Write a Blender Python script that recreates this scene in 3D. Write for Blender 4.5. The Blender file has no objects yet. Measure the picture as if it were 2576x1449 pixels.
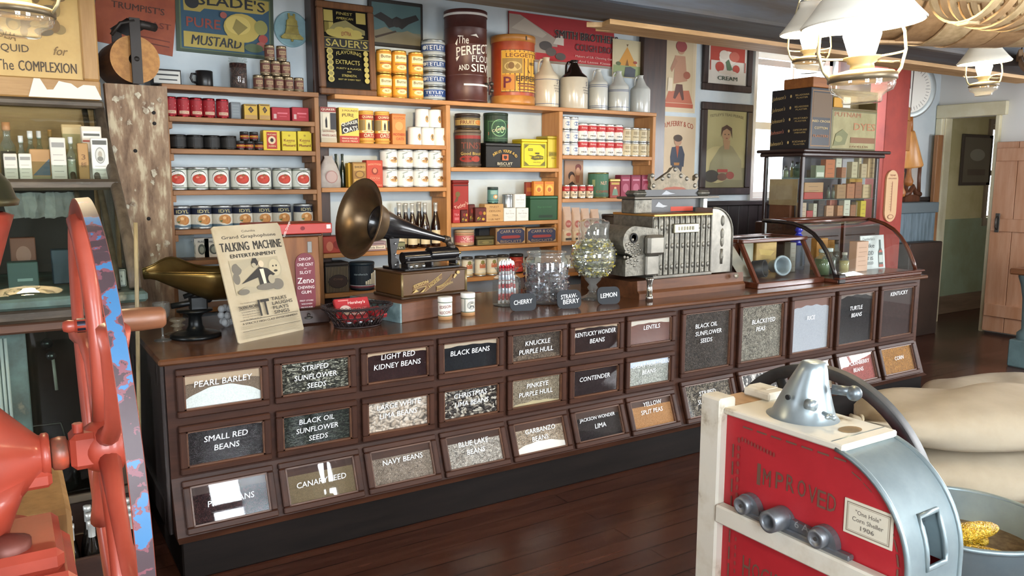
import bpy, math, random
from mathutils import Vector, Matrix
random.seed(7)
S = bpy.context.scene
COL = S.collection
PI = math.pi

# ------------------------------------------------------------------ camera, world, light
W, H = 2576, 1449
F_PX, YAW, PITCH, ROLL = 2013.56, math.radians(32.4505), math.radians(-7.892), math.radians(.1228)
EYE = Vector((-.49306, -3.0802, 1.50147))
_fw = Vector((math.sin(YAW)*math.cos(PITCH), math.cos(YAW)*math.cos(PITCH), math.sin(PITCH)))
_r0 = Vector((math.cos(YAW), -math.sin(YAW), 0)); _u0 = _r0.cross(_fw)
_rt = _r0*math.cos(ROLL) + _u0*math.sin(ROLL); _up = _u0*math.cos(ROLL) - _r0*math.sin(ROLL)
cam = bpy.data.cameras.new('camera'); cam.sensor_width = 36; cam.lens = F_PX/W*36
cam.clip_start = .05; cam.clip_end = 200
cam_o = bpy.data.objects.new('camera', cam); COL.objects.link(cam_o)
cam_o.matrix_world = Matrix(((_rt.x, _up.x, -_fw.x, EYE.x), (_rt.y, _up.y, -_fw.y, EYE.y), (_rt.z, _up.z, -_fw.z, EYE.z), (0, 0, 0, 1)))
S.camera = cam_o
S.cycles.transparent_max_bounces = 32
S.view_settings.view_transform = 'Standard'; S.view_settings.look = 'None'
S.view_settings.exposure = 0.5; S.view_settings.gamma = 1.0; S.view_settings.use_curve_mapping = False

w = bpy.data.worlds.new('sky'); S.world = w; w.use_nodes = True
bg = w.node_tree.nodes['Background']; bg.inputs[0].default_value = (.86, .94, 1, 1); bg.inputs[1].default_value = 3.0

def area(name, loc, target, sx, sy, power, col):
    d = bpy.data.lights.new(name, 'AREA'); d.shape = 'RECTANGLE'; d.size = sx; d.size_y = sy; d.energy = power; d.color = col
    o = bpy.data.objects.new(name, d); COL.objects.link(o); o.location = loc
    o.rotation_euler = (Vector(target)-Vector(loc)).to_track_quat('-Z', 'Y').to_euler(); return o
# daylight entering by the shop windows behind the camera, the back window and the far room's window; two added lamps brighten the right end
area('daylight_front_a', (-1.0, -4.78, 1.75), (-1.0, 0, 1.2), 1.3, 1.5, 150, (.87, .94, 1))
area('daylight_front_b', (1.6, -4.78, 1.75), (1.6, 0, 1.2), 1.3, 1.5, 180, (.87, .94, 1))
area('fill_front_c', (6.4, -4.78, 1.1), (7.2, 1.5, 1.3), 1.5, .85, 95, (.97, .98, 1))  # added lamp behind an invented low window, brightens the right end
area('daylight_back', (5.42, 1.80, 1.95), (5.2, -2, 1.0), 1.0, 1.25, 45, (.92, .96, 1))
area('daylight_far_room', (9.65, 2.6, 1.7), (8.4, 1.0, .8), .8, 1.2, 200, (.95, .97, 1))
area('daylight_left', (-4.2, -1.2, 1.6), (0, -1, 1.0), 1.4, 1.6, 70, (.86, .93, 1))
area('fill_right', (7.9, -2.6, 1.6), (5, -1.5, 1.0), 1.4, 1.4, 200, (.94, .97, 1))  # added lamp outside an invented end-wall window, raises the light at the right

def spot(name, loc, target, power, ang, col, blend=.5, rad=.05):
    d = bpy.data.lights.new(name, 'SPOT'); d.energy = power; d.spot_size = math.radians(ang); d.spot_blend = blend; d.color = col; d.shadow_soft_size = rad
    o = bpy.data.objects.new(name, d); COL.objects.link(o); o.location = loc
    o.rotation_euler = (Vector(target)-Vector(loc)).to_track_quat('-Z', 'Y').to_euler(); return o
spot('ceiling_spot', (.75, -1.1, 2.12), (2.15, 1.5, 1.56), 140, 44, (1, .74, .38), .55, .04)

# ------------------------------------------------------------------ pixel -> place helpers (used to read positions off the photograph)
def _ray(px, py): return _fw + _rt*((px-W/2)/F_PX) - _up*((py-H/2)/F_PX)
def atY(px, py, y): d = _ray(px, py); return EYE + d*((y-EYE.y)/d.y)
def atZ(px, py, z): d = _ray(px, py); return EYE + d*((z-EYE.z)/d.z)
def atX(px, py, x): d = _ray(px, py); return EYE + d*((x-EYE.x)/d.x)
def atD(px, py, D): return EYE + _ray(px, py)*D

# ------------------------------------------------------------------ materials
_M = {}
def lin(h):
    if not isinstance(h, str): return tuple(h)+(1,)
    h = h.lstrip('#'); c = [int(h[i:i+2], 16)/255 for i in (0, 2, 4)]
    return tuple(x/12.92 if x <= .04045 else ((x+.055)/1.055)**2.4 for x in c)+(1,)
def P(col, rough=.55, metal=0., col2=None, sc=8., st=(1, 1, 1), bump=0., lo=.4, hi=.62, col3=None, emit=0., coat=0., spec=None, detail=5.):
    """principled paint; col2/col3 are worn or grained in by a noise of scale sc stretched by st"""
    key = ('P', col, rough, metal, col2, sc, st, bump, lo, hi, col3, emit, coat, spec, detail)
    if key in _M: return _M[key]
    m = bpy.data.materials.new('paint_%d' % len(_M)); m.use_nodes = True; _M[key] = m
    nt = m.node_tree; b = nt.nodes['Principled BSDF']
    b.inputs['Base Color'].default_value = lin(col); b.inputs['Roughness'].default_value = rough; b.inputs['Metallic'].default_value = metal
    if spec is not None: b.inputs['Specular IOR Level'].default_value = spec
    if coat: b.inputs['Coat Weight'].default_value = coat; b.inputs['Coat Roughness'].default_value = .12
    if emit: b.inputs['Emission Color'].default_value = lin(col); b.inputs['Emission Strength'].default_value = emit
    if col2 or bump:
        tc = nt.nodes.new('ShaderNodeTexCoord'); mp = nt.nodes.new('ShaderNodeMapping'); mp.inputs['Scale'].default_value = st
        nz = nt.nodes.new('ShaderNodeTexNoise'); nz.inputs['Scale'].default_value = sc; nz.inputs['Detail'].default_value = detail; nz.inputs['Roughness'].default_value = .62
        nt.links.new(tc.outputs['Object'], mp.inputs[0]); nt.links.new(mp.outputs[0], nz.inputs['Vector'])
        if col2:
            cr = nt.nodes.new('ShaderNodeValToRGB'); e = cr.color_ramp.elements
            e[0].position = lo; e[0].color = lin(col); e[1].position = hi; e[1].color = lin(col2)
            if col3: x = e.new(min(hi+.1, .98)); x.color = lin(col3)
            nt.links.new(nz.outputs[0], cr.inputs[0]); nt.links.new(cr.outputs[0], b.inputs['Base Color'])
        if bump:
            bp = nt.nodes.new('ShaderNodeBump'); bp.inputs['Strength'].default_value = bump; bp.inputs['Distance'].default_value = .01
            nt.links.new(nz.outputs[0], bp.inputs['Height']); nt.links.new(bp.outputs[0], b.inputs['Normal'])
    return m
def seeds(cols, sc, bump=.8, st=(1, 1, 1), rough=.5, edge=.25):
    """heaped seeds: voronoi cells of several colours with dark gaps between them"""
    key = ('S', cols, sc, bump, st, edge)
    if key in _M: return _M[key]
    m = bpy.data.materials.new('seeds_%d' % len(_M)); m.use_nodes = True; _M[key] = m
    nt = m.node_tree; b = nt.nodes['Principled BSDF']; b.inputs['Roughness'].default_value = rough
    tc = nt.nodes.new('ShaderNodeTexCoord'); mp = nt.nodes.new('ShaderNodeMapping'); mp.inputs['Scale'].default_value = st
    nz = nt.nodes.new('ShaderNodeTexNoise'); nz.inputs['Scale'].default_value = sc*.35; nz.inputs['Detail'].default_value = 2
    mx = nt.nodes.new('ShaderNodeMixRGB'); mx.inputs[0].default_value = .06
    v = nt.nodes.new('ShaderNodeTexVoronoi'); v.inputs['Scale'].default_value = sc
    nt.links.new(tc.outputs['Object'], mp.inputs[0]); nt.links.new(mp.outputs[0], mx.inputs[1]); nt.links.new(mp.outputs[0], nz.inputs['Vector'])
    nt.links.new(nz.outputs['Color'], mx.inputs[2]); nt.links.new(mx.outputs[0], v.inputs['Vector'])
    sp = nt.nodes.new('ShaderNodeSeparateColor'); nt.links.new(v.outputs['Color'], sp.inputs[0])
    cr = nt.nodes.new('ShaderNodeValToRGB'); cr.color_ramp.interpolation = 'CONSTANT'; e = cr.color_ramp.elements
    n = len(cols)
    for i, c in enumerate(cols):
        x = e[0] if i == 0 else (e[1] if i == 1 else e.new(i/n)); x.position = i/n; x.color = lin(c)
    if n == 1: e[1].color = lin(cols[0])
    nt.links.new(sp.outputs[0], cr.inputs[0])
    dk = nt.nodes.new('ShaderNodeValToRGB'); d = dk.color_ramp.elements; d[0].position = .4; d[0].color = (1, 1, 1, 1); d[1].position = .85; d[1].color = (edge, edge, edge, 1)
    nt.links.new(v.outputs['Distance'], dk.inputs[0])
    mu = nt.nodes.new('ShaderNodeMixRGB'); mu.blend_type = 'MULTIPLY'; mu.inputs[0].default_value = 1
    nt.links.new(cr.outputs[0], mu.inputs[1]); nt.links.new(dk.outputs[0], mu.inputs[2]); nt.links.new(mu.outputs[0], b.inputs['Base Color'])
    bp = nt.nodes.new('ShaderNodeBump'); bp.invert = True; bp.inputs['Strength'].default_value = bump; bp.inputs['Distance'].default_value = .006
    nt.links.new(v.outputs['Distance'], bp.inputs['Height']); nt.links.new(bp.outputs[0], b.inputs['Normal'])
    return m
def glass(tint='#ffffff', ior=1.45, boost=1., frost=0., rough=.02):
    """thin pane or thin-walled jar: clear transmission plus a fresnel mirror"""
    key = ('G', tint, ior, boost, frost, rough)
    if key in _M: return _M[key]
    m = bpy.data.materials.new('glass_%d' % len(_M)); m.use_nodes = True; _M[key] = m
    nt = m.node_tree; nt.nodes.clear(); o = nt.nodes.new('ShaderNodeOutputMaterial')
    t = nt.nodes.new('ShaderNodeBsdfTransparent'); t.inputs[0].default_value = lin(tint)
    g = nt.nodes.new('ShaderNodeBsdfGlossy'); g.inputs['Roughness'].default_value = rough
    f = nt.nodes.new('ShaderNodeFresnel'); f.inputs[0].default_value = ior
    mu = nt.nodes.new('ShaderNodeMath'); mu.operation = 'MULTIPLY'; mu.inputs[1].default_value = boost; mu.use_clamp = True
    ge = nt.nodes.new('ShaderNodeNewGeometry'); iv = nt.nodes.new('ShaderNodeMath'); iv.operation = 'MULTIPLY_ADD'; iv.inputs[1].default_value = -boost; iv.inputs[2].default_value = boost   # only a face's outer side mirrors
    nt.links.new(ge.outputs['Backfacing'], iv.inputs[0]); nt.links.new(iv.outputs[0], mu.inputs[1]); iv.use_clamp = False
    mu.use_clamp = True; nt.links.new(f.outputs[0], mu.inputs[0]); a = nt.nodes.new('ShaderNodeMixShader')
    nt.links.new(mu.outputs[0], a.inputs[0]); nt.links.new(t.outputs[0], a.inputs[1]); nt.links.new(g.outputs[0], a.inputs[2])
    last = a
    if frost:
        d = nt.nodes.new('ShaderNodeBsdfDiffuse'); d.inputs[0].default_value = lin(tint); c = nt.nodes.new('ShaderNodeMixShader'); c.inputs[0].default_value = frost
        nt.links.new(a.outputs[0], c.inputs[1]); nt.links.new(d.outputs[0], c.inputs[2]); last = c
    nt.links.new(last.outputs[0], o.inputs[0]); return m
def wood(a, b, axis='x', rough=.5, sc=3., bump=.06, coat=0., c=None):
    st = {'x': (1, 9, 9), 'y': (9, 1, 9), 'z': (9, 9, 1)}[axis]
    return P(a, rough, 0, b, sc, st, bump, .35, .68, c, 0, coat)

INK, CREAM, WHITE = '#1c1a19', '#e6d9b8', '#f2f1ee'
TIN = P('#b9bcbc', .32, .9); DTIN = P('#5a5550', .45, .8)
PINE = wood('#c08a54', '#a9713f', 'x', .55); PINEV = wood('#c08a54', '#a9713f', 'z', .55)
LSH = wood('#a5764d', '#8a5d3a', 'x', .6); LSHV = wood('#a5764d', '#8a5d3a', 'z', .6)
DARKW = wood('#43281c', '#2b1811', 'x', .42, coat=.15); DARKV = wood('#43281c', '#2b1811', 'z', .42, coat=.15)
BLACK = P('#171615', .4); CLEAR = glass()

# ------------------------------------------------------------------ mesh builder
def _mesh_link(name, mesh, parent):
    o = bpy.data.objects.new(name, mesh); COL.objects.link(o)
    if parent: o.parent = parent
    return o
class MB:
    def __init__(s): s.v = []; s.f = []; s.mi = []; s.sm = []; s.mats = []; s._ix = {}
    def ix(s, m):
        if m not in s._ix: s._ix[m] = len(s.mats); s.mats.append(m)
        return s._ix[m]
    def add(s, vs, fs, mat, smooth=False, X=None):
        b = len(s.v); i = s.ix(mat)
        for p in vs:
            p = Vector(p); s.v.append(X @ p if X else p)
        for f in fs: s.f.append([b+k for k in f]); s.mi.append(i); s.sm.append(smooth)
        return s
    def box(s, x0, x1, y0, y1, z0, z1, mat, X=None):
        return s.add([(x, y, z) for x in (x0, x1) for y in (y0, y1) for z in (z0, z1)],
                     [(0, 1, 3, 2), (4, 6, 7, 5), (0, 4, 5, 1), (2, 3, 7, 6), (0, 2, 6, 4), (1, 5, 7, 3)], mat, False, X)
    def cbox(s, x0, x1, y0, y1, z0, z1, mat, c=.004, X=None):
        """box with chamfered edges"""
        vs = []; 
        for xs, ys, zs in [(a, b, d) for a in (0, 1) for b in (0, 1) for d in (0, 1)]:
            x = (x0, x1)[xs]; y = (y0, y1)[ys]; z = (z0, z1)[zs]; sx = c*(1-2*xs); sy = c*(1-2*ys); sz = c*(1-2*zs)
            vs += [(x, y+sy, z+sz), (x+sx, y, z+sz), (x+sx, y+sy, z)]
        def k(a, b, d, j): return (a*4+b*2+d)*3+j
        fs = [[k(a, b, d, 0) for b, d in ((0, 0), (1, 0), (1, 1), (0, 1))] for a in (0, 1)]
        fs += [[k(a, b, d, 1) for a, d in ((0, 0), (1, 0), (1, 1), (0, 1))] for b in (0, 1)]
        fs += [[k(a, b, d, 2) for a, b in ((0, 0), (1, 0), (1, 1), (0, 1))] for d in (0, 1)]
        for p in (0, 1):
            for q in (0, 1):
                fs += [[k(0, p, q, 1), k(1, p, q, 1), k(1, p, q, 2), k(0, p, q, 2)], [k(p, 0, q, 0), k(p, 1, q, 0), k(p, 1, q, 2), k(p, 0, q, 2)], [k(p, q, 0, 0), k(p, q, 1, 0), k(p, q, 1, 1), k(p, q, 0, 1)]]
        fs += [[k(a, b, d, 0), k(a, b, d, 1), k(a, b, d, 2)] for a in (0, 1) for b in (0, 1) for d in (0, 1)]
        return s.add(vs, fs, mat, False, X)
    def lathe(s, prof, mat, cx=0, cy=0, cz=0, n=28, X=None, smooth=True, a0=0, a1=2*PI, sx=1, sy=1):
        full = abs(a1-a0-2*PI) < 1e-6; m = n if full else n+1; vs = []; fs = []
        for r, z in prof:
            for i in range(m):
                a = a0+(a1-a0)*i/n; vs.append((cx+sx*r*math.cos(a), cy+sy*r*math.sin(a), cz+z))
        for j in range(len(prof)-1):
            for i in range(n):
                k = (i+1) % m; fs.append((j*m+i, j*m+k, (j+1)*m+k, (j+1)*m+i))
        if full:
            if prof[0][0] > 1e-5 and False: pass
        return s.add(vs, fs, mat, smooth, X)
    def cyl(s, r, z0, z1, mat, cx=0, cy=0, n=28, X=None, r1=None, sx=1, sy=1):
        r1 = r if r1 is None else r1
        s.lathe([(r, z0), (r1, z1)], mat, cx, cy, 0, n, X, True, 0, 2*PI, sx, sy)
        s.lathe([(0, z0), (r, z0)], mat, cx, cy, 0, n, X, False, 0, 2*PI, sx, sy); return s.lathe([(r1, z1), (0, z1)], mat, cx, cy, 0, n, X, False, 0, 2*PI, sx, sy)
    def tube(s, pts, r, mat, n=8, closed=False, rr=None, X=None, caps=True):
        pts = [Vector(p) for p in pts]; N = len(pts); vs = []; fs = []; prev = None
        for i, p in enumerate(pts):
            t = (pts[(i+1) % N]-pts[i-1]) if closed else (pts[min(i+1, N-1)]-pts[max(i-1, 0)])
            t.normalize()
            if prev is None: a = t.orthogonal().normalized()
            else:
                a = prev-t*prev.dot(t); a = a.normalized() if a.length > 1e-6 else t.orthogonal().normalized()
            prev = a; b = t.cross(a); q = rr[i] if rr else r
            for k in range(n):
                th = 2*PI*k/n; vs.append(p+a*(q*math.cos(th))+b*(q*math.sin(th)))
        for i in range(N if closed else N-1):
            j = (i+1) % N
            for k in range(n): fs.append((i*n+k, i*n+(k+1) % n, j*n+(k+1) % n, j*n+k))
        if caps and not closed: fs += [tuple(range(n))[::-1], tuple(range((N-1)*n, N*n))]
        return s.add(vs, fs, mat, True, X)
    def prism(s, pts, axis, lo, hi, mat, X=None, smooth=False):
        """outline pts extruded along axis ('x': pts are (y,z); 'y': (x,z); 'z': (x,y))"""
        mk = {'x': lambda p, t: (t, p[0], p[1]), 'y': lambda p, t: (p[0], t, p[1]), 'z': lambda p, t: (p[0], p[1], t)}[axis]
        n = len(pts); vs = [mk(p, lo) for p in pts]+[mk(p, hi) for p in pts]
        fs = [tuple(range(n)), tuple(range(n, 2*n))[::-1]]; s.add(vs, fs, mat, False, X)
        return s.add(vs, [(i, (i+1) % n, n+(i+1) % n, n+i) for i in range(n)], mat, smooth, X)
    def ball(s, c, r, mat, n=16, sx=1, sy=1, sz=1, X=None):
        prof = [(r*math.sin(PI*i/10), -r*sz*math.cos(PI*i/10)) for i in range(11)]
        return s.lathe(prof, mat, c[0], c[1], c[2], n, X, True, 0, 2*PI, sx, sy)
    def build(s, name, parent=None, world=True, bevel=0, seg=2, sub=0):
        """one mesh object; world=True: vertices were given in world space and move into the parent's frame"""
        if parent and world:
            q = Vector(parent.location); pp = parent.parent
            while pp: q += Vector(pp.location); pp = pp.parent
            vs = [p-q for p in s.v]
        else: vs = s.v
        me = bpy.data.meshes.new(name); me.from_pydata([tuple(p) for p in vs], [], s.f)
        for m in s.mats: me.materials.append(m)
        me.polygons.foreach_set('material_index', s.mi); me.polygons.foreach_set('use_smooth', s.sm); me.update()
        o = _mesh_link(name, me, parent)
        if bevel:
            b = o.modifiers.new('bevel', 'BEVEL'); b.width = bevel; b.segments = seg; b.limit_method = 'ANGLE'; b.angle_limit = .7
        if sub: u = o.modifiers.new('sub', 'SUBSURF'); u.levels = sub; u.render_levels = sub
        return o
    def build_at(s, name, loc, **k):
        """a top-level one-mesh object whose origin sits at loc (vertices in world space)"""
        q = Vector(loc); s.v = [p-q for p in s.v]; o = s.build(name, None, False, **k); o.location = q; return o

# ------------------------------------------------------------------ lettering
_T = {}
def glyphs(txt, bold):
    k = (txt, bold)
    if k not in _T:
        cu = bpy.data.curves.new('t', 'FONT'); cu.body = txt; cu.resolution_u = 2; cu.align_x = 'CENTER'
        cu.offset = 0 if 'M' in txt else .008*bold; cu.space_line = .95
        o = bpy.data.objects.new('t', cu); COL.objects.link(o); dg = bpy.context.evaluated_depsgraph_get()
        me = bpy.data.meshes.new_from_object(o.evaluated_get(dg)); vs = [(v.co.x, v.co.y) for v in me.vertices]; fs = [tuple(p.vertices) for p in me.polygons]
        bpy.data.objects.remove(o); bpy.data.meshes.remove(me); bpy.data.curves.remove(cu)
        x0 = min(p[0] for p in vs); x1 = max(p[0] for p in vs); y0 = min(p[1] for p in vs); y1 = max(p[1] for p in vs)
        _T[k] = ([((p[0]-x0)/(x1-x0)-.5, (p[1]-y0)/max(y1-y0, 1e-6)-.5) for p in vs], fs, (x1-x0)/max(y1-y0, 1e-6))
    return _T[k]
def ink(c, rough=.6): return c if not isinstance(c, str) else P(c, rough)
class Canvas:
    """prints shapes and lettering onto a surface; map(u, v, lift) -> world point"""
    def __init__(s, mb, fn, w, h, eps=.0005): s.mb = mb; s.fn = fn; s.w = w; s.h = h; s.eps = eps; s.l = 0
    def put(s, uv, fs, mat): s.l += 1; s.mb.add([s.fn(u, v, s.l*s.eps) for u, v in uv], fs, ink(mat))
    def rect(s, u0, v0, u1, v1, mat, n=1):
        n = max(n, int(abs(u1-u0)/(.12*s.w))+1) if n == 1 else n
        uv = []; fs = []
        for i in range(n+1): u = u0+(u1-u0)*i/n; uv += [(u, v0), (u, v1)]
        s.put(uv, [(2*i, 2*i+2, 2*i+3, 2*i+1) for i in range(n)], mat)
    def frame(s, u0, v0, u1, v1, t, mat):
        for a in ((u0, v0, u1, v0+t), (u0, v1-t, u1, v1), (u0, v0+t, u0+t, v1-t), (u1-t, v0+t, u1, v1-t)): s.rect(*a, mat); s.l -= 1
        s.l += 1
    def ell(s, cu, cv, ru, rv, mat, n=20):
        s.put([(cu, cv)]+[(cu+ru*math.cos(2*PI*i/n), cv+rv*math.sin(2*PI*i/n)) for i in range(n)], [(0, i+1, (i+1) % n+1) for i in range(n)], mat)
    def poly(s, pts, mat): s.put(pts, [tuple(range(len(pts)))], mat)
    def text(s, txt, cu, cv, w_, h_, mat, bold=1, shear=0, arc=0, rot=0):
        vs, fs, ar = glyphs(txt, bold)
        if w_ is None: w_ = ar*h_
        if h_ is None: h_ = w_/ar
        out = []
        for a, b in vs:
            x = a*w_+shear*b*h_; y = b*h_+arc*(1-4*a*a)
            if rot: x, y = x*math.cos(rot)-y*math.sin(rot), x*math.sin(rot)+y*math.cos(rot)
            out.append((cu+x, cv+y))
        for q in ((0, -1, 1) if 'M' in txt and bold else (0,)): s.put([(x+q*.022*h_*bold, y) for x, y in out], fs, mat)   # M folds over when offset, so it is thickened by shifting
    def art(s, spec, u0=None, v0=None, w_=None, h_=None):
        """spec: tuples in 0..1 of the printed area"""
        w_ = s.w if w_ is None else w_; h_ = s.h if h_ is None else h_; u0 = -w_/2 if u0 is None else u0; v0 = 0 if v0 is None else v0
        U = lambda a: u0+a*w_; V = lambda b: v0+b*h_
        for e in spec:
            k = e[0]
            if k == 'r': s.rect(U(e[1]), V(e[2]), U(e[3]), V(e[4]), e[5])
            elif k == 'f': s.frame(U(e[1]), V(e[2]), U(e[3]), V(e[4]), e[5]*min(w_, h_), e[6])
            elif k == 'e': s.ell(U(e[1]), V(e[2]), e[3]*w_, e[4]*h_, e[5])
            elif k == 'p': s.poly([(U(a), V(b)) for a, b in e[1]], e[2])
            elif k == 't':
                o = e[7] if len(e) > 7 else {}
                o = dict(o); 
                if 'arc' in o: o['arc'] *= h_
                s.text(e[1], U(e[2]), V(e[3]), e[4]*w_ if e[4] else None, e[5]*h_ if e[5] else None, e[6], **o)
def flat(mb, O, R, U, N, w_, h_, eps=.0005):
    O, R, U, N = Vector(O), Vector(R).normalized(), Vector(U).normalized(), Vector(N).normalized()
    return Canvas(mb, lambda u, v, l: O+R*u+U*v+N*l, w_, h_, eps)
def front(mb, cx, y, z0, w_, h_, eps=.0005): return flat(mb, (cx, y, z0), (1, 0, 0), (0, 0, 1), (0, -1, 0), w_, h_, eps)
def wrap(mb, cx, cy, z0, r, h_, turn=0., eps=.0005, sx=1., sy=1.):
    def fn(u, v, l): a = u/r+turn; return Vector((cx+sx*(r+l)*math.sin(a), cy-sy*(r+l)*math.cos(a), z0+v))
    return Canvas(mb, fn, 2*r, h_, eps)

# ------------------------------------------------------------------ things
def tag(o, label, cat, group=None, kind=None):
    o['label'] = label; o['category'] = cat
    if group: o['group'] = group
    if kind: o['kind'] = kind
    return o
def thing(name, label, cat, loc=(0, 0, 0), group=None):
    o = bpy.data.objects.new(name, None); COL.objects.link(o); o.location = loc; o.empty_display_size = .05
    return tag(o, label, cat, group)
def lab(o, s): o['label'] = s; return o
def struct(mb, name, loc=None, **k):
    o = mb.build_at(name, loc, **k) if loc else mb.build(name, **k)
    o['kind'] = 'structure'; return o
def dup(root, loc, label=None, rotz=None):
    r = root.copy(); COL.objects.link(r); r.location = loc
    if label: r['label'] = label
    if rotz is not None: r.rotation_euler.z = rotz
    for ch in list(root.children):
        c = ch.copy(); COL.objects.link(c); c.parent = r
        for g in ch.children: d = g.copy(); COL.objects.link(d); d.parent = c
    return r
NTH = ['first', 'second', 'third', 'fourth', 'fifth', 'sixth', 'seventh', 'eighth']
def nth(i, n):
    if n == 1: return 'only'
    if i == 0: return 'leftmost'
    if i == n-1: return 'rightmost'
    if n == 3: return 'middle'
    return NTH[i]+' from left'

# ================================================================== the room
YB, YF, XL, XR, ZC = 1.62, -4.7, -4.0, 7.65, 2.75
PLASTER = P('#cfd8dc', .85, 0, '#c3ced4', 3, (1, 1, 1), .05)
WARMWALL = P('#dcd8cc', .85, 0, '#cfc9ba', 3)
def planks(c1, c2, c3, seam, rough, width=.11, ln=2.6):
    m = bpy.data.materials.new('floor_boards'); m.use_nodes = True; nt = m.node_tree; b = nt.nodes['Principled BSDF']
    tc = nt.nodes.new('ShaderNodeTexCoord'); br = nt.nodes.new('ShaderNodeTexBrick'); br.offset = .37
    br.inputs['Scale'].default_value = 1; br.inputs['Brick Width'].default_value = ln; br.inputs['Row Height'].default_value = width
    br.inputs['Mortar Size'].default_value = .0035; br.inputs['Mortar Smooth'].default_value = .3
    br.inputs['Color1'].default_value = lin(c1); br.inputs['Color2'].default_value = lin(c2); br.inputs['Mortar'].default_value = lin(seam)
    nt.links.new(tc.outputs['Object'], br.inputs['Vector'])
    mp = nt.nodes.new('ShaderNodeMapping'); mp.inputs['Scale'].default_value = (1.2, 14, 14); nz = nt.nodes.new('ShaderNodeTexNoise'); nz.inputs['Scale'].default_value = 2.2; nz.inputs['Detail'].default_value = 6
    nt.links.new(tc.outputs['Object'], mp.inputs[0]); nt.links.new(mp.outputs[0], nz.inputs['Vector'])
    mx = nt.nodes.new('ShaderNodeMixRGB'); cr = nt.nodes.new('ShaderNodeValToRGB'); cr.color_ramp.elements[0].position = .45; cr.color_ramp.elements[1].position = .75
    nt.links.new(nz.outputs[0], cr.inputs[0]); nt.links.new(cr.outputs[0], mx.inputs[0]); nt.links.new(br.outputs['Color'], mx.inputs[1]); mx.inputs[2].default_value = lin(c3)
    nt.links.new(mx.outputs[0], b.inputs['Base Color']); b.inputs['Roughness'].default_value = rough
    bp = nt.nodes.new('ShaderNodeBump'); bp.inputs['Strength'].default_value = .25; bp.inputs['Distance'].default_value = .004; bp.invert = True
    nt.links.new(br.outputs['Fac'], bp.inputs['Height']); nt.links.new(bp.outputs[0], b.inputs['Normal']); return m
struct(MB().box(XL-.1, 11.0, YF-.1, 3.2, -.06, 0, planks('#4a2a1e', '#3b2018', '#523226', '#20120d', .27)), 'floor')
struct(MB().box(XL-.1, 11.0, YF-.1, 3.2, ZC, ZC+.08, wood('#6f5a45', '#564534', 'y', .8, 3)), 'ceiling')

def wall_y(name, y0, y1, x0, x1, z0, z1, holes, mat):
    """wall lying along x with rectangular holes (x0, x1, z0, z1)"""
    m = MB(); xs = x0
    for hx0, hx1, hz0, hz1 in holes:
        m.box(xs, hx0, y0, y1, z0, z1, mat)
        if hz0 > z0: m.box(hx0, hx1, y0, y1, z0, hz0, mat)
        if hz1 < z1: m.box(hx0, hx1, y0, y1, hz1, z1, mat)
        xs = hx1
    m.box(xs, x1, y0, y1, z0, z1, mat); return struct(m, name)
def wall_x(name, x0, x1, y0, y1, z0, z1, holes, mat):
    m = MB(); ys = y0
    for hy0, hy1, hz0, hz1 in holes:
        m.box(x0, x1, ys, hy0, z0, z1, mat)
        if hz0 > z0: m.box(x0, x1, hy0, hy1, z0, hz0, mat)
        if hz1 < z1: m.box(x0, x1, hy0, hy1, hz1, z1, mat)
        ys = hy1
    m.box(x0, x1, ys, y1, z0, z1, mat); return struct(m, name)
WB = (4.90, 5.95, 1.33, 2.55)
wall_y('wall_back', YB, YB+.14, XL, XR+.12, 0, ZC, [WB], PLASTER)
FW = [(-1.65, -.35, 1.0, 2.5), (.95, 2.25, 1.0, 2.5), (5.6, 7.2, .65, 1.55)]  # third opening is an added low window, only there to light the right end
wall_y('wall_front', YF-.12, YF, XL, XR+.12, 0, ZC, FW, WARMWALL)
wall_x('wall_left', XL-.12, XL, YF, YB, 0, ZC, [(-1.9, -.5, .85, 2.45)], WARMWALL)
wall_x('wall_right', XR, XR+.12, YF, YB, 0, ZC, [(-3.3, -1.9, .9, 2.3), (1.03, 1.55, 0, 2.1)], P('#ecebe6', .85))
def sash(name, axis, c, a0, a1, z0, z1, fm, bars=1, trim=.07, side=-1):
    """window: casing, sash bars and a pane of glass"""
    m = MB()
    def bx(p0, p1, q0, q1, t0, t1, mat):
        if axis == 'y': m.box(p0, p1, c+t0, c+t1, q0, q1, mat)
        else: m.box(c+t0, c+t1, p0, p1, q0, q1, mat)
    for (p0, p1, q0, q1) in ((a0-trim, a0, z0-trim, z1+trim), (a1, a1+trim, z0-trim, z1+trim), (a0, a1, z0-trim, z0), (a0, a1, z1, z1+trim)):
        bx(p0, p1, q0, q1, min(0, side*.025), max(0, side*.025), fm)
    b = .022; zm = (z0+z1)/2
    bx(a0, a1, zm-.03, zm+.03, -side*.05-.02, -side*.05+.02, fm)
    for i in range(bars): x = a0+(a1-a0)*(i+1)/(bars+1); bx(x-b/2, x+b/2, z0, z1, -side*.05-.012, -side*.05+.012, fm)
    for (p0, p1, q0, q1) in ((a0, a0+.045, z0, z1), (a1-.045, a1, z0, z1), (a0, a1, z0, z0+.05), (a0, a1, z1-.05, z1)): bx(p0, p1, q0, q1, -side*.05-.02, -side*.05+.02, fm)
    o = struct(m, name); g = MB()
    t = -side*.05
    if axis == 'y': g.box(a0, a1, c+t-.002, c+t+.002, z0, z1, CLEAR)
    else: g.box(c+t-.002, c+t+.002, a0, a1, z0, z1, CLEAR)
    g.build('window_pane', o, False)
    return o
OFFW = P('#dcdcd4', .6)
sash('window_1', 'y', YB, *WB[:2], *WB[2:], P('#e9e7e0', .6), 1, .035)
for i, h in enumerate(FW): sash('window_%d' % (i+2), 'y', YF, h[0], h[1], h[2], h[3], P('#3c3f42', .6), 1, .09, 1)  # the last of these is the added low window
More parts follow.
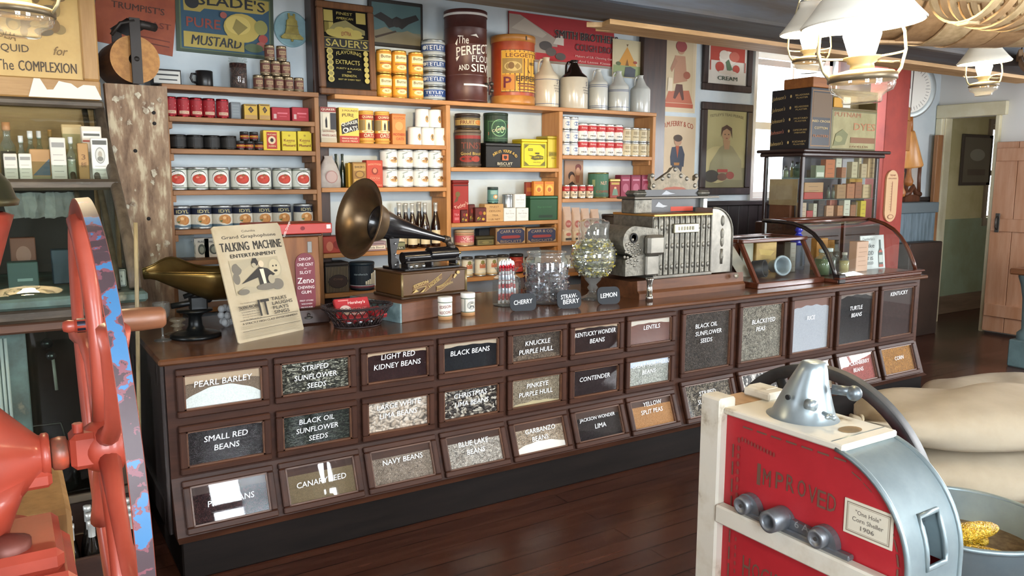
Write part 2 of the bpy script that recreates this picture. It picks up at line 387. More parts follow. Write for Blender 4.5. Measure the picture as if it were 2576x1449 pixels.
sash('window_7', 'x', XR, -3.3, -1.9, .9, 2.3, P('#dcdcd4', .6), 1, .09)  # added window, lets the extra right-hand lamp in
sash('window_5', 'x', XL, -1.9, -.5, .85, 2.45, P('#3c3f42', .6), 1, .09, 1)
def sheer(c):
    m = bpy.data.materials.new('muslin'); m.use_nodes = True; nt = m.node_tree; b = nt.nodes['Principled BSDF']; b.inputs['Base Color'].default_value = lin(c); t = nt.nodes.new('ShaderNodeBsdfTranslucent'); t.inputs[0].default_value = lin(c); x = nt.nodes.new('ShaderNodeMixShader'); x.inputs[0].default_value = .6
    nt.links.new(b.outputs[0], x.inputs[1]); nt.links.new(t.outputs[0], x.inputs[2]); nt.links.new(x.outputs[0], nt.nodes['Material Output'].inputs[0]); return m
# white muslin curtains at the front windows, seen only in the drawer glass
for i, h in enumerate(FW[:2]):
    m = MB(); n = 40
    vs = []; x0 = h[0]+.30; x1 = h[1]-.42
    for j in range(n+1): x = x0+(x1-x0)*j/n; y = YF+.05+.02*math.sin(j*1.25); vs += [(x, y, 1.3), (x, y, 2.3)]
    m.add(vs, [(2*j, 2*j+2, 2*j+3, 2*j+1) for j in range(n)], sheer('#d5dde0'), True)
    m.tube([(h[0], YF+.05, 2.32), (h[1], YF+.05, 2.32)], .012, BLACK)
    tag(m.build('curtain'), 'white gathered curtain hanging at the %s front window' % ('left-hand' if i == 0 else 'right-hand'), 'curtain')

# heavy ceiling beam running along the counter, with a pine board nailed beneath it
struct(MB().box(XL, XR, -.42, -.05, 2.215, 2.62, P('#3c332c', .7, 0, '#4d5560', 1.6, (.6, 7, 7), .25, .36, .66, '#2a231e')), 'trim_1', bevel=.02)
struct(MB().prism([(1.86, -.02), (1.92, -.06), (1.90, -.14), (5.9, -.14), (5.9, .04), (1.96, .04), (2.02, .0)], 'z', 2.192, 2.214, wood('#b89468', '#96713f', 'x', .6)), 'trim_2')
# pilasters of the shelf wall
struct(MB().cbox(1.068, 1.15, 1.50, YB-.001, 0, ZC, DARKV, .006), 'trim_3')
struct(MB().cbox(3.61, 3.845, 1.56, YB-.001, 0, ZC, DARKV, .006), 'trim_4')
# dark boarded dado right of the shelves
m = MB()
for i in range(31): m.cbox(3.87+.122*i, 3.87+.122*i+.118, 1.585, YB-.001, 0, 1.27, P('#2a2422', .5, 0, '#1c1817', 3, (6, 6, 1)), .004)
m.cbox(3.85, 7.64, 1.57, YB-.001, 1.27, 1.31, P('#2a2422', .5), .005); struct(m, 'trim_5')
# end wall doorway: cream casing
CRM = P('#e6dfc2', .5, 0, '#dcd2ae', 4)
m = MB()
for y0, y1 in ((.99, 1.03), (1.55, 1.615)): m.cbox(7.60, XR-.001, y0, y1, 0, 2.099, CRM, .006)
m.cbox(7.60, XR-.001, .94, 1.617, 2.1, 2.23, CRM, .006)
m.cbox(XR, XR+.12, 1.535, 1.55, 0, 2.1, CRM, .003); struct(m, 'trim_6')
# pale door leaf edge standing ajar in that doorway
d = MB(); d.cbox(7.50, 7.60, 1.52, 1.56, .02, 1.93, wood('#a5764d', '#8a5d3a', 'z', .5), .004); d_o = struct(d, 'door_1', (7.55, 1.54, 0))
h = MB(); h.cbox(7.49, 7.5, 1.525, 1.555, .95, 1.07, P('#8d7440', .35, .8), .002); h.tube([(7.485, 1.54, .98), (7.47, 1.54, 1.0), (7.47, 1.54, 1.03), (7.485, 1.54, 1.05)], .006, DTIN); h.build('door_handle', d_o)
# pine door leaf folded back against the end wall, to the right of the opening
PNK = wood('#c79a7c', '#b5825f', 'z', .55, 2)
d = MB()
for i in range(4): d.cbox(7.52, 7.56, .16+.2*i, .16+.2*i+.196, .03, 1.84, PNK, .004)
for z in (.18, 1.0, 1.66): d.cbox(7.495, 7.52, .18, .94, z, z+.12, PNK, .004)
d_o = struct(d, 'door_2', (7.54, .5, 0))
h = MB(); h.tube([(7.487, .88, 1.02), (7.46, .88, 1.04), (7.46, .88, 1.12), (7.487, .88, 1.14)], .008, DTIN); h.cbox(7.487, 7.495, .86, .90, .99, 1.17, DTIN, .002); h.build('door_handle', d_o)
# room beyond the doorway
FR = (9.04, 9.42, 1.02, 2.1)
wall_y('wall_far', 1.80, 1.92, XR+.12, 10.9, 1.05, ZC, [FR], P('#c3b68a', .8, 0, '#b3a678', 3))
struct(MB().box(XR+.12, 10.9, 1.79, 1.92, 0, 1.05, P('#8f9a80', .7, 0, '#84896a', 2)), 'wall_dado')
struct(MB().cbox(XR+.12, 10.9, 1.765, 1.789, 0, .2, wood('#7d6550', '#6b543f', 'x', .5), .004), 'baseboard_far')
wall_x('wall_far_right', 10.8, 10.92, -2, 1.79, 0, ZC, [], WARMWALL)
wall_y('wall_far_front', -2.1, -2.0, XR+.12, 10.92, 0, ZC, [], WARMWALL)
sash('window_6', 'y', 1.80, *FR[:2], *FR[2:], P('#8a7a66', .6), 0, .06)
m = MB(); c = front(m, 8.75, 1.795, 1.42, .62, .56)
m.cbox(8.44, 9.06, 1.775, 1.796, 1.42, 1.98, P('#4b4036', .7), .004); c = front(m, 8.75, 1.775, 1.42, .62, .56); c.art([('r', .06, .06, .94, .94, '#6a5f4e'), ('e', .5, .6, .25, .12, '#8d8878'), ('r', .2, .2, .8, .32, '#5a4c3d')])
tag(m.build_at('picture', (8.75, 1.785, 1.42)), 'brown picture on the wall of the room through the doorway', 'picture')
# baseboard of end wall
struct(MB().cbox(7.625, XR-.001, -4.6, .15, 0, .16, wood('#7d6550', '#6b543f', 'y', .5), .004), 'baseboard_right')

# ================================================================== seed counter
CW = P('#482a1d', .5, 0, '#321b12', 3, (1, 9, 9), .08, .35, .68, None, 0, 0, .3); CWV = P('#482a1d', .5, 0, '#321b12', 3, (9, 9, 1), .08, .35, .68, None, 0, 0, .3)
CEND = wood('#38302e', '#231d1d', 'z', .3, 2.5, .08, .3)
cnt = thing('seed_counter', 'long dark wooden store counter with rows of glass-fronted seed bins', 'counter', (2.39, .4, 0))
m = MB(); prof = [(.02, .817), (.02, .378), (-.052, .172), (-.078, .16), (.85, .16), (.85, .817)]
m.prism(prof, 'x', -.03, 4.80, CW); m.build('carcass', cnt)
m = MB(); m.cbox(-.018, 4.78, -.055, .82, 0, .159, P('#1d1613', .6, 0, '#130e0c', 3, (1, 9, 9), 0, .35, .68, None, 0, 0, .2), .006); m.build('plinth', cnt)
m = MB()     # framed end panel on the left end
for y0, y1, z0, z1 in ((.02, .10, .16, .815), (.78, .85, .16, .815), (.10, .78, .72, .815), (.10, .78, .16, .27)): m.cbox(-.046, -.031, y0, y1, z0, z1, CEND, .004)
m.cbox(-.036, -.031, .10, .78, .27, .72, CEND, .002); m.build('end_panel', cnt)
top = MB(); top.cbox(-.055, 4.84, -.016, .87, .818, .843, wood('#68422a', '#472a1b', 'x', .24, 2.5, .05, .3), .007)
tag(top.build_at('worktop', (2.4, .43, .818)), 'dark polished wooden worktop running along the seed counter', 'worktop')
ZT = .843

DG = glass('#ffffff', 1.45, 1.15)
LETTER = P('#eef3f6', .5)
FRM = {}
def drawer(x0, wd, z0, z1, lines, seed, fill, back, tilt=0., heap=None, lv=None, ls=1., faint=0, lab_=None, wave=.02):
    """glass-fronted bin: wooden frame with seeds and painted lettering behind and on the pane"""
    hgt = math.hypot(z1-z0, tilt); n = Vector((0, -1, 0)) if not tilt else Vector((0, -(z1-z0), -(-tilt))).normalized()
    up = Vector((0, tilt, z1-z0)).normalized(); n = Vector((1, 0, 0)).cross(up); O = Vector((x0, -tilt, z0))
    X = Matrix(((1, -n.x, up.x, O.x), (0, -n.y, up.y, O.y), (0, -n.z, up.z, O.z), (0, 0, 0, 1)))  # local (x, depth inward, height)
    b = .025; f = MB()
    for a in ((0, wd, 0, b), (0, wd, hgt-b, hgt), (0, b, b, hgt-b), (wd-b, wd, b, hgt-b)):
        f.cbox(a[0], a[1], -.004, .019, a[2], a[3], CWV if a[1]-a[0] < .05 else CW, .004, X)
    # inner bead
    for a in ((b, wd-b, b, b+.006), (b, wd-b, hgt-b-.006, hgt-b), (b, b+.006, b, hgt-b), (wd-b-.006, wd-b, b, hgt-b)): f.box(a[0], a[1], .004, .018, a[2], a[3], wood('#6a4630', '#4f3121', 'x', .4), X)
    o = f.build('bin_drawer', cnt); lab(o, lab_)
    cv = Canvas(MB(), lambda u, v, l: X @ Vector((u, .018-l, v)), wd, hgt)
    k = cv.mb; cv.rect(b, b, wd-b, hgt-b, back)
    gh = hgt-2*b
    def layer(frac, mat, dome, n=26):
        us = [b+(wd-2*b)*i/n for i in range(n+1)]
        tops = [min(hgt-b, b+gh*(frac+dome*(1-(2*i/n-1)**2)-dome*.5+wave*.5*math.sin(i*.9+x0*7))) for i in range(n+1)]
        vs = []; 
        for u, t in zip(us, tops): vs += [(u, b), (u, t)]
        cv.put(vs, [(2*i, 2*i+2, 2*i+3, 2*i+1) for i in range(n)], mat)
    layer(fill, seed, .06 if fill < 1 else 0)
    if heap: layer(heap[0], heap[1], heap[2])
    k.build('seeds', o)
    g = MB(); g.box(b, wd-b, .008, .0105, b, hgt-b, DG, X); g.build('glass_pane', o)
    if lines:
        tm = MB(); tc = Canvas(tm, lambda u, v, l: X @ Vector((u, .0078-l*.2, v)), wd, hgt, .0005)
        N = len(lines); lh = (.021 if N > 2 else .0225)*ls; gap = lh*1.75; cy = min(hgt*(lv or .56), hgt-.040-lh*.5-gap*(N-1)/2)
        for i, t in enumerate(lines):
            vs, fs, ar = glyphs(t, .6); wd_ = min(lh*ar*1.02, wd*.76)
            tc.text(t, wd*.5+(.012*math.sin(i*3+x0*9)), cy+gap*((N-1)/2-i), wd_, lh, LETTER if not faint else P('#dfe6ea', .5), .6, .12, 0, .02)
        tm.build('lettering', o)
    return o
MAROON = seeds(('#3a1218', '#2c0d14', '#451a1d', '#240a10'), 260, .7); BLK = seeds(('#131a24', '#0d121a', '#1b2430', '#10151d', '#0c1017', '#141c28', '#111823', '#20242a'), 240, .7)
WHITEB = P('#e3ece9', .8, 0, '#d3ddda', 200)
TANB = '#b9a285'
R1 = (.612, .797); R2 = (.391, .581); R3 = (.183, .37); T3 = .068; PW = .338
sun = seeds(('#2d302a', '#8d8f80', '#4a4d42', '#b8b8a6', '#20231e', '#3b3d34'), 95, 1., (1, 1, 2.2)); sunblk = seeds(('#1d2621', '#26302a', '#3a443b', '#161d19', '#4e554a'), 95, 1., (1, 1, 2.2))
rows = [
 (0, R1, ['PEARL BARLEY'], seeds(('#8d7a66', '#a08d78', '#7c6a58'), 330, .4), .72, TANB, (.42, WHITEB, .34), .66, 'bin of pearl barley with a white heap below brown grain'),
 (1, R1, ['STRIPED', 'SUNFLOWER', 'SEEDS'], sun, 1, TANB, None, .5, 'bin of grey striped sunflower seeds'),
 (2, R1, ['LIGHT RED', 'KIDNEY BEANS'], MAROON, .86, TANB, None, .62, 'bin of dark red kidney beans'),
 (3, R1, ['BLACK BEANS'], BLK, .82, '#b3a38c', None, .6, 'bin of blue-black beans'),
 (4, R1, ['KNUCKLE', 'PURPLE HULL'], seeds(('#4d4038', '#675a4f', '#3a302b', '#7a6d60'), 200, .8), 1, TANB, (.2, seeds(('#7d6d5d', '#978673', '#5d5045'), 170, .8), .12), .5, 'bin of grey-brown purple hull peas'),
 (5, R1, ['KENTUCKY WONDER', 'BEANS'], seeds(('#321417', '#25100f', '#3d1a1c', '#2b1013'), 230, .8), .88, TANB, None, .55, 'bin of dark maroon wonder beans'),
 (6, R1, ['LENTILS'], seeds(('#6b3c30', '#7a4738', '#5e3329', '#84513f'), 380, .4), .78, '#c9c2b4', None, .62, 'bin of red-brown lentils'),
 (0, R2, ['SMALL RED', 'BEANS'], seeds(('#1c1418', '#271a20', '#120d10', '#352830'), 170, 1.), .93, '#6e6258', None, .56, 'bin of nearly black small red beans'),
 (1, R2, ['BLACK OIL', 'SUNFLOWER', 'SEEDS'], sunblk, 1, TANB, None, .5, 'bin of black oil sunflower seeds beside the striped ones'),
 (2, R2, ['LARGE WHITE', 'LIMA BEANS'], seeds(('#cfc0ae', '#dccfbe', '#c1b19e', '#e4d9ca'), 62, 1., (1, 1, 1.35), .5, .22), 1, TANB, None, .66, 'bin of large white lima beans'),
 (3, R2, ['CHRISTMAS', 'LIMA BEANS'], seeds(('#cfc9ba', '#3b342f', '#8c8478', '#2a2523', '#b5ac9c', '#4a403a'), 72, 1., (1, 1, 1.4), .5, .2), 1, TANB, None, .6, 'bin of mottled christmas lima beans'),
 (4, R2, ['PINKEYE', 'PURPLE HULL'], seeds(('#9c8e78', '#afa189', '#85775f', '#bdb199'), 190, .7), 1, TANB, (.1, P('#b3a784', .8), .1), .56, 'bin of tan pinkeye peas'),
 (5, R2, ['CONTENDER'], seeds(('#2c1a1e', '#3a2327', '#221318', '#2f1a20'), 220, .8), 1, TANB, None, .6, 'bin of dark purple contender beans'),
 (6, R2, ['GREAT NORTHERN', 'BEANS'], seeds(('#b9c1b6', '#cbd2c8', '#a8b0a4', '#d5dbd2'), 170, .8), .74, '#c9d9ea', None, .62, 'bin of pale great northern beans'),
 (0, R3, ['PINK BEANS'], seeds(('#33191c', '#47262a', '#241013', '#5a3335'), 200, .8), .95, '#4a3c36', None, .5, 'bin of pink beans at the lower left corner'),
 (1, R3, ['CANARY SEED'], seeds(('#7f6f52', '#917f5f', '#6e6047', '#a08d6c'), 420, .4), 1, TANB, None, .5, 'bin of olive canary seed'),
 (2, R3, ['NAVY BEANS'], seeds(('#b5a595', '#c5b6a6', '#a39383', '#d1c4b5'), 190, .9, (1, 1, 1), .5, .3), .82, '#8d6240', None, .6, 'bin of navy beans'),
 (3, R3, ['BLUE LAKE', 'BEANS'], seeds(('#c3bbaf', '#d7d0c5', '#aea59a', '#e2dcd2'), 125, 1., (1, 1, 1.2), .5, .25), .96, TANB, None, .56, 'bin of small white beans'),
 (4, R3, ['GARBANZO', 'BEANS'], seeds(('#b9a58d', '#cbb9a2', '#a8937b', '#d6c7b2'), 150, .9, (1, 1, 1), .5, .3), 1, TANB, (.26, P('#e6e2da', .8), .16), .55, 'bin of tan garbanzo beans'),
 (5, R3, ['JACKSON WONDER', 'LIMA'], seeds(('#1f161c', '#2b1e26', '#151014', '#3a2c34'), 200, .9), 1, TANB, None, .55, 'bin of almost black wonder lima beans'),
 (6, R3, ['YELLOW', 'SPLIT PEAS'], seeds(('#c98f55', '#d79f66', '#b87f48', '#e0ad78'), 280, .6, (1, 1, 1), .5, .5), .82, '#dfe7ee', None, .68, 'bin of orange-yellow split peas'),
]
for c_, zz, ln, sd, fl, bk, hp, lv, lb in rows:
    drawer(.36*c_+.004, PW, zz[0], zz[1], ln, sd, fl, bk, T3 if zz is R3 else 0., hp, lv, 1.0, 0, lb)
BX = [2.55+.4456*i for i in range(5)]; BW = .405; RB = (.421, .797); RS = (.183, .40)
big = [
 (['BLACK OIL', 'SUNFLOWER', 'SEEDS'], seeds(('#3a342e', '#4d463e', '#2b2622', '#605850'), 150, .9), 1, '#8a7b68', .62, 'tall bin of brown-black sunflower seeds'),
 (['BLACKEYED', 'PEAS'], seeds(('#8f8c7d', '#a29f8f', '#7b786a', '#b0ad9c', '#5c594e'), 150, .8), 1, TANB, .62, 'tall bin of grey blackeyed peas'),
 (['RICE'], P('#a3abb3', .7, 0, '#959da5', 260), .84, '#6d4d42', .62, 'tall bin of white rice'),
 (['TURTLE', 'BEANS'], seeds(('#15191e', '#1d2228', '#101317', '#24292f'), 200, .8), .93, '#6a6058', .62, 'tall bin of black turtle beans'),
 (['KENTUCKY'], seeds(('#33211f', '#3d2826', '#2a1a19', '#4a3230'), 240, .6), .97, '#3a2a24', .84, 'tall bin of brown beans at the right end'),
]
for x, (ln, sd, fl, bk, lv, lb) in zip(BX, big): drawer(x, BW, RB[0], RB[1], ln, sd, fl, bk, 0., None, lv, 1.15, 0, lb)
small = [
 (['STRIPED', 'SUNFLOWER'], seeds(('#4c463d', '#8d8474', '#342f29', '#6a6355', '#a59b88'), 110, 1.), 1, TANB, 'low bin of striped seeds beside the white-framed sheller'),
 (None, seeds(('#e0ddd6', '#141316', '#1b191c', '#c9c5bd', '#0f0e10', '#f0eee9'), 70, 1.), 1, TANB, 'low bin of black and white speckled beans'),
 (['LADY', 'PEAS'], seeds(('#c5b79c', '#d3c7af', '#b3a488'), 160, .8), 1, TANB, 'low bin of cream peas'),
 (['RED CRANBERRY', 'BEANS'], seeds(('#a84f4a', '#b85c56', '#98443f', '#c06a62'), 210, .6, (1, 1, 1), .5, .5), 1, TANB, 'low bin of coral red beans'),
 (['CORN'], seeds(('#a8701f', '#b97e2a', '#95611a', '#c58e38'), 160, .7, (1, 1, 1), .5, .4), 1, TANB, 'low bin of golden corn'),
]
for x, (ln, sd, fl, bk, lb) in zip(BX, small): drawer(x, BW, RS[0], RS[1], ln, sd, fl, bk, T3, None, .55, 1.1, 0, lb)

# ================================================================== wall shelving
YS, SD = 1.40, .21          # front edge and depth of the shelves
def shelf_unit(name, label, x0, x1, zs, top, sw, wv, bottom=.0, left=True, right=True, stile=.026):
    u = thing(name, label, 'shelf unit', ((x0+x1)/2, 1.5, 0))
    for z in zs: m = MB(); m.cbox(x0+stile*left, x1-stile*right, YS, YS+SD, z-.026, z, sw, .003); m.build('shelf_board', u)
    m = MB()
    if left: m.cbox(x0, x0+stile, YS, YS+SD, bottom, top, wv, .003); m.build('side_board', u); m = MB()
    if right: m.cbox(x1-stile, x1, YS, YS+SD, bottom, top, wv, .003); m.build('side_board', u)
    # cleats under each shelf
    for z in zs:
        for s_, x in ((left, x0+stile), (right, x1-stile-.018)):
            if s_: c = MB(); c.cbox(x, x+.018, YS+.015, YS+SD-.01, z-.062, z-.0265, sw, .002); c.build('cleat', u)
    return u
L0, L1, L2, L3, L4, L5 = 1.970, 1.808, 1.644, 1.429, 1.222, 1.058
TOP = 1.968; M1, M2, M3, M4 = 1.695, 1.438, 1.058, .822
R1_, R2_, R3_, R4_ = 1.562, 1.211, 1.057, .855; X1, X2, X3 = 1.651, 1.354, 1.058
shelf_unit('wall_shelf', 'brown pine wall shelf behind the weathered post, holding tomato and peach cans', .24, 1.062, [L1, L2, L3, L4, L5, .80], L0-.0265, LSH, LSHV)
t_ = MB(); t_.cbox(.24, 1.062, YS-.004, YS+SD, L0-.026, L0, LSH, .003); tag(t_.build_at('shelf_top', (.65, 1.5, L0-.026)), 'brown top board of the left wall shelf, carrying mug and small cans', 'shelf')
shelf_unit('wall_shelf', 'pine wall shelf behind the brass horn, holding oat boxes and white cans', 1.064, 1.90, [M1, M2, M3, M4], TOP-.0265, PINE, PINEV, 0, False, True, .03)
shelf_unit('wall_shelf', 'pine wall shelf with biscuit tins and tea tins between two uprights', 1.902, 2.762, [R1_, R2_, R3_, R4_, .70], TOP-.0265, PINE, PINEV, 0, False, True, .03)
shelf_unit('wall_shelf', 'pine wall shelf with red and white cans behind the cash register', 2.764, 3.605, [X1, X2, X3, .84], TOP-.0265, PINE, PINEV, 0, False, True, .03)
t_ = MB(); t_.cbox(1.155, 3.606, YS-.004, YS+SD, TOP-.026, TOP, PINE, .003); tag(t_.build_at('shelf_top', (2.4, 1.5, TOP-.026)), 'long pine top board carrying the stoneware jugs and the flour sifter', 'shelf')

# ------------------------------------------------------------------ builders for packaged goods
def depth_of(p): return (Vector(p)-EYE).dot(_fw)
def can_proto(name, label, cat, r, h, art, body='#b9bcbc', paper='#e9e6de', group=None, turn=0., lid=None, met=True):
    t = thing(name, label, cat, (0, 0, 0), group)
    m = MB(); bm = P(body, .34, .85) if met else P(body, .5)
    m.lathe([(0, 0), (r*.96, 0), (r, .003), (r, .008), (r*.97, .011), (r*.97, h-.011), (r, h-.008), (r, h-.002), (r*.965, h), (r*.94, h-.004), (0, h-.004)], bm, n=28); m.build('body', t, False)
    if art is not None:
        l = MB(); l.lathe([(r*.982, .010), (r*.99, .011), (r*.99, h-.011), (r*.982, h-.010)], P(paper, .5), n=28)
        wrap(l, 0, 0, .011, r*.99, h-.022, turn).art(art); l.build('paper_label', t, False)
    if lid:
        l = MB(); l.lathe([(r*1.0, h-.014), (r*1.03, h-.014), (r*1.03, h+.001), (r*.98, h+.004), (0, h+.004)], P(lid, .4), n=28); l.build('lid', t, False)
    return t
def cans(name, desc, where, pxs, zs, yc, art, cat='can', group=None, **k):
    """a row of equal cans; pxs: (x0, x1, ytop) read off the photograph"""
    rs = []; hs = []; ps = []
    for x0, x1, yt in pxs:
        p = atY((x0+x1)/2, yt+30, yc); rs.append((x1-x0)/2*depth_of(p)/F_PX*.985); hs.append(atY((x0+x1)/2, yt, yc).z-zs); ps.append(p.x)
    n = len(pxs); r = sum(rs)/n; h = sum(hs)/n
    for i in range(1, n):
        if ps[i]-ps[i-1] < 2*r+.001: ps[i] = ps[i-1]+2*r+.001
    first = None; out = []
    for i, x in enumerate(ps):
        lb = '%s, %s %s' % (desc, nth(i, n), where)
        if first is None: first = can_proto(name, lb, cat, r, h, art, group=group, **k); first.location = (x, yc, zs); o = first
        else: o = dup(first, (x, yc, zs), lb)
        out.append(o)
    return r, h, ps, first
def pk(name, label, cat, x0, x1, yt, zs, yf, d, col, art=None, side=None, lid=None, group=None, met=0, rot=0., worn=None, lidh=.02):
    """a box or tin read off the photograph by its front face"""
    a = atY(x0, yt+20, yf).x; b = atY(x1, yt+20, yf).x; z = atY((x0+x1)/2, yt, yf).z
    return pkw(name, label, cat, (a+b)/2, yf, zs, b-a, d, z-zs, col, art, side, lid, group, met, rot, worn, lidh)
def pkw(name, label, cat, cx, yf, zs, w_, d, h, col, art=None, side=None, lid=None, group=None, met=0, rot=0., worn=None, lidh=.02):
    base = P(col, .4 if met else .6, .3 if met else 0, worn, 14, (1, 1, 1), 0, .5, .7) if isinstance(col, str) else col
    m = MB(); hb = h-(lidh if lid else 0)
    m.cbox(-w_/2, w_/2, 0, d, 0, hb, base, .003)
    if art: front(m, 0, 0, .001, w_, hb-.002).art(art)
    if side: flat(m, (-w_/2, d/2, .001), (0, -1, 0), (0, 0, 1), (-1, 0, 0), d, hb-.002).art(side)
    if not lid:
        o = m.build(name, None, False); o.location = (cx, yf, zs); o.rotation_euler.z = rot; return tag(o, label, cat, group)
    t = thing(name, label, cat, (cx, yf, zs), group); t.rotation_euler.z = rot
    m.build('body', t, False); l = MB(); l.cbox(-w_/2-.002, w_/2+.002, -.002, d+.002, hb, h, P(lid, .4, .3 if met else 0), .004); l.build('lid', t, False); return t
def lines(v0, v1, n, c, u0=.15, u1=.85, t=.012):
    return [('r', u0+.03*(i % 2), v0+(v1-v0)*i/max(n-1, 1)-t/2, u1-.05*((i*7) % 3), v0+(v1-v0)*i/max(n-1, 1)+t/2, c) for i in range(n)]

# ================================================================== goods, left shelf
# row of tomato cans
tom = [('r', -1, 0, 2, .04, '#4d5a3e'), ('r', -1, .96, 2, 1, '#4d5a3e'), ('e', .5, .52, .43, .43, '#39443a'), ('e', .5, .50, .41, .40, '#f2eee6'), ('t', 'CUT', .5, .87, .3, .08, '#2e4a2e'), ('e', .5, .48, .33, .26, '#a92f22'), ('e', .47, .5, .29, .23, '#c8432e'), ('e', .40, .57, .07, .05, '#e08a70'),
       ('p', [(.5, .76), (.36, .70), (.47, .70), (.42, .62), (.52, .68), (.6, .62), (.56, .71), (.66, .72)], '#4b6b33'), ('t', 'Tomatoes', .5, .13, .5, .08, '#333333')]
cans('tomato_can', 'tomato can with red tomato label', 'of seven on its shelf', [(425, 462, 420), (463, 517, 420), (523, 577, 420), (580, 631, 422), (632, 683, 422), (685, 735, 423), (734, 781, 424)], L3, 1.475, tom, 'can', 'tomato cans on the left shelf', paper='#dfe0d6')
idy = [('r', -1, .66, 2, 1, '#1b2238'), ('t', 'IDYL', .5, .82, .62, .17, '#cbbf83'), ('r', -1, 0, 2, .14, '#5f7684'), ('r', -1, .14, 2, .66, '#d9d4c6'), ('e', .5, .38, .42, .30, '#e9e3d2'), ('e', .40, .40, .20, .22, '#d59a55'), ('e', .58, .36, .22, .23, '#b9773b'), ('e', .50, .40, .22, .24, '#c98a48'), ('e', .45, .46, .08, .08, '#e9bd84'), ('p', [(.2, .3), (.33, .24), (.36, .34)], '#53703f')]
cans('peach_can', 'navy-topped peach can', 'of seven on its shelf', [(432, 474, 516), (474, 528, 516), (530, 578, 516), (579, 630, 515), (629, 680, 515), (682, 733, 515), (739, 787, 515)], L4, 1.475, idy, 'can', 'peach cans on the left shelf', paper='#d9d4c6', turn=.1)
# white tins and glass jar on the lowest visible shelf
wt = [('r', -.2, 0, 1.2, 1, '#cfc8b8'), ('e', .5, .42, .36, .28, '#4b5048'), ('e', .5, .4, .22, .18, '#8b8f80'), ('t', 'PRUNES', .5, .82, .7, .12, '#3c3c3a')]
for i, (a, b) in enumerate([(500, 520), (521, 556), (560, 596)]):
    pk('square_tin', 'cream square tin behind the %s, dark picture on its front' % ('glass candy jar' if i == 0 else ('tall poster card' if i == 2 else 'brass scale scoop')), 'tin', a-6 if i == 0 else a, b, 599, L5, 1.545, .055, '#cfc8b8', wt)
def glass_jar(name, label, cat, loc, r, h, neck, lidk='stopper', n=8, tint='#f4f8f8', inner=None, group=None, sub=None):
    t = thing(name, label, cat, loc, group)
    g = glass(tint, 1.5, 1.2, .03)
    b = MB(); b.lathe([(0, .004), (r*.9, .004), (r, .014), (r, h*.62), (r*.92, h*.70), (neck, h*.76), (neck, h*.84), (neck*1.12, h*.85), (neck*1.12, h*.87)], g, n=n if n > 8 else 8, smooth=n > 8)
    b.lathe([(0, 0), (r*.93, 0), (r*.99, .01)], g, n=24); b.build('body', t, False)
    l = MB()
    if lidk == 'stopper':
        l.lathe([(neck*.95, h*.87), (neck*1.25, h*.875), (neck*1.25, h*.90), (neck*.7, h*.92), (neck*.7, h*.93), (neck*1.15, h*.945), (neck*1.2, h*.98), (neck*.9, h), (0, h)], g, n=24); l.build('stopper', t, False)
    elif lidk: l.lathe([(neck*1.1, h*.86), (neck*1.15, h*.86), (neck*1.15, h), (neck*1.05, h*1.01), (0, h*1.01)], P(lidk, .4, .6), n=24); l.build('lid', t, False)
    if inner:
        c = MB(); c.lathe([(0, .008), (r*.88, .008), (r*.95, .018), (r*.95, h*inner[1]), (0, h*inner[1]+.004)], inner[0], n=24); c.build('contents', t, False)
    return t
p = atY(467, 660, 1.43); glass_jar('candy_jar', 'empty panelled glass jar with stopper in front of the cream tins', 'jar', (p.x, 1.47, L5), .062, .133, .048, 'stopper', 8)
# top board: pot, jar and pyramid of small cans
o = pk('sign_card', 'black box with white letters behind the paper roll', 'box', 385, 456, 174, L0, 1.47, .09, '#26221f', [('r', .02, .1, .96, .9, '#c9c6bd'), ('r', .1, .6, .9, .7, '#2a2a2a'), ('r', .2, .3, .85, .38, '#2a2a2a')], lidh=.03)
p = atY(514, 200, 1.47); mg = thing('mug', 'black enamel mug on the top board of the left shelf', 'mug', (p.x, 1.47, L0)); k = MB(); k.lathe([(0, 0), (.04, 0), (.043, .006), (.043, .082), (.040, .084), (.038, .08), (.038, .01), (0, .008)], P('#1b1a1b', .35)); k.build('body', mg, False); k = MB(); k.tube([(-.04, 0, .066), (-.062, 0, .066), (-.068, 0, .045), (-.06, 0, .025), (-.041, 0, .02)], .006, P('#1b1a1b', .35)); k.build('handle', mg, False)
p = atY(600, 200, 1.47); jr = glass_jar('seed_jar', 'tall glass jar of brown beans with glass lid, beside the can pyramid', 'jar', (p.x, 1.47, L0), .046, .165, .040, 'stopper', 20, '#f4f6f4', (seeds(('#3b2019', '#52302a', '#2b1711', '#6a4a3c'), 120), .82))
sm = [('r', -1, 0, 2, 1, '#6b3f35'), ('r', -1, .9, 2, 1, '#8a7a58'), ('r', -1, 0, 2, .1, '#8a7a58'), ('r', .15, .36, .85, .72, '#a58a66'), ('t', 'SOUP', .5, .54, .5, .18, '#4a231c'), ('e', .5, .22, .2, .1, '#8e6b52')]
r_, h_, ps_, f_ = cans('small_can', 'small brown can', 'on the bottom tier of the pyramid', [(637, 663, 190), (664, 689, 191), (690, 714, 193), (714, 739, 195), (741, 763, 196)], L0, 1.47, sm, 'can', 'small brown cans stacked in a pyramid', body='#8d7b62', paper='#6b3f35')
for i in range(3): dup(f_, ((ps_[i]+ps_[i+1])/2+.012, 1.47, L0+h_+.0015), 'small brown can, %s on the middle tier of the pyramid' % nth(i, 3))
for i in range(2): dup(f_, (ps_[1]+.01+.066*i, 1.47, L0+2*h_+.003), 'small brown can, %s of two on top of the pyramid' % ('left' if i == 0 else 'right'))
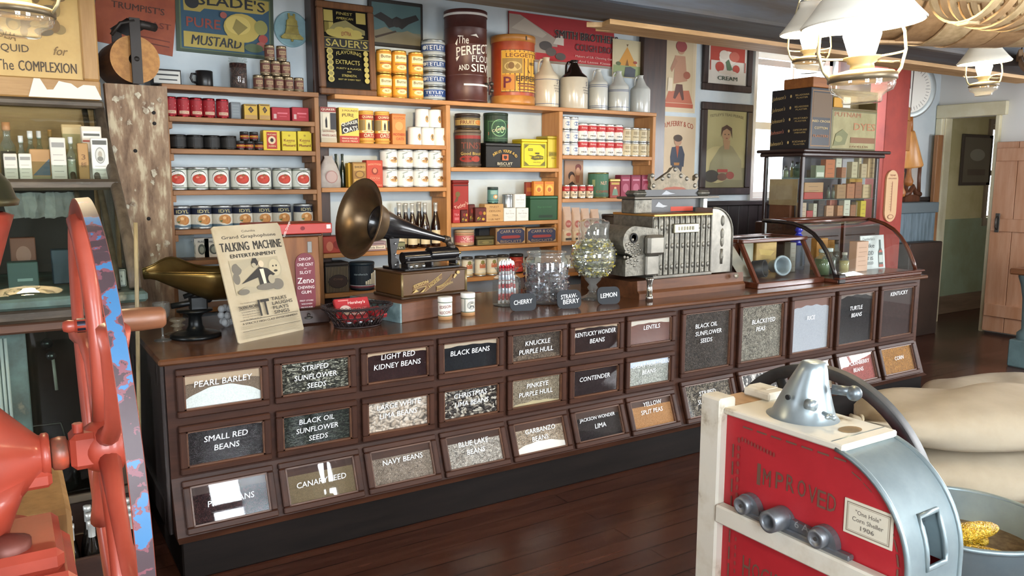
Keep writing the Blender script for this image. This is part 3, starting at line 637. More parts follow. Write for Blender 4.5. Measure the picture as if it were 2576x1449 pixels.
# shelf of red coffee tins
red = [('r', -1, 0, 2, 1, '#9c2029'), ('p', [(.1, .62), (.9, .76), (.9, .68), (.4, .6), (.85, .48), (.8, .42), (.1, .56)], '#e9d9c9'), ('r', .1, .08, .9, .26, '#d9c0a0'), ('t', 'COFFEE', .5, .17, .6, .1, '#8d1a22'), ('r', -1, .94, 2, 1, '#7c1a22')]
cans('coffee_tin', 'red coffee tin with white sash', 'of five behind the weathered post', [(415, 442, 246), (444, 474, 246), (477, 508, 246), (509, 540, 247), (543, 576, 248)], L1, 1.46, red, 'tin', 'red coffee tins on the left shelf', body='#7c1a22', paper='#9c2029')
pk('spice_tin', 'grey spice tin beside the row of red coffee tins', 'tin', 581, 606, 257, L1, 1.44, .05, '#6f7478', [('r', .1, .1, .9, .9, '#7d8488')]+lines(.3, .8, 4, '#a9aeb0'))
yb = [('r', .04, .04, .96, .96, '#c9a23a'), ('r', .06, .06, .94, .30, '#b08b52'), ('p', [(.3, .68), (.5, .86), (.72, .62), (.5, .42)], '#2a2420'), ('e', .5, .64, .1, .1, '#7d5a2a'), ('r', .1, .9, .9, .95, '#5a3a1a')]
for i, (a, b) in enumerate([(614, 648), (652, 680)]): pk('cocoa_box', 'yellow cocoa box with black diamond, %s of the pair' % ('left' if i == 0 else 'right'), 'box', a, b, 262, L1, 1.44, .055, '#a88433', yb, [('r', .1, .1, .9, .9, '#8d7440')])
rb = [('r', .03, .03, .97, .97, '#a6202c'), ('r', .1, .16, .25, .5, '#c7a7a0'), ('r', .3, .52, .85, .62, '#d6707a'), ('r', .4, .3, .8, .36, '#c4525c')]
for i, (a, b) in enumerate([(684, 730), (735, 777)]): pk('tea_box', 'low red tea box, %s of two at the shelf end' % ('left' if i == 0 else 'right'), 'box', a, b, 270, L1, 1.44, .06, '#99202b', rb)
# shelf of dark tins and mustard
cans('dark_tin', 'plain dark round tin', 'of four on the mustard shelf', [(427, 469, 340), (470, 509, 340), (511, 553, 341), (554, 593, 341)], L2, 1.465, [('r', -1, 0, 2, 1, '#23211f'), ('r', -1, .8, 2, .84, '#3a3733')], 'tin', 'dark round tins', body='#2c2a28', paper='#23211f')
jar_art = [('r', -1, .1, 2, .9, '#8d2b22'), ('r', -1, .38, 2, .68, '#d7a82b'), ('t', 'MUSTARD', .5, .53, .7, .18, '#6d1e17'), ('r', -1, .0, 2, .1, '#4e1a16')]
r_, h_, ps_, f_ = cans('mustard_jar', 'tiny red and yellow mustard jar', 'on the lower tier beside the dark tins', [(596, 615, 357), (616, 637, 357), (641, 664, 357)], L2, 1.455, jar_art, 'jar', 'tiny mustard jars', body='#3a3634', paper='#8d2b22', lid='#2e2a28')
for i in range(2): dup(f_, ((ps_[i]+ps_[i+1])/2, 1.455, L2+h_+.005), 'tiny red and yellow mustard jar, %s of two on the upper tier' % ('left' if i == 0 else 'right'))
m1 = [('r', .05, .04, .95, .96, '#d9b932'), ('r', .2, .08, .8, .92, '#b33126'), ('e', .5, .52, .22, .2, '#e0c9a0'), ('e', .5, .52, .1, .1, '#33221c'), ('t', 'MUSTARD', .5, .8, .5, .07, '#ead9a0'), ('t', 'KEEN', .5, .22, .4, .08, '#ead9a0')]
pk('mustard_tin', 'yellow mustard tin with red panel and round portrait medal', 'tin', 662, 705, 328, L2, 1.44, .06, '#cfae2e', m1, [('r', .1, .1, .9, .9, '#c0a02a')], None, None, 1)
m2 = [('r', .03, .03, .97, .97, '#d6bf2e'), ('e', .5, .78, .08, .05, '#a88a1a'), ('t', 'Keens', .5, .54, .74, .14, '#7d2a1c'), ('t', 'and', .5, .42, .2, .05, '#7d2a1c'), ('t', 'Mustard', .5, .28, .8, .13, '#7d2a1c')]
for i, (a, b) in enumerate([(709, 746), (749, 784)]): pk('mustard_tin', 'plain yellow mustard tin with brown lettering, %s of the two' % ('left' if i == 0 else 'right'), 'tin', a, b, 330, L2, 1.44, .055, '#cdb52c', m2, None, None, None, 1)

# ================================================================== goods, top board
# black and gold glass sign in a wooden frame
GOLD = P('#c9b768', .35, .55); BG = P('#12110f', .25)
A = atY(806, 245, 1.44); B_ = atY(948, 248, 1.44); zt = atY(876, 8, 1.47).z
fx0, fx1 = A.x, B_.x; fw = fx1-fx0; fh = zt-TOP
sg = thing('framed_sign', 'black and gold glass advertising sign in a moulded wooden frame', 'sign', ((fx0+fx1)/2, 1.43, TOP)); sg.rotation_euler.x = -.06
FW_ = wood('#7a5233', '#553520', 'z', .4, 3, .05, .2); k = MB(); b = .038
for a in ((-fw/2, fw/2, 0, b), (-fw/2, fw/2, fh-b, fh), (-fw/2, -fw/2+b, b, fh-b), (fw/2-b, fw/2, b, fh-b)): k.cbox(a[0], a[1], 0, .03, a[2], a[3], FW_, .006)
k.build('frame', sg, False)
k = MB(); k.box(-fw/2+b-.002, fw/2-b+.002, .014, .02, b-.002, fh-b+.002, BG); cv = front(k, 0, .014, b, fw-2*b, fh-2*b)
cv.art([('r', .02, .84, .22, .98, GOLD), ('r', .74, .84, .96, .98, GOLD), ('t', 'FINEST', .48, .95, .36, .035, GOLD), ('t', 'AMERICAN', .48, .89, .38, .03, GOLD), ('r', .02, .70, .22, .83, GOLD), ('p', [(.24, .82), (.5, .87), (.72, .80), (.93, .76), (.93, .70), (.06, .70)], '#7d7445'),
        ('e', .2, .70, .15, .045, GOLD), ('e', .36, .73, .13, .05, GOLD), ('e', .54, .73, .14, .05, GOLD), ('e', .72, .71, .14, .045, GOLD), ('e', .5, .67, .40, .035, GOLD), ('t', 'EXTRA', .5, .69, .22, .05, '#7a2418', {'arc': .01}), ('r', .0, .505, 1, .635, '#1f1d18'), ('r', .0, .50, 1, .506, GOLD), ('r', .0, .632, 1, .638, GOLD),
        ('t', "SAUER'S", .5, .572, .94, .095, GOLD, {'bold': 1.2}), ('t', 'FLAVORING', .53, .435, .56, .048, GOLD, {'arc': .03, 'bold': .5}), ('t', 'EXTRACTS', .5, .335, .54, .055, GOLD, {'bold': .5}), ('t', 'PURITY & FLAVOR', .52, .255, .56, .022, GOLD, {'bold': .3}), ('t', 'AND', .52, .215, .1, .018, GOLD, {'bold': .3}), ('t', 'STRENGTH.', .52, .165, .34, .03, GOLD, {'bold': .4}), ('t', 'BEST BY EVERY TEST', .52, .115, .5, .018, GOLD, {'bold': .3})])
for i in range(6): cv.art([('e', .10, .46-.07*i, .07, .04, GOLD), ('e', .91, .46-.07*i, .055, .035, GOLD)]); cv.art([('e', .10, .46-.07*i, .045, .022, '#8d7f45')])
k.build('sign_face', sg, False)
k = MB(); k.box(-fw/2+b, fw/2-b, .009, .0105, b, fh-b, glass('#ffffff', 1.45, .8)); k.build('glass_pane', sg, False)
# dark picture of a bird, standing behind the cans
A = atY(930, 118, 1.59); B_ = atY(1067, 118, 1.59); pz = atY(1000, 2, 1.6).z; zb = atY(1000, 120, 1.6).z
pw = B_.x-A.x; k = MB(); cx = (A.x+B_.x)/2
k.cbox(A.x, B_.x, 1.60, 1.619, zb, pz, P('#2b2723', .6), .005); cv = front(k, cx, 1.60, zb, pw, pz-zb)
cv.art([('r', .06, .08, .95, .92, '#4e6a6a'), ('r', .06, .08, .95, .34, '#6b6a58'), ('p', [(.06, .30), (.3, .42), (.5, .30), (.7, .38), (.95, .28), (.95, .08), (.06, .08)], '#77705a'), ('p', [(.08, .62), (.22, .72), (.42, .60), (.5, .66), (.60, .62), (.86, .74), (.92, .64), (.72, .52), (.6, .40), (.5, .46), (.36, .40), (.28, .52)], '#221f1c'), ('e', .5, .52, .07, .09, '#2c2723'), ('p', [(.1, .2), (.48, .36), (.5, .33), (.12, .16)], '#3b2e22')])
tag(k.build_at('picture', (cx, 1.61, zb)), 'dark framed picture of a spread-winged bird behind the yellow cans', 'picture')
# rack boards under picture
yc_ = [('r', -1, 0, 2, 1, '#e2a93c'), ('r', -1, .90, 2, 1, '#c98a2c'), ('r', -1, 0, 2, .08, '#c8862a'), ('r', .02, .52, .98, .86, '#f3e2ae'), ('t', 'Butter', .5, .74, .72, .15, '#5a3a1c'), ('r', .05, .36, .95, .44, '#b5682a'), ('e', .5, .24, .34, .12, '#f0dba2'), ('t', 'NUT', .5, .24, .3, .1, '#8a4a20')]
r_, h_, ps_, f_ = cans('yellow_can', 'sunlit yellow can', 'of the lower three beside the black gold sign', [(950, 983, 188), (984, 1025, 190), (1027, 1066, 192)], TOP, 1.475, yc_, 'can', 'sunlit yellow cans', body='#c9a050', paper='#e2a93c')
for i in range(3): dup(f_, (ps_[i], 1.475, TOP+h_+.002), 'sunlit yellow can, %s of the upper three beside the black gold sign' % nth(i, 3))
tet = [('r', -1, 0, 2, 1, '#8f979c'), ('r', -1, .28, 2, .78, '#2c477c'), ('t', 'TETLEY', .6, .53, .86, .34, '#d8dee2'), ('e', .08, .53, .12, .16, '#c5ccd2'), ('r', -1, .86, 2, .9, '#d0d4d4'), ('r', -1, .1, 2, .14, '#d0d4d4')]
tet2 = [('r', -1, 0, 2, 1, '#a9b0b2'), ('r', -1, .22, 2, .9, '#2b4a86'), ('t', 'TETLEY', .55, .62, .86, .28, '#dfe5e8'), ('t', 'TEA BAGS', .55, .3, .6, .12, '#dfe5e8')]
p = atY(1093, 230, 1.49); r_ = 29.5*depth_of(p)/F_PX; zz = TOP
for i, yt in enumerate([217, 180, 143, 99]):
    zt = atY(1093, yt+3, 1.49).z; lbl = ['at the bottom', 'second from the bottom', 'third from the bottom', 'on top'][i]
    t = can_proto('tea_tin', 'round silver and blue tea tin, %s of the stack of four' % lbl, 'tin', r_, zt-zz-.0015, tet if i else tet2, '#9aa0a2', '#8f979c', 'stack of blue tea tins', -.45); t.location = (p.x, 1.50, zz); zz = zt
# flour sifter: tall brown bin with tap-like crank
p = atY(1170, 200, 1.48); r_ = 53.5*depth_of(p)/F_PX; h_ = atY(1170, 34, 1.50).z-TOP; BR = P('#4a2722', .42, .1, '#57302a', 6)
sf = thing('flour_sifter', 'tall brown flour bin with white lettering on the top board', 'flour bin', (p.x, 1.47, TOP))
k = MB(); k.lathe([(0, 0), (r_, 0), (r_*1.02, .006), (r_*1.0, .012), (r_*.99, h_*.28), (r_*1.012, h_*.285), (r_*.98, h_*.30), (r_*.985, h_*.62), (r_*1.0, h_*.625), (r_*.985, h_*.63), (r_*.985, h_*.80), (r_*1.0, h_*.805), (r_*.985, h_*.81), (r_*.985, h_*.93)], BR, n=40)
cv = wrap(k, 0, 0, 0, r_*.995, h_, -.5, .0006); WH = P('#e4e0d8', .6)
cv.art([('t', 'The', .44, .665, .26, .085, WH, {'rot': -.04}), ('t', 'PERFECTION', .93, .575, 1.32, .10, WH, {'rot': .13, 'shear': .1}), ('t', 'FLOUR', .95, .465, .62, .07, WH, {'rot': .02}), ('t', 'AND', .45, .365, .25, .06, WH, {'rot': .10}), ('t', 'SIEVE', .95, .365, .66, .085, WH, {'rot': .02}), ('r', .45, .17, 1.2, .19, WH), ('p', [(.25, .62), (.32, .68), (.30, .60)], WH), ('p', [(.27, .47), (.36, .49), (.29, .43)], WH), ('p', [(.60, .71), (.74, .73), (.80, .69), (.72, .705)], WH)])
k.build('body', sf, False)
k = MB(); k.lathe([(r_*.985, h_*.93), (r_*1.015, h_*.93), (r_*1.015, h_*.995), (r_*.99, h_), (r_*.9, h_), (r_*.86, h_*.985), (0, h_*.985)], BR, n=40); cv = wrap(k, 0, 0, h_*.935, r_*1.015, .014); cv.rect(-PI*r_, .0, PI*r_, .014, WH, 40); k.build('lid', sf, False)
k = MB(); a = .62; q = Vector((r_*math.sin(a), -r_*math.cos(a), 0)); nrm = Vector((math.sin(a), -math.cos(a), 0)); tx = Vector((math.cos(a), math.sin(a), 0))
k.tube([q+Vector((0, 0, h_*.20)), q+nrm*.03+Vector((0, 0, h_*.20))], .008, DTIN); k.tube([q+nrm*.028+Vector((0, 0, h_*.08)), q+nrm*.03+Vector((0, 0, h_*.14)), q+nrm*.03+Vector((0, 0, h_*.26)), q+nrm*.028+Vector((0, 0, h_*.27))], .006, P('#5a3a36', .4, .5))
k.ball(q+nrm*.042+Vector((0, 0, h_*.20)), .014, DTIN); k.ball(q+nrm*.044+Vector((0, 0, h_*.125)), .014, DTIN); k.build('crank', sf, False)
# pepper bin
p = atY(1284, 200, 1.50); r_ = 54*depth_of(p)/F_PX; h_ = atY(1284, 96, 1.50).z-TOP; OR = P('#b5542a', .38, 0, '#9c3d22', 5); OT = P('#c98a44', .4, 0, '#b0702e', 6)
pb = thing('pepper_bin', 'large orange spice bin with yellow printed panel beside the flour bin', 'spice bin', (p.x, 1.47, TOP))
k = MB(); k.lathe([(0, 0), (r_*1.02, 0), (r_*1.03, .01), (r_*1.03, h_*.115), (r_, h_*.125)], OT, n=40); k.lathe([(r_, h_*.12), (r_, h_*.90)], OR, n=40)
cv = wrap(k, 0, 0, 0, r_, h_, -.36, .0006); YL = '#d8a436'
cv.art([('r', .12, .17, 1.1, .78, '#5a2c1c'), ('r', .135, .18, 1.09, .77, YL), ('r', .15, .44, .62, .74, '#9a7b42'), ('e', .4, .54, .2, .07, '#c7ab6a'), ('e', .36, .55, .07, .05, '#7d5a30'), ('p', [(.62, .70), (1.05, .70), (1.05, .45), (.80, .45)], '#4a2a1c'), ('t', 'BEST', .92, .585, .22, .04, '#1e1412'), ('r', .155, .655, 1.08, .745, YL), ('t', "LEGGETT'S", .66, .70, .84, .06, '#6a3418', {'bold': 1.2}), ('r', .14, .20, .44, .42, '#c77f2e'), ('t', 'P', .28, .31, .18, .16, '#6d2232', {'bold': 2}), ('t', 'EPPER', .75, .365, .56, .075, '#2c1a14', {'bold': 1.2}), ('r', .50, .285, 1.08, .30, '#5a2c1c'), ('r', .52, .245, 1.06, .27, '#8d5526'), ('r', .52, .20, 1.06, .215, '#7d431f'), ('f', .14, .18, 1.085, .765, .008, '#e8c471')])
k.build('body', pb, False); k = MB(); k.lathe([(r_*1.0, h_*.90), (r_*1.035, h_*.90), (r_*1.035, h_*.99), (r_*1.01, h_), (0, h_)], OT, n=40); q = Vector((r_*1.035*math.sin(.05), -r_*1.035, 0)); k.cbox(q.x-.004, q.x+.004, q.y-.004, q.y+.004, h_*.915, h_*.975, DTIN, .001); k.build('lid', pb, False)
# stoneware jugs
def jug(label, x0, x1, yt, top_mat, body_mat, sh, band, crest=False):
    p = atY((x0+x1)/2, 240, 1.50); r = (x1-x0)/2*depth_of(p)/F_PX*.99; h = atY((x0+x1)/2, yt+2, 1.50).z-TOP
    t = thing('stoneware_jug', label, 'jug', (p.x, 1.495, TOP), 'stoneware jugs on the top board')
    k = MB(); k.lathe([(0, 0), (r*.97, 0), (r, .006), (r, h*sh*.97), (r*.97, h*sh)], body_mat, n=36)
    cv = wrap(k, 0, 0, 0, r, h, .2, .0005)
    for v in band: cv.rect(-PI*r, h*v, PI*r, h*v+.0035, '#3f4f78', 40); cv.l -= 1
    cv.l += 1
    if crest: cv.art([('t', '5', .62, .50, .1, .09, '#4a4f5c'), ('t', 'PATENT JUGS', .62, .42, .42, .03, '#4a4f5c'), ('t', 'STONE WARE', .62, .37, .36, .03, '#4a4f5c'), ('t', 'ST LOUIS', .62, .32, .3, .03, '#4a4f5c')])
    k.build('body', t, False)
    k = MB(); k.lathe([(r*.97, h*sh), (r*.92, h*(sh+.03)), (r*.60, h*(sh+.62*(1-sh)-.12)), (r*.30, h*.90), (r*.25, h*.93), (r*.25, h*.985), (r*.30, h*.99), (r*.28, h), (r*.16, h), (r*.16, h*.95)], top_mat, n=32); k.build('shoulder', t, False)
    k = MB(); k.tube([(-r*.25, .01, h*.96), (-r*.48, .01, h*.95), (-r*.62, .01, h*.88), (-r*.66, .01, h*(sh+.08)), (-r*.70, .01, h*(sh+.03))], r*.085, top_mat, 8); k.build('handle', t, False)
CRJ = P('#d3c9b4', .22, 0, '#c8bda6', 6, (1, 1, 1), 0, .4, .7, None, 0, .4); GRJ = P('#c9cac4', .22, 0, '#bcbdb6', 6, (1, 1, 1), 0, .4, .7, None, 0, .4); BRJ = P('#1c1512', .2, coat=.5); CRJ2 = P('#c9c1b1', .22, 0, '#bfb6a5', 6, (1, 1, 1), 0, .4, .7, None, 0, .4)
jug('largest cream stoneware jug with one blue line, beside the orange bin', 1340, 1405, 143, CRJ, CRJ, .615, (.54, .06), True)
jug('stoneware jug with glossy dark brown shoulder', 1407, 1478, 150, BRJ, CRJ2, .64, (), True)
jug('slim grey stoneware jug with pairs of thin blue lines', 1480, 1528, 172, GRJ, GRJ, .66, (.60, .56, .10, .06))
jug('squat grey stoneware jug with dark blue bands', 1529, 1581, 177, GRJ, GRJ, .62, (.52, .49, .1))
jug('plain grey stoneware jug at the right end of the top board', 1584, 1635, 188, GRJ, GRJ, .63, ())

# ================================================================== goods, middle shelf
oat_face = lambda a, b, c: None
qw = [('r', 0, 0, 1, 1, '#c9c1ae'), ('r', 0, .86, 1, 1, '#8d3430'), ('t', 'QUAKER', .5, .93, .86, .07, '#e6dcc4'), ('r', .62, .32, 1, .84, '#35353b'), ('r', .12, .38, .56, .82, '#d9d0bb'), ('p', [(.3, .42), (.42, .42), (.42, .62), (.36, .74), (.28, .62)], '#2c2a2c'), ('r', .05, .3, .95, .37, '#b0a58e'), ('t', 'ROLLED', .5, .31, .7, .045, '#7d2a26', {'arc': .012}), ('t', 'WHITE OATS', .5, .2, .9, .06, '#8d3430'), ('r', 0, .0, 1, .13, '#b9ae96')]
pk('oat_box', 'grey and red oat box leaning at the left end of the oat shelf', 'box', 806, 845, 269, M1, 1.43, .08, '#bdb4a0', qw)
qy = [('r', 0, 0, 1, 1, '#d9ba58'), ('t', '3 POUNDS', .55, .92, .8, .055, '#3a3020'), ('t', 'PURE', .45, .78, .6, .09, '#2a2418', {'arc': .02}), ('p', [(.08, .52), (.95, .72), (.98, .38), (.12, .24)], '#26242a'), ('t', 'QUAKER', .52, .56, .86, .11, '#efe9d8', {'rot': .2}), ('t', 'OATS', .6, .40, .66, .13, '#efe9d8', {'rot': .2}), ('e', .3, .36, .13, .075, '#efe9d8'), ('e', .3, .36, .085, .05, '#26242a'), ('r', 0, 0, 1, .2, '#a8332c'), ('t', 'WHOLE ROLLED', .5, .13, .8, .045, '#ead9b8'), ('t', 'QUICK MEALS', .5, .05, .8, .045, '#ead9b8')]
pk('oat_box', 'tall yellow oat box with slanted black lettering band', 'box', 853, 902, 271, M1, 1.42, .10, '#c9a848', qy, [('r', 0, 0, 1, 1, '#a7843a'), ('r', .2, .3, .8, .7, '#8d6c2c')])
qc = [('r', -1, 0, 2, 1, '#d9a648'), ('r', -1, .78, 2, .95, '#a4382c'), ('t', 'QUAKER', .5, .865, .88, .1, '#efdfb0'), ('r', .32, .40, .68, .76, '#e9d7a2'), ('p', [(.42, .42), (.58, .42), (.57, .6), (.5, .70), (.43, .6)], '#3b3230'), ('r', .74, .4, 1.2, .76, '#4b4540'), ('r', -.2, .4, .26, .76, '#8d7a52'), ('e', .5, .36, .46, .055, '#efdfb0'), ('t', 'OLD FASHIONED', .5, .36, .7, .035, '#8d2f24', {'arc': .02}), ('r', -1, .13, 2, .31, '#a63c2d'), ('t', 'OATS', .5, .22, .64, .13, '#f1e3bb'), ('r', -1, 0, 2, .06, '#b9822e')]
cans('oat_drum', 'yellow cardboard oat drum with red bands', 'of the pair', [(902, 939, 281), (941, 980, 283)], M1, 1.47, qc, 'drum', 'yellow oat drums', body='#c99a44', paper='#d9a648', met=False, lid='#cf9f4a')
mo = [('r', 0, 0, 1, 1, '#cf8242'), ('t', 'SCOTCH', .5, .86, .84, .08, '#9c3a22'), ('e', .5, .6, .3, .14, '#d99a5c'), ('t', 'MOTHERS', .5, .32, .9, .09, '#b0442a'), ('t', 'OATS', .55, .18, .6, .09, '#b0442a'), ('r', 0, .94, 1, 1, '#b5692e')]
pk('oat_box', 'orange oat box between the oat drums and the white cups', 'box', 987, 1020, 286, M1, 1.43, .08, '#c4763a', mo)
cup = [('r', -1, 0, 2, 1, '#e9e7e2'), ('e', .72, .45, .2, .2, '#c99a5c'), ('e', .7, .48, .1, .12, '#7d6a48'), ('r', -1, .93, 2, 1, '#d5d2cb')]
def taper_can(name, label, cat, r, h, art, group):
    t = thing(name, label, cat, (0, 0, 0), group); k = MB(); k.lathe([(0, 0), (r, 0), (r, .004), (r*.93, h*.97), (r*.95, h), (0, h)], P('#e6e4df', .4), n=28)
    Canvas(k, lambda u, v, l: Vector(((r*(1-.07*v/h)+l)*math.sin(u/r), -(r*(1-.07*v/h)+l)*math.cos(u/r), v)), 2*r, h).art(art); k.build('body', t, False)
    k = MB(); k.lathe([(r*.95, h-.003), (r*.97, h-.001), (r*.96, h+.003), (0, h+.003)], TIN, n=28); k.build('lid', t, False); return t
xs = [atY((a+b)/2, 345, 1.465).x for a, b in ((1026, 1059), (1060, 1090), (1091, 1121))]; r_ = (xs[1]-xs[0])/2-.0015; h_ = atY(1075, 322, 1.465).z-M1
c0 = taper_can('white_can', 'small white tapered can, leftmost on the lower tier beside the orange oat box', 'can', r_, h_, cup, 'white tapered cans'); c0.location = (xs[0], 1.465, M1)
for i in (1, 2): dup(c0, (xs[i], 1.465, M1), 'small white tapered can, %s on the lower tier beside the orange oat box' % nth(i, 3))
for i in (0, 1): dup(c0, ((xs[i]+xs[i+1])/2+.008, 1.465, M1+h_+.0035), 'small white tapered can, %s of two on the upper tier' % ('left' if i == 0 else 'right'))
# second row: bag, bottles, boxes, white corn cans
p0 = atY(806, 470, 1.44); p1 = atY(860, 470, 1.44); bw = p1.x-p0.x; bh = atY(828, 392, 1.45).z-M2
k = MB(); BAGW = P('#b9b2ac', .7, 0, '#a69d98', 12); secs = [(.0, 1, 1), (.25, 1.04, 1.05), (.5, .93, .85), (.75, .66, .5), (.93, .36, .22), (1, .42, .1)]
vs = []; n = 20
for z, a, b in secs:
    for i in range(n): th = 2*PI*i/n; c_ = math.copysign(abs(math.cos(th))**.6, math.cos(th)); s_ = math.copysign(abs(math.sin(th))**.6, math.sin(th)); vs.append((bw/2*a*c_, .045*b*s_, bh*z))
k.add(vs, [(j*n+i, j*n+(i+1) % n, (j+1)*n+(i+1) % n, (j+1)*n+i) for j in range(5) for i in range(n)]+[tuple(range(n))], BAGW, True); cv = front(k, 0, -.048, 0, bw, bh); cv.art([('e', .5, .34, .28, .2, '#9d7672'), ('e', .5, .34, .24, .17, '#b59c96')])
o = k.build('sugar_bag', None, False); o.location = ((p0.x+p1.x)/2, 1.475, M2); tag(o, 'greyish white paper bag tapering to a tied top, on the middle shelf', 'bag')
def bottle(name, label, loc, r, h, gl='#1c1411', neck=.36, foil='#c9c9c6', labelcol=None, group=None, crown=None):
    t = thing(name, label, 'bottle', loc, group); g = P(gl, .12, coat=.4)
    k = MB(); k.lathe([(0, 0), (r*.95, 0), (r, .008), (r, h*.42), (r*.9, h*.52), (r*.5, h*.70), (r*neck, h*.78), (r*neck*.95, h*.95)], g, n=20); k.build('body', t, False)
    k = MB(); k.lathe([(r*neck*1.12, h*.80), (r*neck*1.08, h*.94), (r*neck*1.25, h*.95), (r*neck*1.25, h), (0, h)], P(foil, .4, .5), n=16); k.build('cap', t, False)
    if labelcol: k = MB(); k.lathe([(r*1.01, h*.08), (r*1.01, h*.38)], P(labelcol, .5), n=20, a0=-PI*.95, a1=-.05*PI); k.build('paper_label', t, False)
    return t
for i, (px, rr) in enumerate(((819, .02), (850, .021), (866, .021))):
    p = atY(px, 420, 1.53); bottle('bottle', 'dark glass bottle behind the grey bag, %s' % ('left one beside the shelf end', 'second from the yellow box', 'nearest to the yellow box')[i], (p.x, 1.56, M2), .0175, atY(px, 387, 1.53).z-M2, '#20281f', .38, '#3a443c', None, 'dark bottles behind the grey bag')
pk('box', 'mustard yellow box end between the dark bottles and brown tin', 'box', 876, 886, 410, M2, 1.47, .05, '#b8962f')
bx = [('r', .04, .03, .96, .97, '#8d6a34'), ('r', .08, .66, .92, .92, '#a88648'), ('t', "BAKER'S", .5, .82, .7, .1, '#3a2414'), ('e', .5, .52, .34, .15, '#6b4a22'), ('e', .5, .52, .26, .11, '#9c7a3c'), ('r', .08, .06, .92, .34, '#b5924c'), ('t', 'COCOA', .5, .24, .6, .09, '#4a2c16'), ('t', 'BREAKFAST', .5, .13, .6, .05, '#4a2c16')]
pk('cocoa_tin', 'brown and gold cocoa tin left of the tall red box', 'tin', 887, 922, 408, M2, 1.43, .07, '#7a5a2c', bx, [('r', .1, .05, .9, .95, '#a8862f')])
rx = [('r', .03, .03, .97, .97, '#b4432f'), ('t', 'BAKING POWDER', .5, .84, .8, .07, '#d99a78', {'arc': .02}), ('e', .5, .6, .2, .13, '#7d2a1e'), ('e', .5, .62, .12, .09, '#c9785c'), ('t', 'COCOA', .5, .34, .6, .08, '#dba488'), ('t', 'FOR THE TABLE', .5, .08, .8, .05, '#dba488'), ('r', .2, .42, .8, .425, '#dba488'), ('r', .2, .26, .8, .265, '#dba488')]
pk('cocoa_box', 'tall red printed box beside the white corn cans', 'box', 922, 963, 403, M2, 1.425, .07, '#a83a29', rx)
crn = [('r', -1, 0, 2, 1, '#dfe0de'), ('e', .62, .42, .32, .2, '#c9ac84'), ('e', .70, .46, .16, .16, '#7d5a38'), ('e', .50, .38, .14, .08, '#b58a58'), ('e', .78, .34, .1, .08, '#e0bc7c'), ('p', [(.1, .5), (.18, .78), (.24, .52)], '#9aa6a4'), ('p', [(.1, .82), (.4, .95), (.44, .9), (.16, .78)], '#8f9c9c'), ('r', -1, .95, 2, 1, '#b5b8b8')]
xs4 = [(957, 998, 377), (1000, 1037, 376), (1039, 1075, 376), (1076, 1112, 377)]
rs = []; 
for a, b, y in xs4: q = atY((a+b)/2, y+30, 1.48); rs.append((q.x, (b-a)/2*depth_of(q)/F_PX))
r_ = (rs[3][0]-rs[0][0])/6-.001; h_ = (atY(1040, 377, 1.48).z-M2)/2-.001
c0 = can_proto('corn_can', 'white can with brown picture, leftmost of the lower four', 'can', r_, h_, crn, '#c0c3c3', '#dfe0de', 'stacked white cans on the middle shelf', .1); c0.location = (rs[0][0], 1.48, M2)
for j in range(2):
    for i in range(4):
        if i+j: dup(c0, (rs[0][0]+(2*r_+.002)*i, 1.48, M2+j*(h_+.002)), 'white can with brown picture, %s of the %s four' % (nth(i, 4), 'upper' if j else 'lower'))
# third row: dark bottles, boxes behind the horn
for i, (px, yc, yt) in enumerate(((1004, 1.49, 510), (1021, 1.56, 511), (1037, 1.49, 511), (1055, 1.56, 508), (1069, 1.49, 510), (1096, 1.52, 509))):
    p = atY(px, 560, yc); bottle('sauce_bottle', 'dark bottle with silver foil neck behind the phonograph, %s' % nth(i, 6), (p.x, yc, M3), .0315, atY(px, yt, yc).z-M3, '#22110d', .36, '#cfcfca', '#d6c9a8', 'foil-necked bottles on the middle shelf')
pk('biscuit_box', 'low red patterned biscuit box behind the horn mouth', 'box', 812, 897, 594, M3, 1.43, .12, '#9c3327', [('r', .03, .05, .97, .95, '#a83b2c'), ('e', .2, .4, .1, .3, '#c9785c'), ('e', .8, .4, .1, .3, '#c9785c'), ('e', .5, .5, .2, .3, '#8a241c')])
pk('biscuit_box', 'lilac biscuit box with white name strip under the horn', 'box', 908, 972, 607, M3, 1.42, .09, '#8d7682', [('r', .02, .06, .98, .94, '#a08c96'), ('r', .1, .14, .98, .6, '#8a4a3c'), ('r', .12, .18, .96, .56, '#e8e2d6'), ('t', 'Uneeda Biscuit', .54, .37, .76, .22, '#3b2622'), ('r', .1, .72, .9, .8, '#6b5863')])
pk('biscuit_box', 'small red box end left of the lilac biscuit box', 'box', 898, 908, 608, M3, 1.43, .08, '#8a231d')
pk('tea_tin', 'square green-grey tin lettered tea, behind the phonograph support', 'tin', 991, 1020, 609, M3, 1.405, .045, '#5d5f4e', [('r', .05, .5, .95, .9, '#7d8060'), ('r', .1, .1, .9, .4, '#33342c'), ('t', 'TEA', .5, .25, .6, .2, '#d9d9cc')])
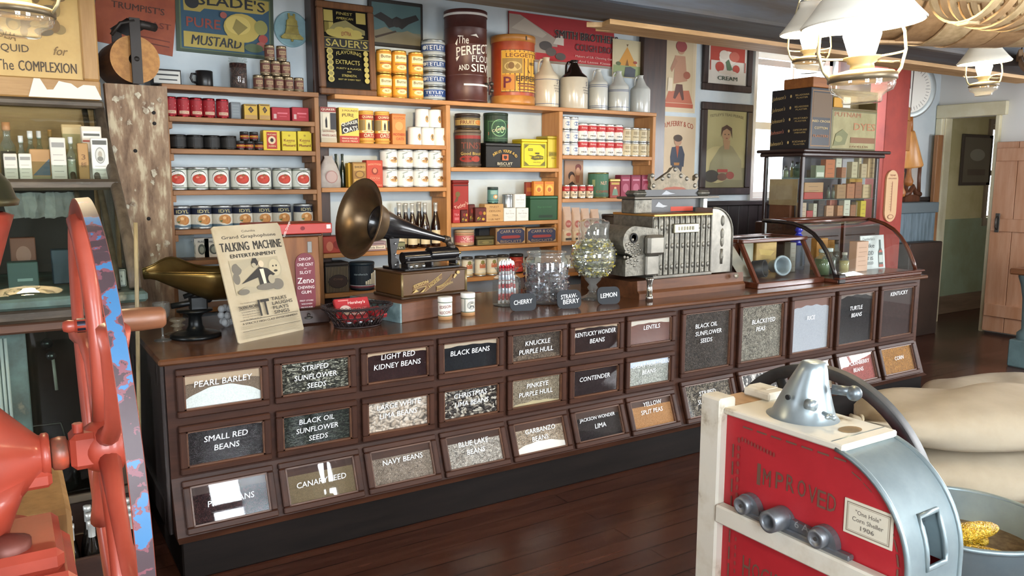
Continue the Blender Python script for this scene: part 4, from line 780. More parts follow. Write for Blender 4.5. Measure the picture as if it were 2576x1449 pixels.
# bottom: striped tin and blue drum
st = [('r', 0, 0, 1, 1, '#2a211b')]+[('r', .05+.062*i, .02, .072+.062*i, .97, '#8d7a5a') for i in range(15)]+[('e', .52, .42, .42, .26, '#1d1512'), ('e', .52, .42, .39, .23, '#33201a'), ('t', 'Crisp', .52, .50, .4, .1, '#6b4a3a')]
pk('cracker_tin', 'dark striped tin with oval badge under the horn', 'tin', 818, 877, 660, M4, 1.43, .12, '#241c18', st, None, '#2e2622')
p = atY(911, 700, 1.49); r_ = 30.5*depth_of(p)/F_PX
ft = [('r', -1, 0, 2, 1, '#17222e'), ('r', -1, 0, 2, .06, '#3a2a30'), ('r', -1, .06, 2, .12, '#7d2a3a'), ('r', -1, .12, 2, .15, '#c9c9c9'), ('t', 'sandwich', .38, .62, .56, .08, '#9fb0b8')]
for i, (x, hh) in enumerate(((.60, .30), (.68, .34), (.76, .38), (.84, .62), (.92, .66), (1.0, .70))): ft += [('r', x-.034, .18, x+.034, hh, '#d8cdb4'), ('e', x, hh, .034, .03, '#e6dec8')]
t = can_proto('cookie_tin', 'round navy tin printed with stacked biscuits, beside the phonograph', 'tin', r_, atY(911, 660, 1.49).z-M4, ft, '#1d2a38', '#17222e', None, -.25, '#22303c'); t.location = (p.x, 1.49, M4)

# ================================================================== goods, biscuit shelf (third unit)
def round_tin(name, label, x0, x1, yt, zs, yc, art, body, paper, lid=None, cat='tin', group=None, turn=-.35, met=True):
    p = atY((x0+x1)/2, yt+40, yc); r = (x1-x0)/2*depth_of(p)/F_PX*.985; h = atY((x0+x1)/2, yt+2, yc).z-zs
    t = can_proto(name, label, cat, r, h, art, body, paper, group, turn, lid, met); t.location = (p.x, yc, zs); return r, h, p.x
bs = [('r', -1, 0, 2, 1, '#3a2a22'), ('r', -1, .80, 2, .90, '#8d2a24'), ('r', -1, .9, 2, .96, '#6b5a48'), ('t', "TINS'S", .62, .60, .9, .2, '#7a3a28', {'bold': 2}), ('t', 'Good Biscuit', .6, .36, .9, .09, '#c9a85a'), ('e', .4, .2, .3, .1, '#8d2a20'), ('e', .75, .2, .2, .09, '#a03a28'), ('r', -1, .0, 2, .06, '#4a3a2e')]
r_, h_, x_ = round_tin('biscuit_tin', 'big round brown biscuit tin, under the smaller round tin', 1143, 1210, 327, R1_, 1.49, bs, '#7a6450', '#3a2a22', '#6b5a48')
fr = [('r', -1, 0, 2, 1, '#2a221e'), ('r', -1, .2, 2, .68, '#b59a5e'), ('t', 'FRUIT', .42, .44, .6, .3, '#6d2e22', {'bold': 1.5}), ('e', .95, .44, .2, .2, '#c77a2e'), ('r', -1, .74, 2, .8, '#8d7a4c')]
p = atY(1170, 310, 1.49); t = can_proto('fruit_tin', 'round black and tan tin sitting on the big biscuit tin', 'tin', r_*.95, atY(1170, 288, 1.49).z-(R1_+h_+.005), fr, '#5a4a38', '#2a221e', None, -.35, '#3a302a'); t.location = (x_, 1.49, R1_+h_+.005)
ay = [('r', .02, .02, .98, .98, '#1c1a18')]
for i, ch in enumerate('Austin Young & Co'):
    if ch != ' ': u = -1+2*i/15.; ay.append(('t', ch, .52+.34*math.sin(u*1.15), .46+.32*math.cos(u*1.15), None, .13, '#c9a24a', {'rot': -u*.9}))
ay += [('r', .44, .34, .62, .62, '#c96a3a'), ('p', [(.48, .56), (.58, .56), (.58, .44), (.53, .38), (.48, .44)], '#33201a'), ('t', 'BISCUIT', .52, .18, .44, .13, '#d9cdb0', {'bold': 1.2}), ('t', 'BOSTON, MASS', .52, .06, .32, .05, '#b5a988')]
pk('biscuit_tin', 'black rectangular biscuit tin with gold arched lettering', 'tin', 1223, 1310, 360, R1_, 1.412, .09, '#1c1a18', ay, None, '#23211e', None, 1)
a_ = atY(1263, 400, 1.425); gz = atY(1263, 360, 1.412).z
gn = [('r', -1, 0, 2, 1, '#27452f'), ('r', -1, .82, 2, 1, '#1f3022'), ('e', .58, .50, .34, .33, '#7fae7a'), ('e', .58, .50, .31, .30, '#1f4a30'), ('t', 'CO', .60, .44, .36, .28, '#9fc490'), ('p', [(.1, .34), (1.1, .66), (1.1, .52), (.1, .22)], '#c0503c'), ('t', 'COFFEE', .56, .44, .6, .1, '#e0cfa8', {'rot': .22}), ('f', .1, .1, 1.05, .76, .012, '#6f9c6a')]
p = atY(1247, 320, 1.47); t = can_proto('coffee_can', 'dark green round can on the black biscuit tin', 'can', 30.5*depth_of(p)/F_PX, atY(1247, 287, 1.49).z-gz-.002, gn, '#2c3a2e', '#27452f', None, -.38, '#243428'); t.location = (p.x, 1.47, gz+.001)
yt_ = [('r', .02, .02, .98, .98, '#d9c420'), ('f', .07, .07, .93, .93, .022, '#4a4416'), ('p', [(.1, .9), (.28, .9), (.1, .74)], '#6b6420'), ('p', [(.9, .9), (.72, .9), (.9, .74)], '#6b6420'), ('p', [(.1, .1), (.28, .1), (.1, .26)], '#6b6420'), ('p', [(.9, .1), (.72, .1), (.9, .26)], '#6b6420'), ('r', .24, .66, .42, .76, '#7a7020'), ('t', 'TOY', .33, .71, .14, .05, '#e0d040'), ('p', [(.24, .5), (.4, .44), (.34, .36), (.5, .30), (.84, .34), (.84, .46), (.62, .52), (.5, .46)], '#5a5218'), ('r', .52, .54, .68, .60, '#4a4416'), ('t', 'COFFEE TEA', .64, .41, .36, .06, '#d9c420'), ('t', 'AND SPICES', .58, .22, .3, .04, '#6b6420')]
pk('yellow_tin', 'bright yellow square tin with black corner ornaments', 'tin', 1313, 1376, 350, R1_, 1.41, .12, '#cdb81d', yt_, [('r', .1, .1, .9, .9, '#8a7a12')], '#c4ae1c', None, 1)
pk('yellow_tin', 'darker yellow tin touching the shelf upright, right of the ornamented one', 'tin', 1378, 1406, 342, R1_, 1.43, .14, '#b09a1e', [('r', .1, .4, .9, .56, '#8a7a1c'), ('t', 'SPICES', .5, .48, .7, .06, '#5a5018'), ('t', 'TEA', .5, .34, .4, .05, '#5a5018')], None, '#a08c1c', None, 1)
# tea shelf
pk('tea_tin', 'tall red tea tin with slanted white script', 'tin', 1139, 1179, 453, R2_, 1.46, .09, '#8d2620', [('r', .03, .03, .97, .97, '#9a2c24'), ('p', [(.05, .5), (.4, .8), (.3, .55)], '#5d4a2c'), ('t', "Tetley's", .52, .42, .9, .13, '#d6b09c', {'rot': .35}), ('e', .3, .72, .15, .07, '#6d5a2e'), ('r', .04, .93, .96, .97, '#5a1c18')], None, '#7a211c', None, 1)
pk('small_tin', 'small plain red tin in front of the tall red tea tin', 'tin', 1140, 1158, 526, R2_, 1.41, .04, '#a82a2e', [('t', 'TEA', .5, .6, .7, .15, '#d99a98'), ('r', .2, .2, .8, .4, '#c4666a')])
flw = [('r', .03, .03, .97, .97, '#5a2018'), ('e', .3, .25, .14, .1, '#c9a02e'), ('e', .7, .2, .13, .09, '#c9a02e'), ('e', .8, .6, .12, .12, '#b8902a'), ('e', .45, .62, .16, .13, '#8d3026'), ('p', [(.1, .1), (.5, .5), (.3, .1)], '#4a5a2a')]
for i, (a, b, yf) in enumerate(((1160, 1177, 1.415), (1180, 1195, 1.45), (1196, 1224, 1.415))): pk('small_tin', 'small dark red tin with yellow flowers, %s' % ('beside the plain red tin', 'half hidden in the middle', 'nearest the wooden tea box')[i], 'tin', a, b, (528, 514, 522)[i], R2_, yf, .04, '#4a1a15', flw, None, None, 'flowered tea tins', 1)
wb = wood('#c9a06a', '#b58a55', 'x', .6)
pk('tea_chest', 'small pale wooden tea box lettered ceylon tea', 'box', 1220, 1267, 513, R2_, 1.42, .08, wb, [('t', 'FINEST', .5, .84, .5, .1, '#6d4a2a'), ('t', 'CEYLON', .52, .60, .6, .1, '#6d4a2a'), ('t', 'TEA', .54, .36, .34, .1, '#6d4a2a'), ('t', '1 LB. NET', .5, .13, .6, .1, '#6d4a2a')])
tz = atY(1243, 513, 1.42).z
tl = [('r', .04, .0, .96, 1, '#5f8c86'), ('r', .2, .62, .8, .9, '#8fb0a8'), ('e', .6, .42, .24, .17, '#d99a62'), ('e', .6, .42, .12, .09, '#efe0c4'), ('r', .1, .08, .9, .2, '#3f6a66')]
round_tin('tea_tin', 'tall teal tin with orange spot standing on the wooden tea box', 1226, 1253, 470, tz+.001, 1.46, [('r', -1, 0, 2, 1, '#5f8c86'), ('r', .2, .62, .9, .9, '#8fb0a8'), ('e', .7, .42, .24, .17, '#d99a62'), ('e', .7, .42, .12, .09, '#efe0c4'), ('r', -1, .05, 2, .15, '#3f6a66')], '#3c5450', '#5f8c86', '#33423f')
wbx = [('r', .03, .03, .97, .97, '#e4e2dc'), ('t', 'TEA', .5, .78, .2, .06, '#8a8a90'), ('t', 'Earl Grey', .5, .58, .7, .13, '#85868c'), ('r', .2, .36, .8, .38, '#b5b5b8'), ('r', .3, .26, .7, .28, '#b5b5b8')]
b1 = pk('tea_box', 'small white tea box, left of the lower pair', 'box', 1268, 1298, 523, R2_, 1.42, .05, '#dcdad4', wbx, None, None, 'small white tea boxes'); b2 = pk('tea_box', 'small white tea box, right of the lower pair', 'box', 1300, 1330, 523, R2_, 1.42, .05, '#dcdad4', wbx, None, None, 'small white tea boxes')
wz = atY(1300, 523, 1.42).z
pk('tea_box', 'small white tea box on top of the lower pair', 'box', 1295, 1323, 488, wz+.001, 1.42, .05, '#dcdad4', wbx, None, None, 'small white tea boxes')
round_tin('silver_cup', 'plain silver tin cup beside the topmost white tea box', 1263, 1292, 487, wz+.001, 1.47, None, '#b0b4b8', '#b0b4b8')
p = atY(1308, 500, 1.55); rr = 28*depth_of(p)/F_PX; k = MB(); X_ = Matrix.Translation((p.x, 1.575, R2_+rr)) @ Matrix.Rotation(PI/2-.14, 4, 'X'); k.lathe([(0, .004), (rr*.62, .004), (rr*.70, .008), (rr*.98, .016), (rr, .018), (rr*.98, .011), (rr*.66, 0), (0, 0)], P('#3b1d2c', .25, coat=.4), n=36, X=X_); k.lathe([(rr*.74, .0125), (rr*.80, .0145)], P('#7d5a6a', .3), n=36, X=X_)
tag(k.build_at('plate', (p.x, 1.575, R2_)), 'dark purple plate standing upright behind the white tea boxes', 'plate')
gt = pk('green_tin', 'dark green rectangular tin carrying orange packets', 'tin', 1334, 1404, 493, R2_, 1.41, .13, '#1d4526', [('r', .02, .02, .98, .98, '#1f4a29'), ('t', 'Special', .5, .62, .5, .1, '#35663c'), ('r', .3, .12, .8, .24, '#16321c')], None, '#245030', None, 1)
gz = atY(1368, 493, 1.41).z
ob = [('r', .03, .03, .97, .97, '#d98a2a'), ('e', .5, .48, .34, .26, '#e3b04a'), ('e', .5, .42, .2, .16, '#b5602a'), ('r', .1, .84, .9, .93, '#c4622a')]
for i, (a, b) in enumerate(((1343, 1368), (1370, 1394))): pk('spice_packet', 'bright orange and yellow packet, %s of the front two on the green tin' % ('left' if i == 0 else 'right'), 'packet', a, b, 456, gz+.001, 1.415, .03, '#c97420', ob, None, None, 'orange packets on the green tin')
for i, (a, b) in enumerate(((1310, 1327), (1328, 1344))): pk('spice_packet', 'red and brown packet behind the orange ones, %s on the green tin' % ('left' if i == 0 else 'right'), 'packet', a+14, b+12, 458, gz+.001, 1.46, .03, '#8d3a22', [('r', .06, .3, .94, .6, '#a8642a')], None, None, 'orange packets on the green tin')
# saltine shelf
round_tin('saltine_tin', 'round pink and tan saltine tin', 1143, 1193, 577, R3_, 1.475, [('r', -1, 0, 2, 1, '#b98a6a'), ('r', -1, .18, 2, .74, '#b3505a'), ('e', .6, .52, .34, .2, '#c98a86'), ('t', 'Veri', .6, .52, .5, .2, '#e6d2c4'), ('t', 'SALTINES', .6, .26, .74, .12, '#e3c9b8'), ('r', -1, .78, 2, .86, '#8d6a4c')], '#9c8a70', '#b98a6a', '#a89478')
pk('small_tin', 'low dark gold tin between the saltine tin and blue biscuit tins', 'tin', 1199, 1244, 594, R3_, 1.43, .07, '#3c3520', [('r', .04, .06, .96, .94, '#5d5430'), ('f', .1, .15, .9, .85, .06, '#8d8048'), ('e', .5, .5, .2, .2, '#7d7040')], [('r', .1, .1, .9, .9, '#1c1a14')], '#4a4228', None, 1)
cr = [('r', .01, .02, .99, .98, '#8d6a44'), ('r', .04, .08, .96, .92, '#272a4a'), ('t', 'CARR & CO', .5, .74, .7, .17, '#a08a70', {'arc': .04}), ('e', .28, .44, .1, .09, '#8d2f2c'), ('e', .72, .44, .1, .09, '#8d2f2c'), ('r', .28, .35, .72, .53, '#8d2f2c'), ('t', 'BISCUITS', .5, .2, .7, .15, '#8d7a66', {'arc': -.03}), ('p', [(.04, .92), (.14, .92), (.04, .76)], '#a8885c'), ('p', [(.96, .92), (.86, .92), (.96, .76)], '#a8885c'), ('p', [(.04, .08), (.14, .08), (.04, .24)], '#a8885c'), ('p', [(.96, .08), (.86, .08), (.96, .24)], '#a8885c')]
for i, (a, b) in enumerate(((1247, 1322), (1325, 1400))): pk('biscuit_tin', 'navy blue biscuit tin with red name strip, %s of the pair' % ('left' if i == 0 else 'right'), 'tin', a, b, 572, R3_, 1.415, .08, '#6b4c30', cr, None, None, 'navy biscuit tins', 1)
pk('dark_box', 'nearly black box at the back beside the saltine tin', 'box', 1206, 1250, 575, R3_, 1.50, .06, '#191b22')
# lower row of cream cans
syr = [('r', -1, 0, 2, 1, '#d6cfc0'), ('p', [(.1, .1), (.9, .1), (.78, .6), (.6, .86), (.44, .7)], '#dcb878'), ('e', .6, .62, .3, .12, '#b0583a'), ('r', .3, .42, .92, .62, '#b86a4a'), ('e', .58, .78, .18, .12, '#7d7a44'), ('r', -1, .0, 2, .08, '#b59a6a'), ('r', .2, .16, .95, .3, '#e6dcc4'), ('r', -1, .93, 2, 1, '#9a948a')]
cans('syrup_can', 'cream can with red and gold label', 'of five on the lower shelf', [(1128, 1158, 645), (1160, 1190, 645), (1193, 1223, 646), (1224, 1250, 646), (1252, 1278, 646)], R4_, 1.455, syr, 'can', 'cream syrup cans', paper='#d6cfc0', lid='#33302e', turn=-.2)
round_tin('red_can', 'red round can with black lid at the end of the cream cans', 1281, 1316, 638, R4_, 1.49, [('r', -1, 0, 2, 1, '#a03026'), ('e', .6, .5, .4, .3, '#c95a40'), ('e', .6, .5, .32, .22, '#8d241c')], '#2a2422', '#a03026', '#23201f')
round_tin('small_jar', 'small teal and red jar behind the candy jars', 1320, 1346, 646, R4_, 1.47, [('r', -1, .45, 2, 1, '#5d7f7a'), ('r', -1, 0, 2, .45, '#a83a2e'), ('r', .4, .1, .9, .4, '#d9c4a0')], '#4a5654', '#5d7f7a', '#2c3230')
for i, (a, b, c1) in enumerate(((1190, 1219, '#9c3a22'), (1224, 1256, '#c9ccca'))): pk('packet', ('orange-red packet on the lowest shelf behind the counter', 'white packet on the lowest shelf behind the counter')[i], 'packet', a, b, 738, .70, 1.43, .06, c1, [('r', .1, .3, .9, .6, ('#c98a3a', '#5a6670')[i])])

# ================================================================== goods, right shelf
mk = [('r', -1, 0, 2, 1, '#cfc6b2'), ('r', -1, .84, 2, .95, '#5b6e94'), ('e', .6, .5, .34, .2, '#7f8fae'), ('r', -1, .05, 2, .12, '#8d7a5a')]
mk2 = [('r', -1, 0, 2, 1, '#dcdad4'), ('e', .7, .46, .3, .22, '#6f7fa2'), ('r', -1, .9, 2, .97, '#8590a8')]
def stack(name, desc, px, ytops, zs, yc, art, group, paper, body='#b9bcbc', turn=-.35, cat='can'):
    q = [atY((a+b)/2, ytops[0]+25, yc).x for a, b in px]; n = len(px); m_ = len(ytops)
    r = (q[-1]-q[0])/(2*max(n-1, 1))-.0008 if n > 1 else (px[0][1]-px[0][0])/2*depth_of(atY(px[0][0], 330, yc))/F_PX
    h = (atY((px[0][0]+px[-1][1])/2, ytops[-1], yc).z-zs)/m_-.001
    f = None
    for j in range(m_):
        for i in range(n):
            lb = '%s, %s on the %s tier' % (desc, nth(i, n) if n > 2 else ('left' if i == 0 else 'right'), (['lower', 'upper'] if m_ == 2 else ['bottom', 'middle', 'top'])[j])
            if f is None: f = can_proto(name, lb, cat, r, h, art, body, paper, group, turn); f.location = (q[0], yc, zs); continue
            dup(f, (q[0]+(q[-1]-q[0])*i/max(n-1, 1), yc, zs+j*(h+.001)), lb)
stack('milk_can', 'slim cream and blue can beside the shelf upright', [(1412, 1430), (1431, 1452)], [359, 326, 294], X1, 1.46, mk2, 'slim cream and blue cans', '#dcdad4')
rd = [('r', -1, 0, 2, 1, '#e6e2dc'), ('r', -1, .52, 2, .95, '#b8353a'), ('t', 'Soup', .6, .76, .6, .16, '#ecd9d0'), ('p', [(.5, .3), (.62, .62), (.9, .6), (1.0, .3)], '#c04a4a'), ('e', .6, .44, .16, .1, '#e9e0d2'), ('t', 'MILK', .55, .16, .5, .12, '#3a3a40')]
stack('milk_can', 'red and white can', [(1453, 1475), (1477, 1497), (1498, 1519), (1521, 1542), (1543, 1562)], [355, 312], X1, 1.46, rd, 'red and white cans on the right shelf', '#e6e2dc')
cm = [('r', -1, 0, 2, 1, '#cfc2a2'), ('r', .3, .5, 1.0, .8, '#a8987a'), ('r', .7, .1, .78, .9, '#e0d7be'), ('t', 'PEAS', .55, .3, .6, .14, '#6b5f48'), ('r', -1, .92, 2, 1, '#a89c84')]
stack('vegetable_can', 'cream-coloured can near the shelf end', [(1564, 1583), (1585, 1602), (1604, 1623), (1624, 1643)], [357, 322], X1, 1.46, cm, 'cream cans near the shelf end', '#cfc2a2')
A = atY(1420, 463, 1.6); B_ = atY(1467, 463, 1.6); zt = atY(1443, 403, 1.6).z; k = MB(); k.cbox(A.x, B_.x, 1.60, 1.608, X2+.001, zt, P('#8d6e58', .6), .002); cv = front(k, (A.x+B_.x)/2, 1.60, X2, B_.x-A.x, zt-X2)
cv.art([('r', .02, .02, .98, .98, '#a07c62'), ('e', .36, .58, .17, .12, '#3a2822'), ('e', .40, .50, .13, .12, '#b58a6c'), ('p', [(.05, .05), (.6, .05), (.56, .36), (.4, .44), (.15, .34)], '#33241f'), ('e', .72, .80, .16, .10, '#6d2e26'), ('e', .70, .70, .11, .11, '#b98e70'), ('p', [(.55, .6), (.8, .6), (.75, .4), (.6, .4)], '#8d5a46')])
tag(k.build_at('picture_card', ((A.x+B_.x)/2, 1.604, X2)), 'small brown picture of a couple behind the red-topped cans', 'picture')
bk = [('r', -1, 0, 2, 1, '#ddd0b8'), ('r', -1, .56, 2, 1, '#b53036'), ('t', 'BEANS', .5, .2, .7, .17, '#3a2a26'), ('p', [(.3, .56), (.7, .56), (.5, .34)], '#3a2a26'), ('t', 'Baked', .5, .74, .6, .13, '#e6c9b8')]
cans('bean_can', 'small red-topped can', 'of four in front of the couple picture', [(1414, 1433, 464), (1434, 1453, 465), (1454, 1473, 465), (1474, 1492, 465)], X2, 1.44, bk, 'can', 'small red-topped cans', paper='#ddd0b8', turn=-.3)
round_tin('coffee_can', 'green coffee can with red diamond', 1478, 1531, 432, X2, 1.48, [('r', -1, 0, 2, 1, '#3f6e58'), ('p', [(.34, .6), (.62, .86), (1.0, .6), (.62, .34)], '#b5402e'), ('t', 'NUT', .64, .6, .34, .16, '#e0b8a0'), ('t', 'COFFEE', .6, .22, .7, .11, '#a84a38'), ('r', -1, .0, 2, .1, '#35584a'), ('r', .05, .45, .2, .75, '#8d9a6a')], '#7d7448', '#3f6e58', None, 'can')
pk('spice_tin', 'little red and green tin beside the green coffee can', 'tin', 1535, 1560, 450, X2, 1.43, .05, '#7d2e22', [('r', .05, .05, .95, .95, '#8d3226'), ('p', [(.2, .15), (.8, .15), (.7, .5), (.5, .7), (.3, .5)], '#6d8a78'), ('r', .1, .82, .9, .95, '#b59a4a'), ('e', .5, .62, .12, .07, '#d9b08a')], None, '#9c8a48', None, 1)
cb = [('r', .03, .03, .97, .97, '#85203f'), ('e', .5, .42, .3, .2, '#a85a70'), ('r', .15, .74, .85, .82, '#b5788a'), ('r', .05, .92, .95, .97, '#6a1832')]
for i, (a, b) in enumerate(((1562, 1586), (1588, 1612), (1614, 1637))): pk('crimson_box', 'crimson box, %s of three on the shelf behind the register' % nth(i, 3), 'box', a, b, 440, X2, 1.44, .07, '#771c38', cb, None, None, 'crimson boxes')
# flour bags
def paper_bag(label, px, yt, zs, yc, wpx, col, art, group, dz=0):
    p = atY(px, yt+50, yc); w_ = wpx*depth_of(p)/F_PX*1.08; h = atY(px, yt, yc).z-zs; k = MB(); n = 18; vs = []
    for z, a, b in ((0, .94, 1), (.06, 1, 1.1), (.4, 1.0, 1.15), (.75, .96, .95), (.9, .9, .45), (.97, .98, .14), (1, 1.02, .06)):
        for i in range(n): th = 2*PI*i/n; vs.append((w_/2*a*math.copysign(abs(math.cos(th))**.5, math.cos(th)), w_*.34*b*math.copysign(abs(math.sin(th))**.5, math.sin(th)), h*z))
    k.add(vs, [(j*n+i, j*n+(i+1) % n, (j+1)*n+(i+1) % n, (j+1)*n+i) for j in range(6) for i in range(n)]+[tuple(range(n))], P(col, .7, 0, '#c2a898', 10, (1, 1, 1), .1), True)
    front(k, 0, -w_*.395, 0, w_, h).art(art); o = k.build('flour_bag', None, False); o.location = (p.x, yc, zs); return tag(o, label, 'bag', group)
ba = [('e', .5, .5, .34, .11, '#a8564c'), ('t', 'FLOUR', .5, .5, .46, .07, '#e0c9bc'), ('r', .15, .08, .85, .28, '#dfd2c0'), ('r', .2, .1, .8, .15, '#2a2622'), ('e', .5, .22, .26, .05, '#b5685a')]
for i, px in enumerate((1424, 1447, 1470, 1494)): paper_bag('tall pinkish flour bag with red oval, %s in its row of four' % nth(i, 4), px, 520+2*i, X3, 1.485, 24, '#cdb5a6', ba, 'tall flour bags')
for i, px in enumerate((1424, 1449)): paper_bag('short cream flour bag in front of the tall bags, %s of two' % ('left' if i == 0 else 'right'), px, 577, X3, 1.425, 24, '#d9ccb8', [('r', .15, .12, .85, .3, '#33302c'), ('e', .5, .6, .3, .14, '#b5685a')], 'short flour bags')
round_tin('dark_tin', 'dark brown round tin with gold mark, right of the flour bags', 1513, 1562, 538, X3, 1.49, [('r', -1, 0, 2, 1, '#2a1f1a'), ('p', [(.4, .3), (.6, .7), (.8, .3), (.6, .42)], '#a8823a'), ('e', .6, .5, .36, .08, '#8d6c30')], '#3a2a22', '#2a1f1a', '#33261f')

# ================================================================== posters and pictures on the back wall
def poster(name, label, x0, x1, y0, y1, art, frame=None, th=.004, rot=0., cat='poster', col='#d9ccb0', ft=.05, y=YB, glass_=False, z1=None):
    a = atY(x0, (y0+y1)/2, y); b = atY(x1, (y0+y1)/2, y); w_ = b.x-a.x; zb = atY((x0+x1)/2, y1, y).z; zt = z1 or atY((x0+x1)/2, y0, y).z; h = zt-zb
    if frame:
        t = thing(name, label, cat, ((a.x+b.x)/2, y-.0015, zb)); k = MB()
        for q in ((-w_/2, w_/2, 0, ft), (-w_/2, w_/2, h-ft, h), (-w_/2, -w_/2+ft, ft, h-ft), (w_/2-ft, w_/2, ft, h-ft)): k.cbox(q[0], q[1], -.03, 0, q[2], q[3], frame, .005)
        k.build('frame', t, False); k = MB(); k.box(-w_/2+ft, w_/2-ft, -.012, -.006, ft, h-ft, P(col, .6)); front(k, 0, -.012, ft, w_-2*ft, h-2*ft).art(art); k.build('picture_sheet', t, False)
        return t
    k = MB(); k.box(-w_/2, w_/2, -th, 0, 0, h, ink(col, .7)); front(k, 0, -th, 0, w_, h).art(art)
    o = k.build(name, None, False); o.location = ((a.x+b.x)/2, y-.0015, zb); o.rotation_euler.y = rot; return tag(o, label, cat)
SK, HR = '#b98e70', '#5a3a2a'
poster('poster', 'red cough drop advertising sign behind the stoneware jugs', 1278, 1542, 22, 162, [('r', 0, 0, 1, 1, '#a82026'), ('r', 0, 0, 1, .05, '#8d8478'), ('p', [(0, .2), (0, .95), (.10, .95), (.44, .52), (.44, .36), (.30, .36), (.40, .2)], '#a09284'), ('p', [(.02, .66), (.30, .52), (.34, .60), (.14, .9)], '#b5a898'), ('p', [(.44, .62), (.5, .60), (.5, .40), (.40, .42)], '#c9c0b2'), ('e', .33, .36, .06, .10, '#4a423e'), ('e', .38, .24, .05, .09, '#584e49'), ('e', .47, .16, .05, .08, '#4f4642'), ('t', 'SMITH BROTHERS', .722, .645, .62, .17, '#c9a898', {'bold': 2}), ('t', 'SMITH BROTHERS', .725, .64, .62, .17, '#2a1b1c', {'bold': 2}), ('t', 'COUGH DROPS', .82, .40, .42, .15, '#4a2a2c', {'bold': 2.2}), ('t', 'Makers of S.B. Chewing Gum', .80, .20, .38, .06, '#d9a8a0'), ('t', 'And Lasses Kisses', .80, .10, .32, .05, '#d9a8a0')], None, .01, .0, 'sign', '#a82026', z1=2.60)
a = atY(1575, 130, 1.55); 
poster('poster', 'poster of a yellow tent beside the red cough drop sign', 1540, 1612, 70, 196, [('r', .03, .02, .97, .98, '#c9bc98'), ('r', .03, .45, .97, .98, '#c4b894'), ('r', .03, .02, .97, .32, '#8d9a6a'), ('p', [(.5, .82), (.16, .32), (.84, .32)], '#c98f3a'), ('p', [(.46, .88), (.5, .82), (.54, .89)], '#6b5030'), ('p', [(.44, .32), (.5, .5), (.56, .32)], '#7d5426'), ('p', [(.4, .02), (.44, .28), (.62, .30), (.8, .24), (.78, .02)], '#4b4f58'), ('e', .78, .42, .07, .04, '#9c4a3a'), ('e', .2, .36, .08, .05, '#5d6b48')], None, .004, 0, 'poster', '#c9bc98', y=1.60, z1=2.5)
poster('poster', 'poster of a child in a pink dress and red hat, above the seed poster', 1664, 1750, 60, 283, [('r', .03, .01, .97, .99, '#d3c2a2'), ('r', .1, .1, .9, .97, '#c9b794'), ('p', [(.1, .10), (.92, .10), (.80, .24), (.2, .22)], '#b5674c'), ('p', [(.42, .30), (.60, .30), (.66, .14), (.60, .13), (.52, .22), (.40, .14), (.34, .15)], '#5d3a30'), ('p', [(.36, .60), (.66, .60), (.74, .34), (.34, .30)], '#b08468'), ('p', [(.36, .58), (.24, .46), (.28, .42), (.44, .54)], '#a87c62'), ('e', .54, .66, .10, .045, SK), ('e', .54, .70, .16, .06, '#96423f'), ('e', .72, .40, .1, .04, '#9c5a44'), ('p', [(.16, .22), (.3, .22), (.30, .36), (.18, .36)], '#d9cbb0'), ('r', .08, .05, .92, .095, '#b55a40')], None, .004, 0, 'poster', '#ddd0b4', z1=2.72)
poster('poster', 'seed company poster of a child in a dark blue coat', 1657, 1747, 293, 468, [('r', .02, .01, .98, .99, '#cbb596'), ('t', 'D.M.FERRY & CO', .5, .86, .84, .075, '#a04a30', {'arc': .04}), ('p', [(.34, .56), (.62, .58), (.70, .46), (.68, .28), (.32, .30), (.30, .42)], '#3c4150'), ('p', [(.44, .58), (.54, .58), (.50, .40)], '#a85434'), ('p', [(.40, .34), (.56, .34), (.54, .26), (.42, .26)], '#a8743c'), ('p', [(.36, .30), (.64, .30), (.58, .08), (.5, .08), (.48, .18), (.44, .08), (.36, .08)], '#43444e'), ('e', .50, .64, .10, .06, SK), ('e', .50, .69, .12, .05, '#4a3a30')], None, .004, 0, 'poster', '#d3bf9f')
FRK = wood('#3a2a24', '#241a17', 'z', .45)
poster('framed_sign', 'red and white cream sign in a dark frame, upper right of the shelves', 1765, 1888, 58, 231, [('r', 0, 0, 1, 1, '#d6d2c8'), ('r', .06, .46, .94, .97, '#b2402e'), ('t', 'Carnation', .5, .88, .84, .14, '#e9e2d6', {'shear': .25}), ('e', .5, .52, .22, .14, '#e6e0d4'), ('e', .30, .34, .11, .1, '#b5483a'), ('e', .72, .32, .09, .08, '#b5483a'), ('e', .40, .58, .12, .09, '#ddd4c6'), ('e', .66, .56, .13, .1, '#c46a58'), ('p', [(.44, .44), (.52, .5), (.62, .3), (.5, .26)], '#5d7a5a'), ('e', .5, .24, .24, .04, '#d3cabb'), ('t', 'CREAM', .5, .12, .5, .08, '#3f5648', {'bold': 1.5}), ('r', .05, .26, .07, .46, '#b2402e'), ('r', .93, .26, .95, .46, '#b2402e')], FRK, cat='sign', ft=.055, z1=2.70)
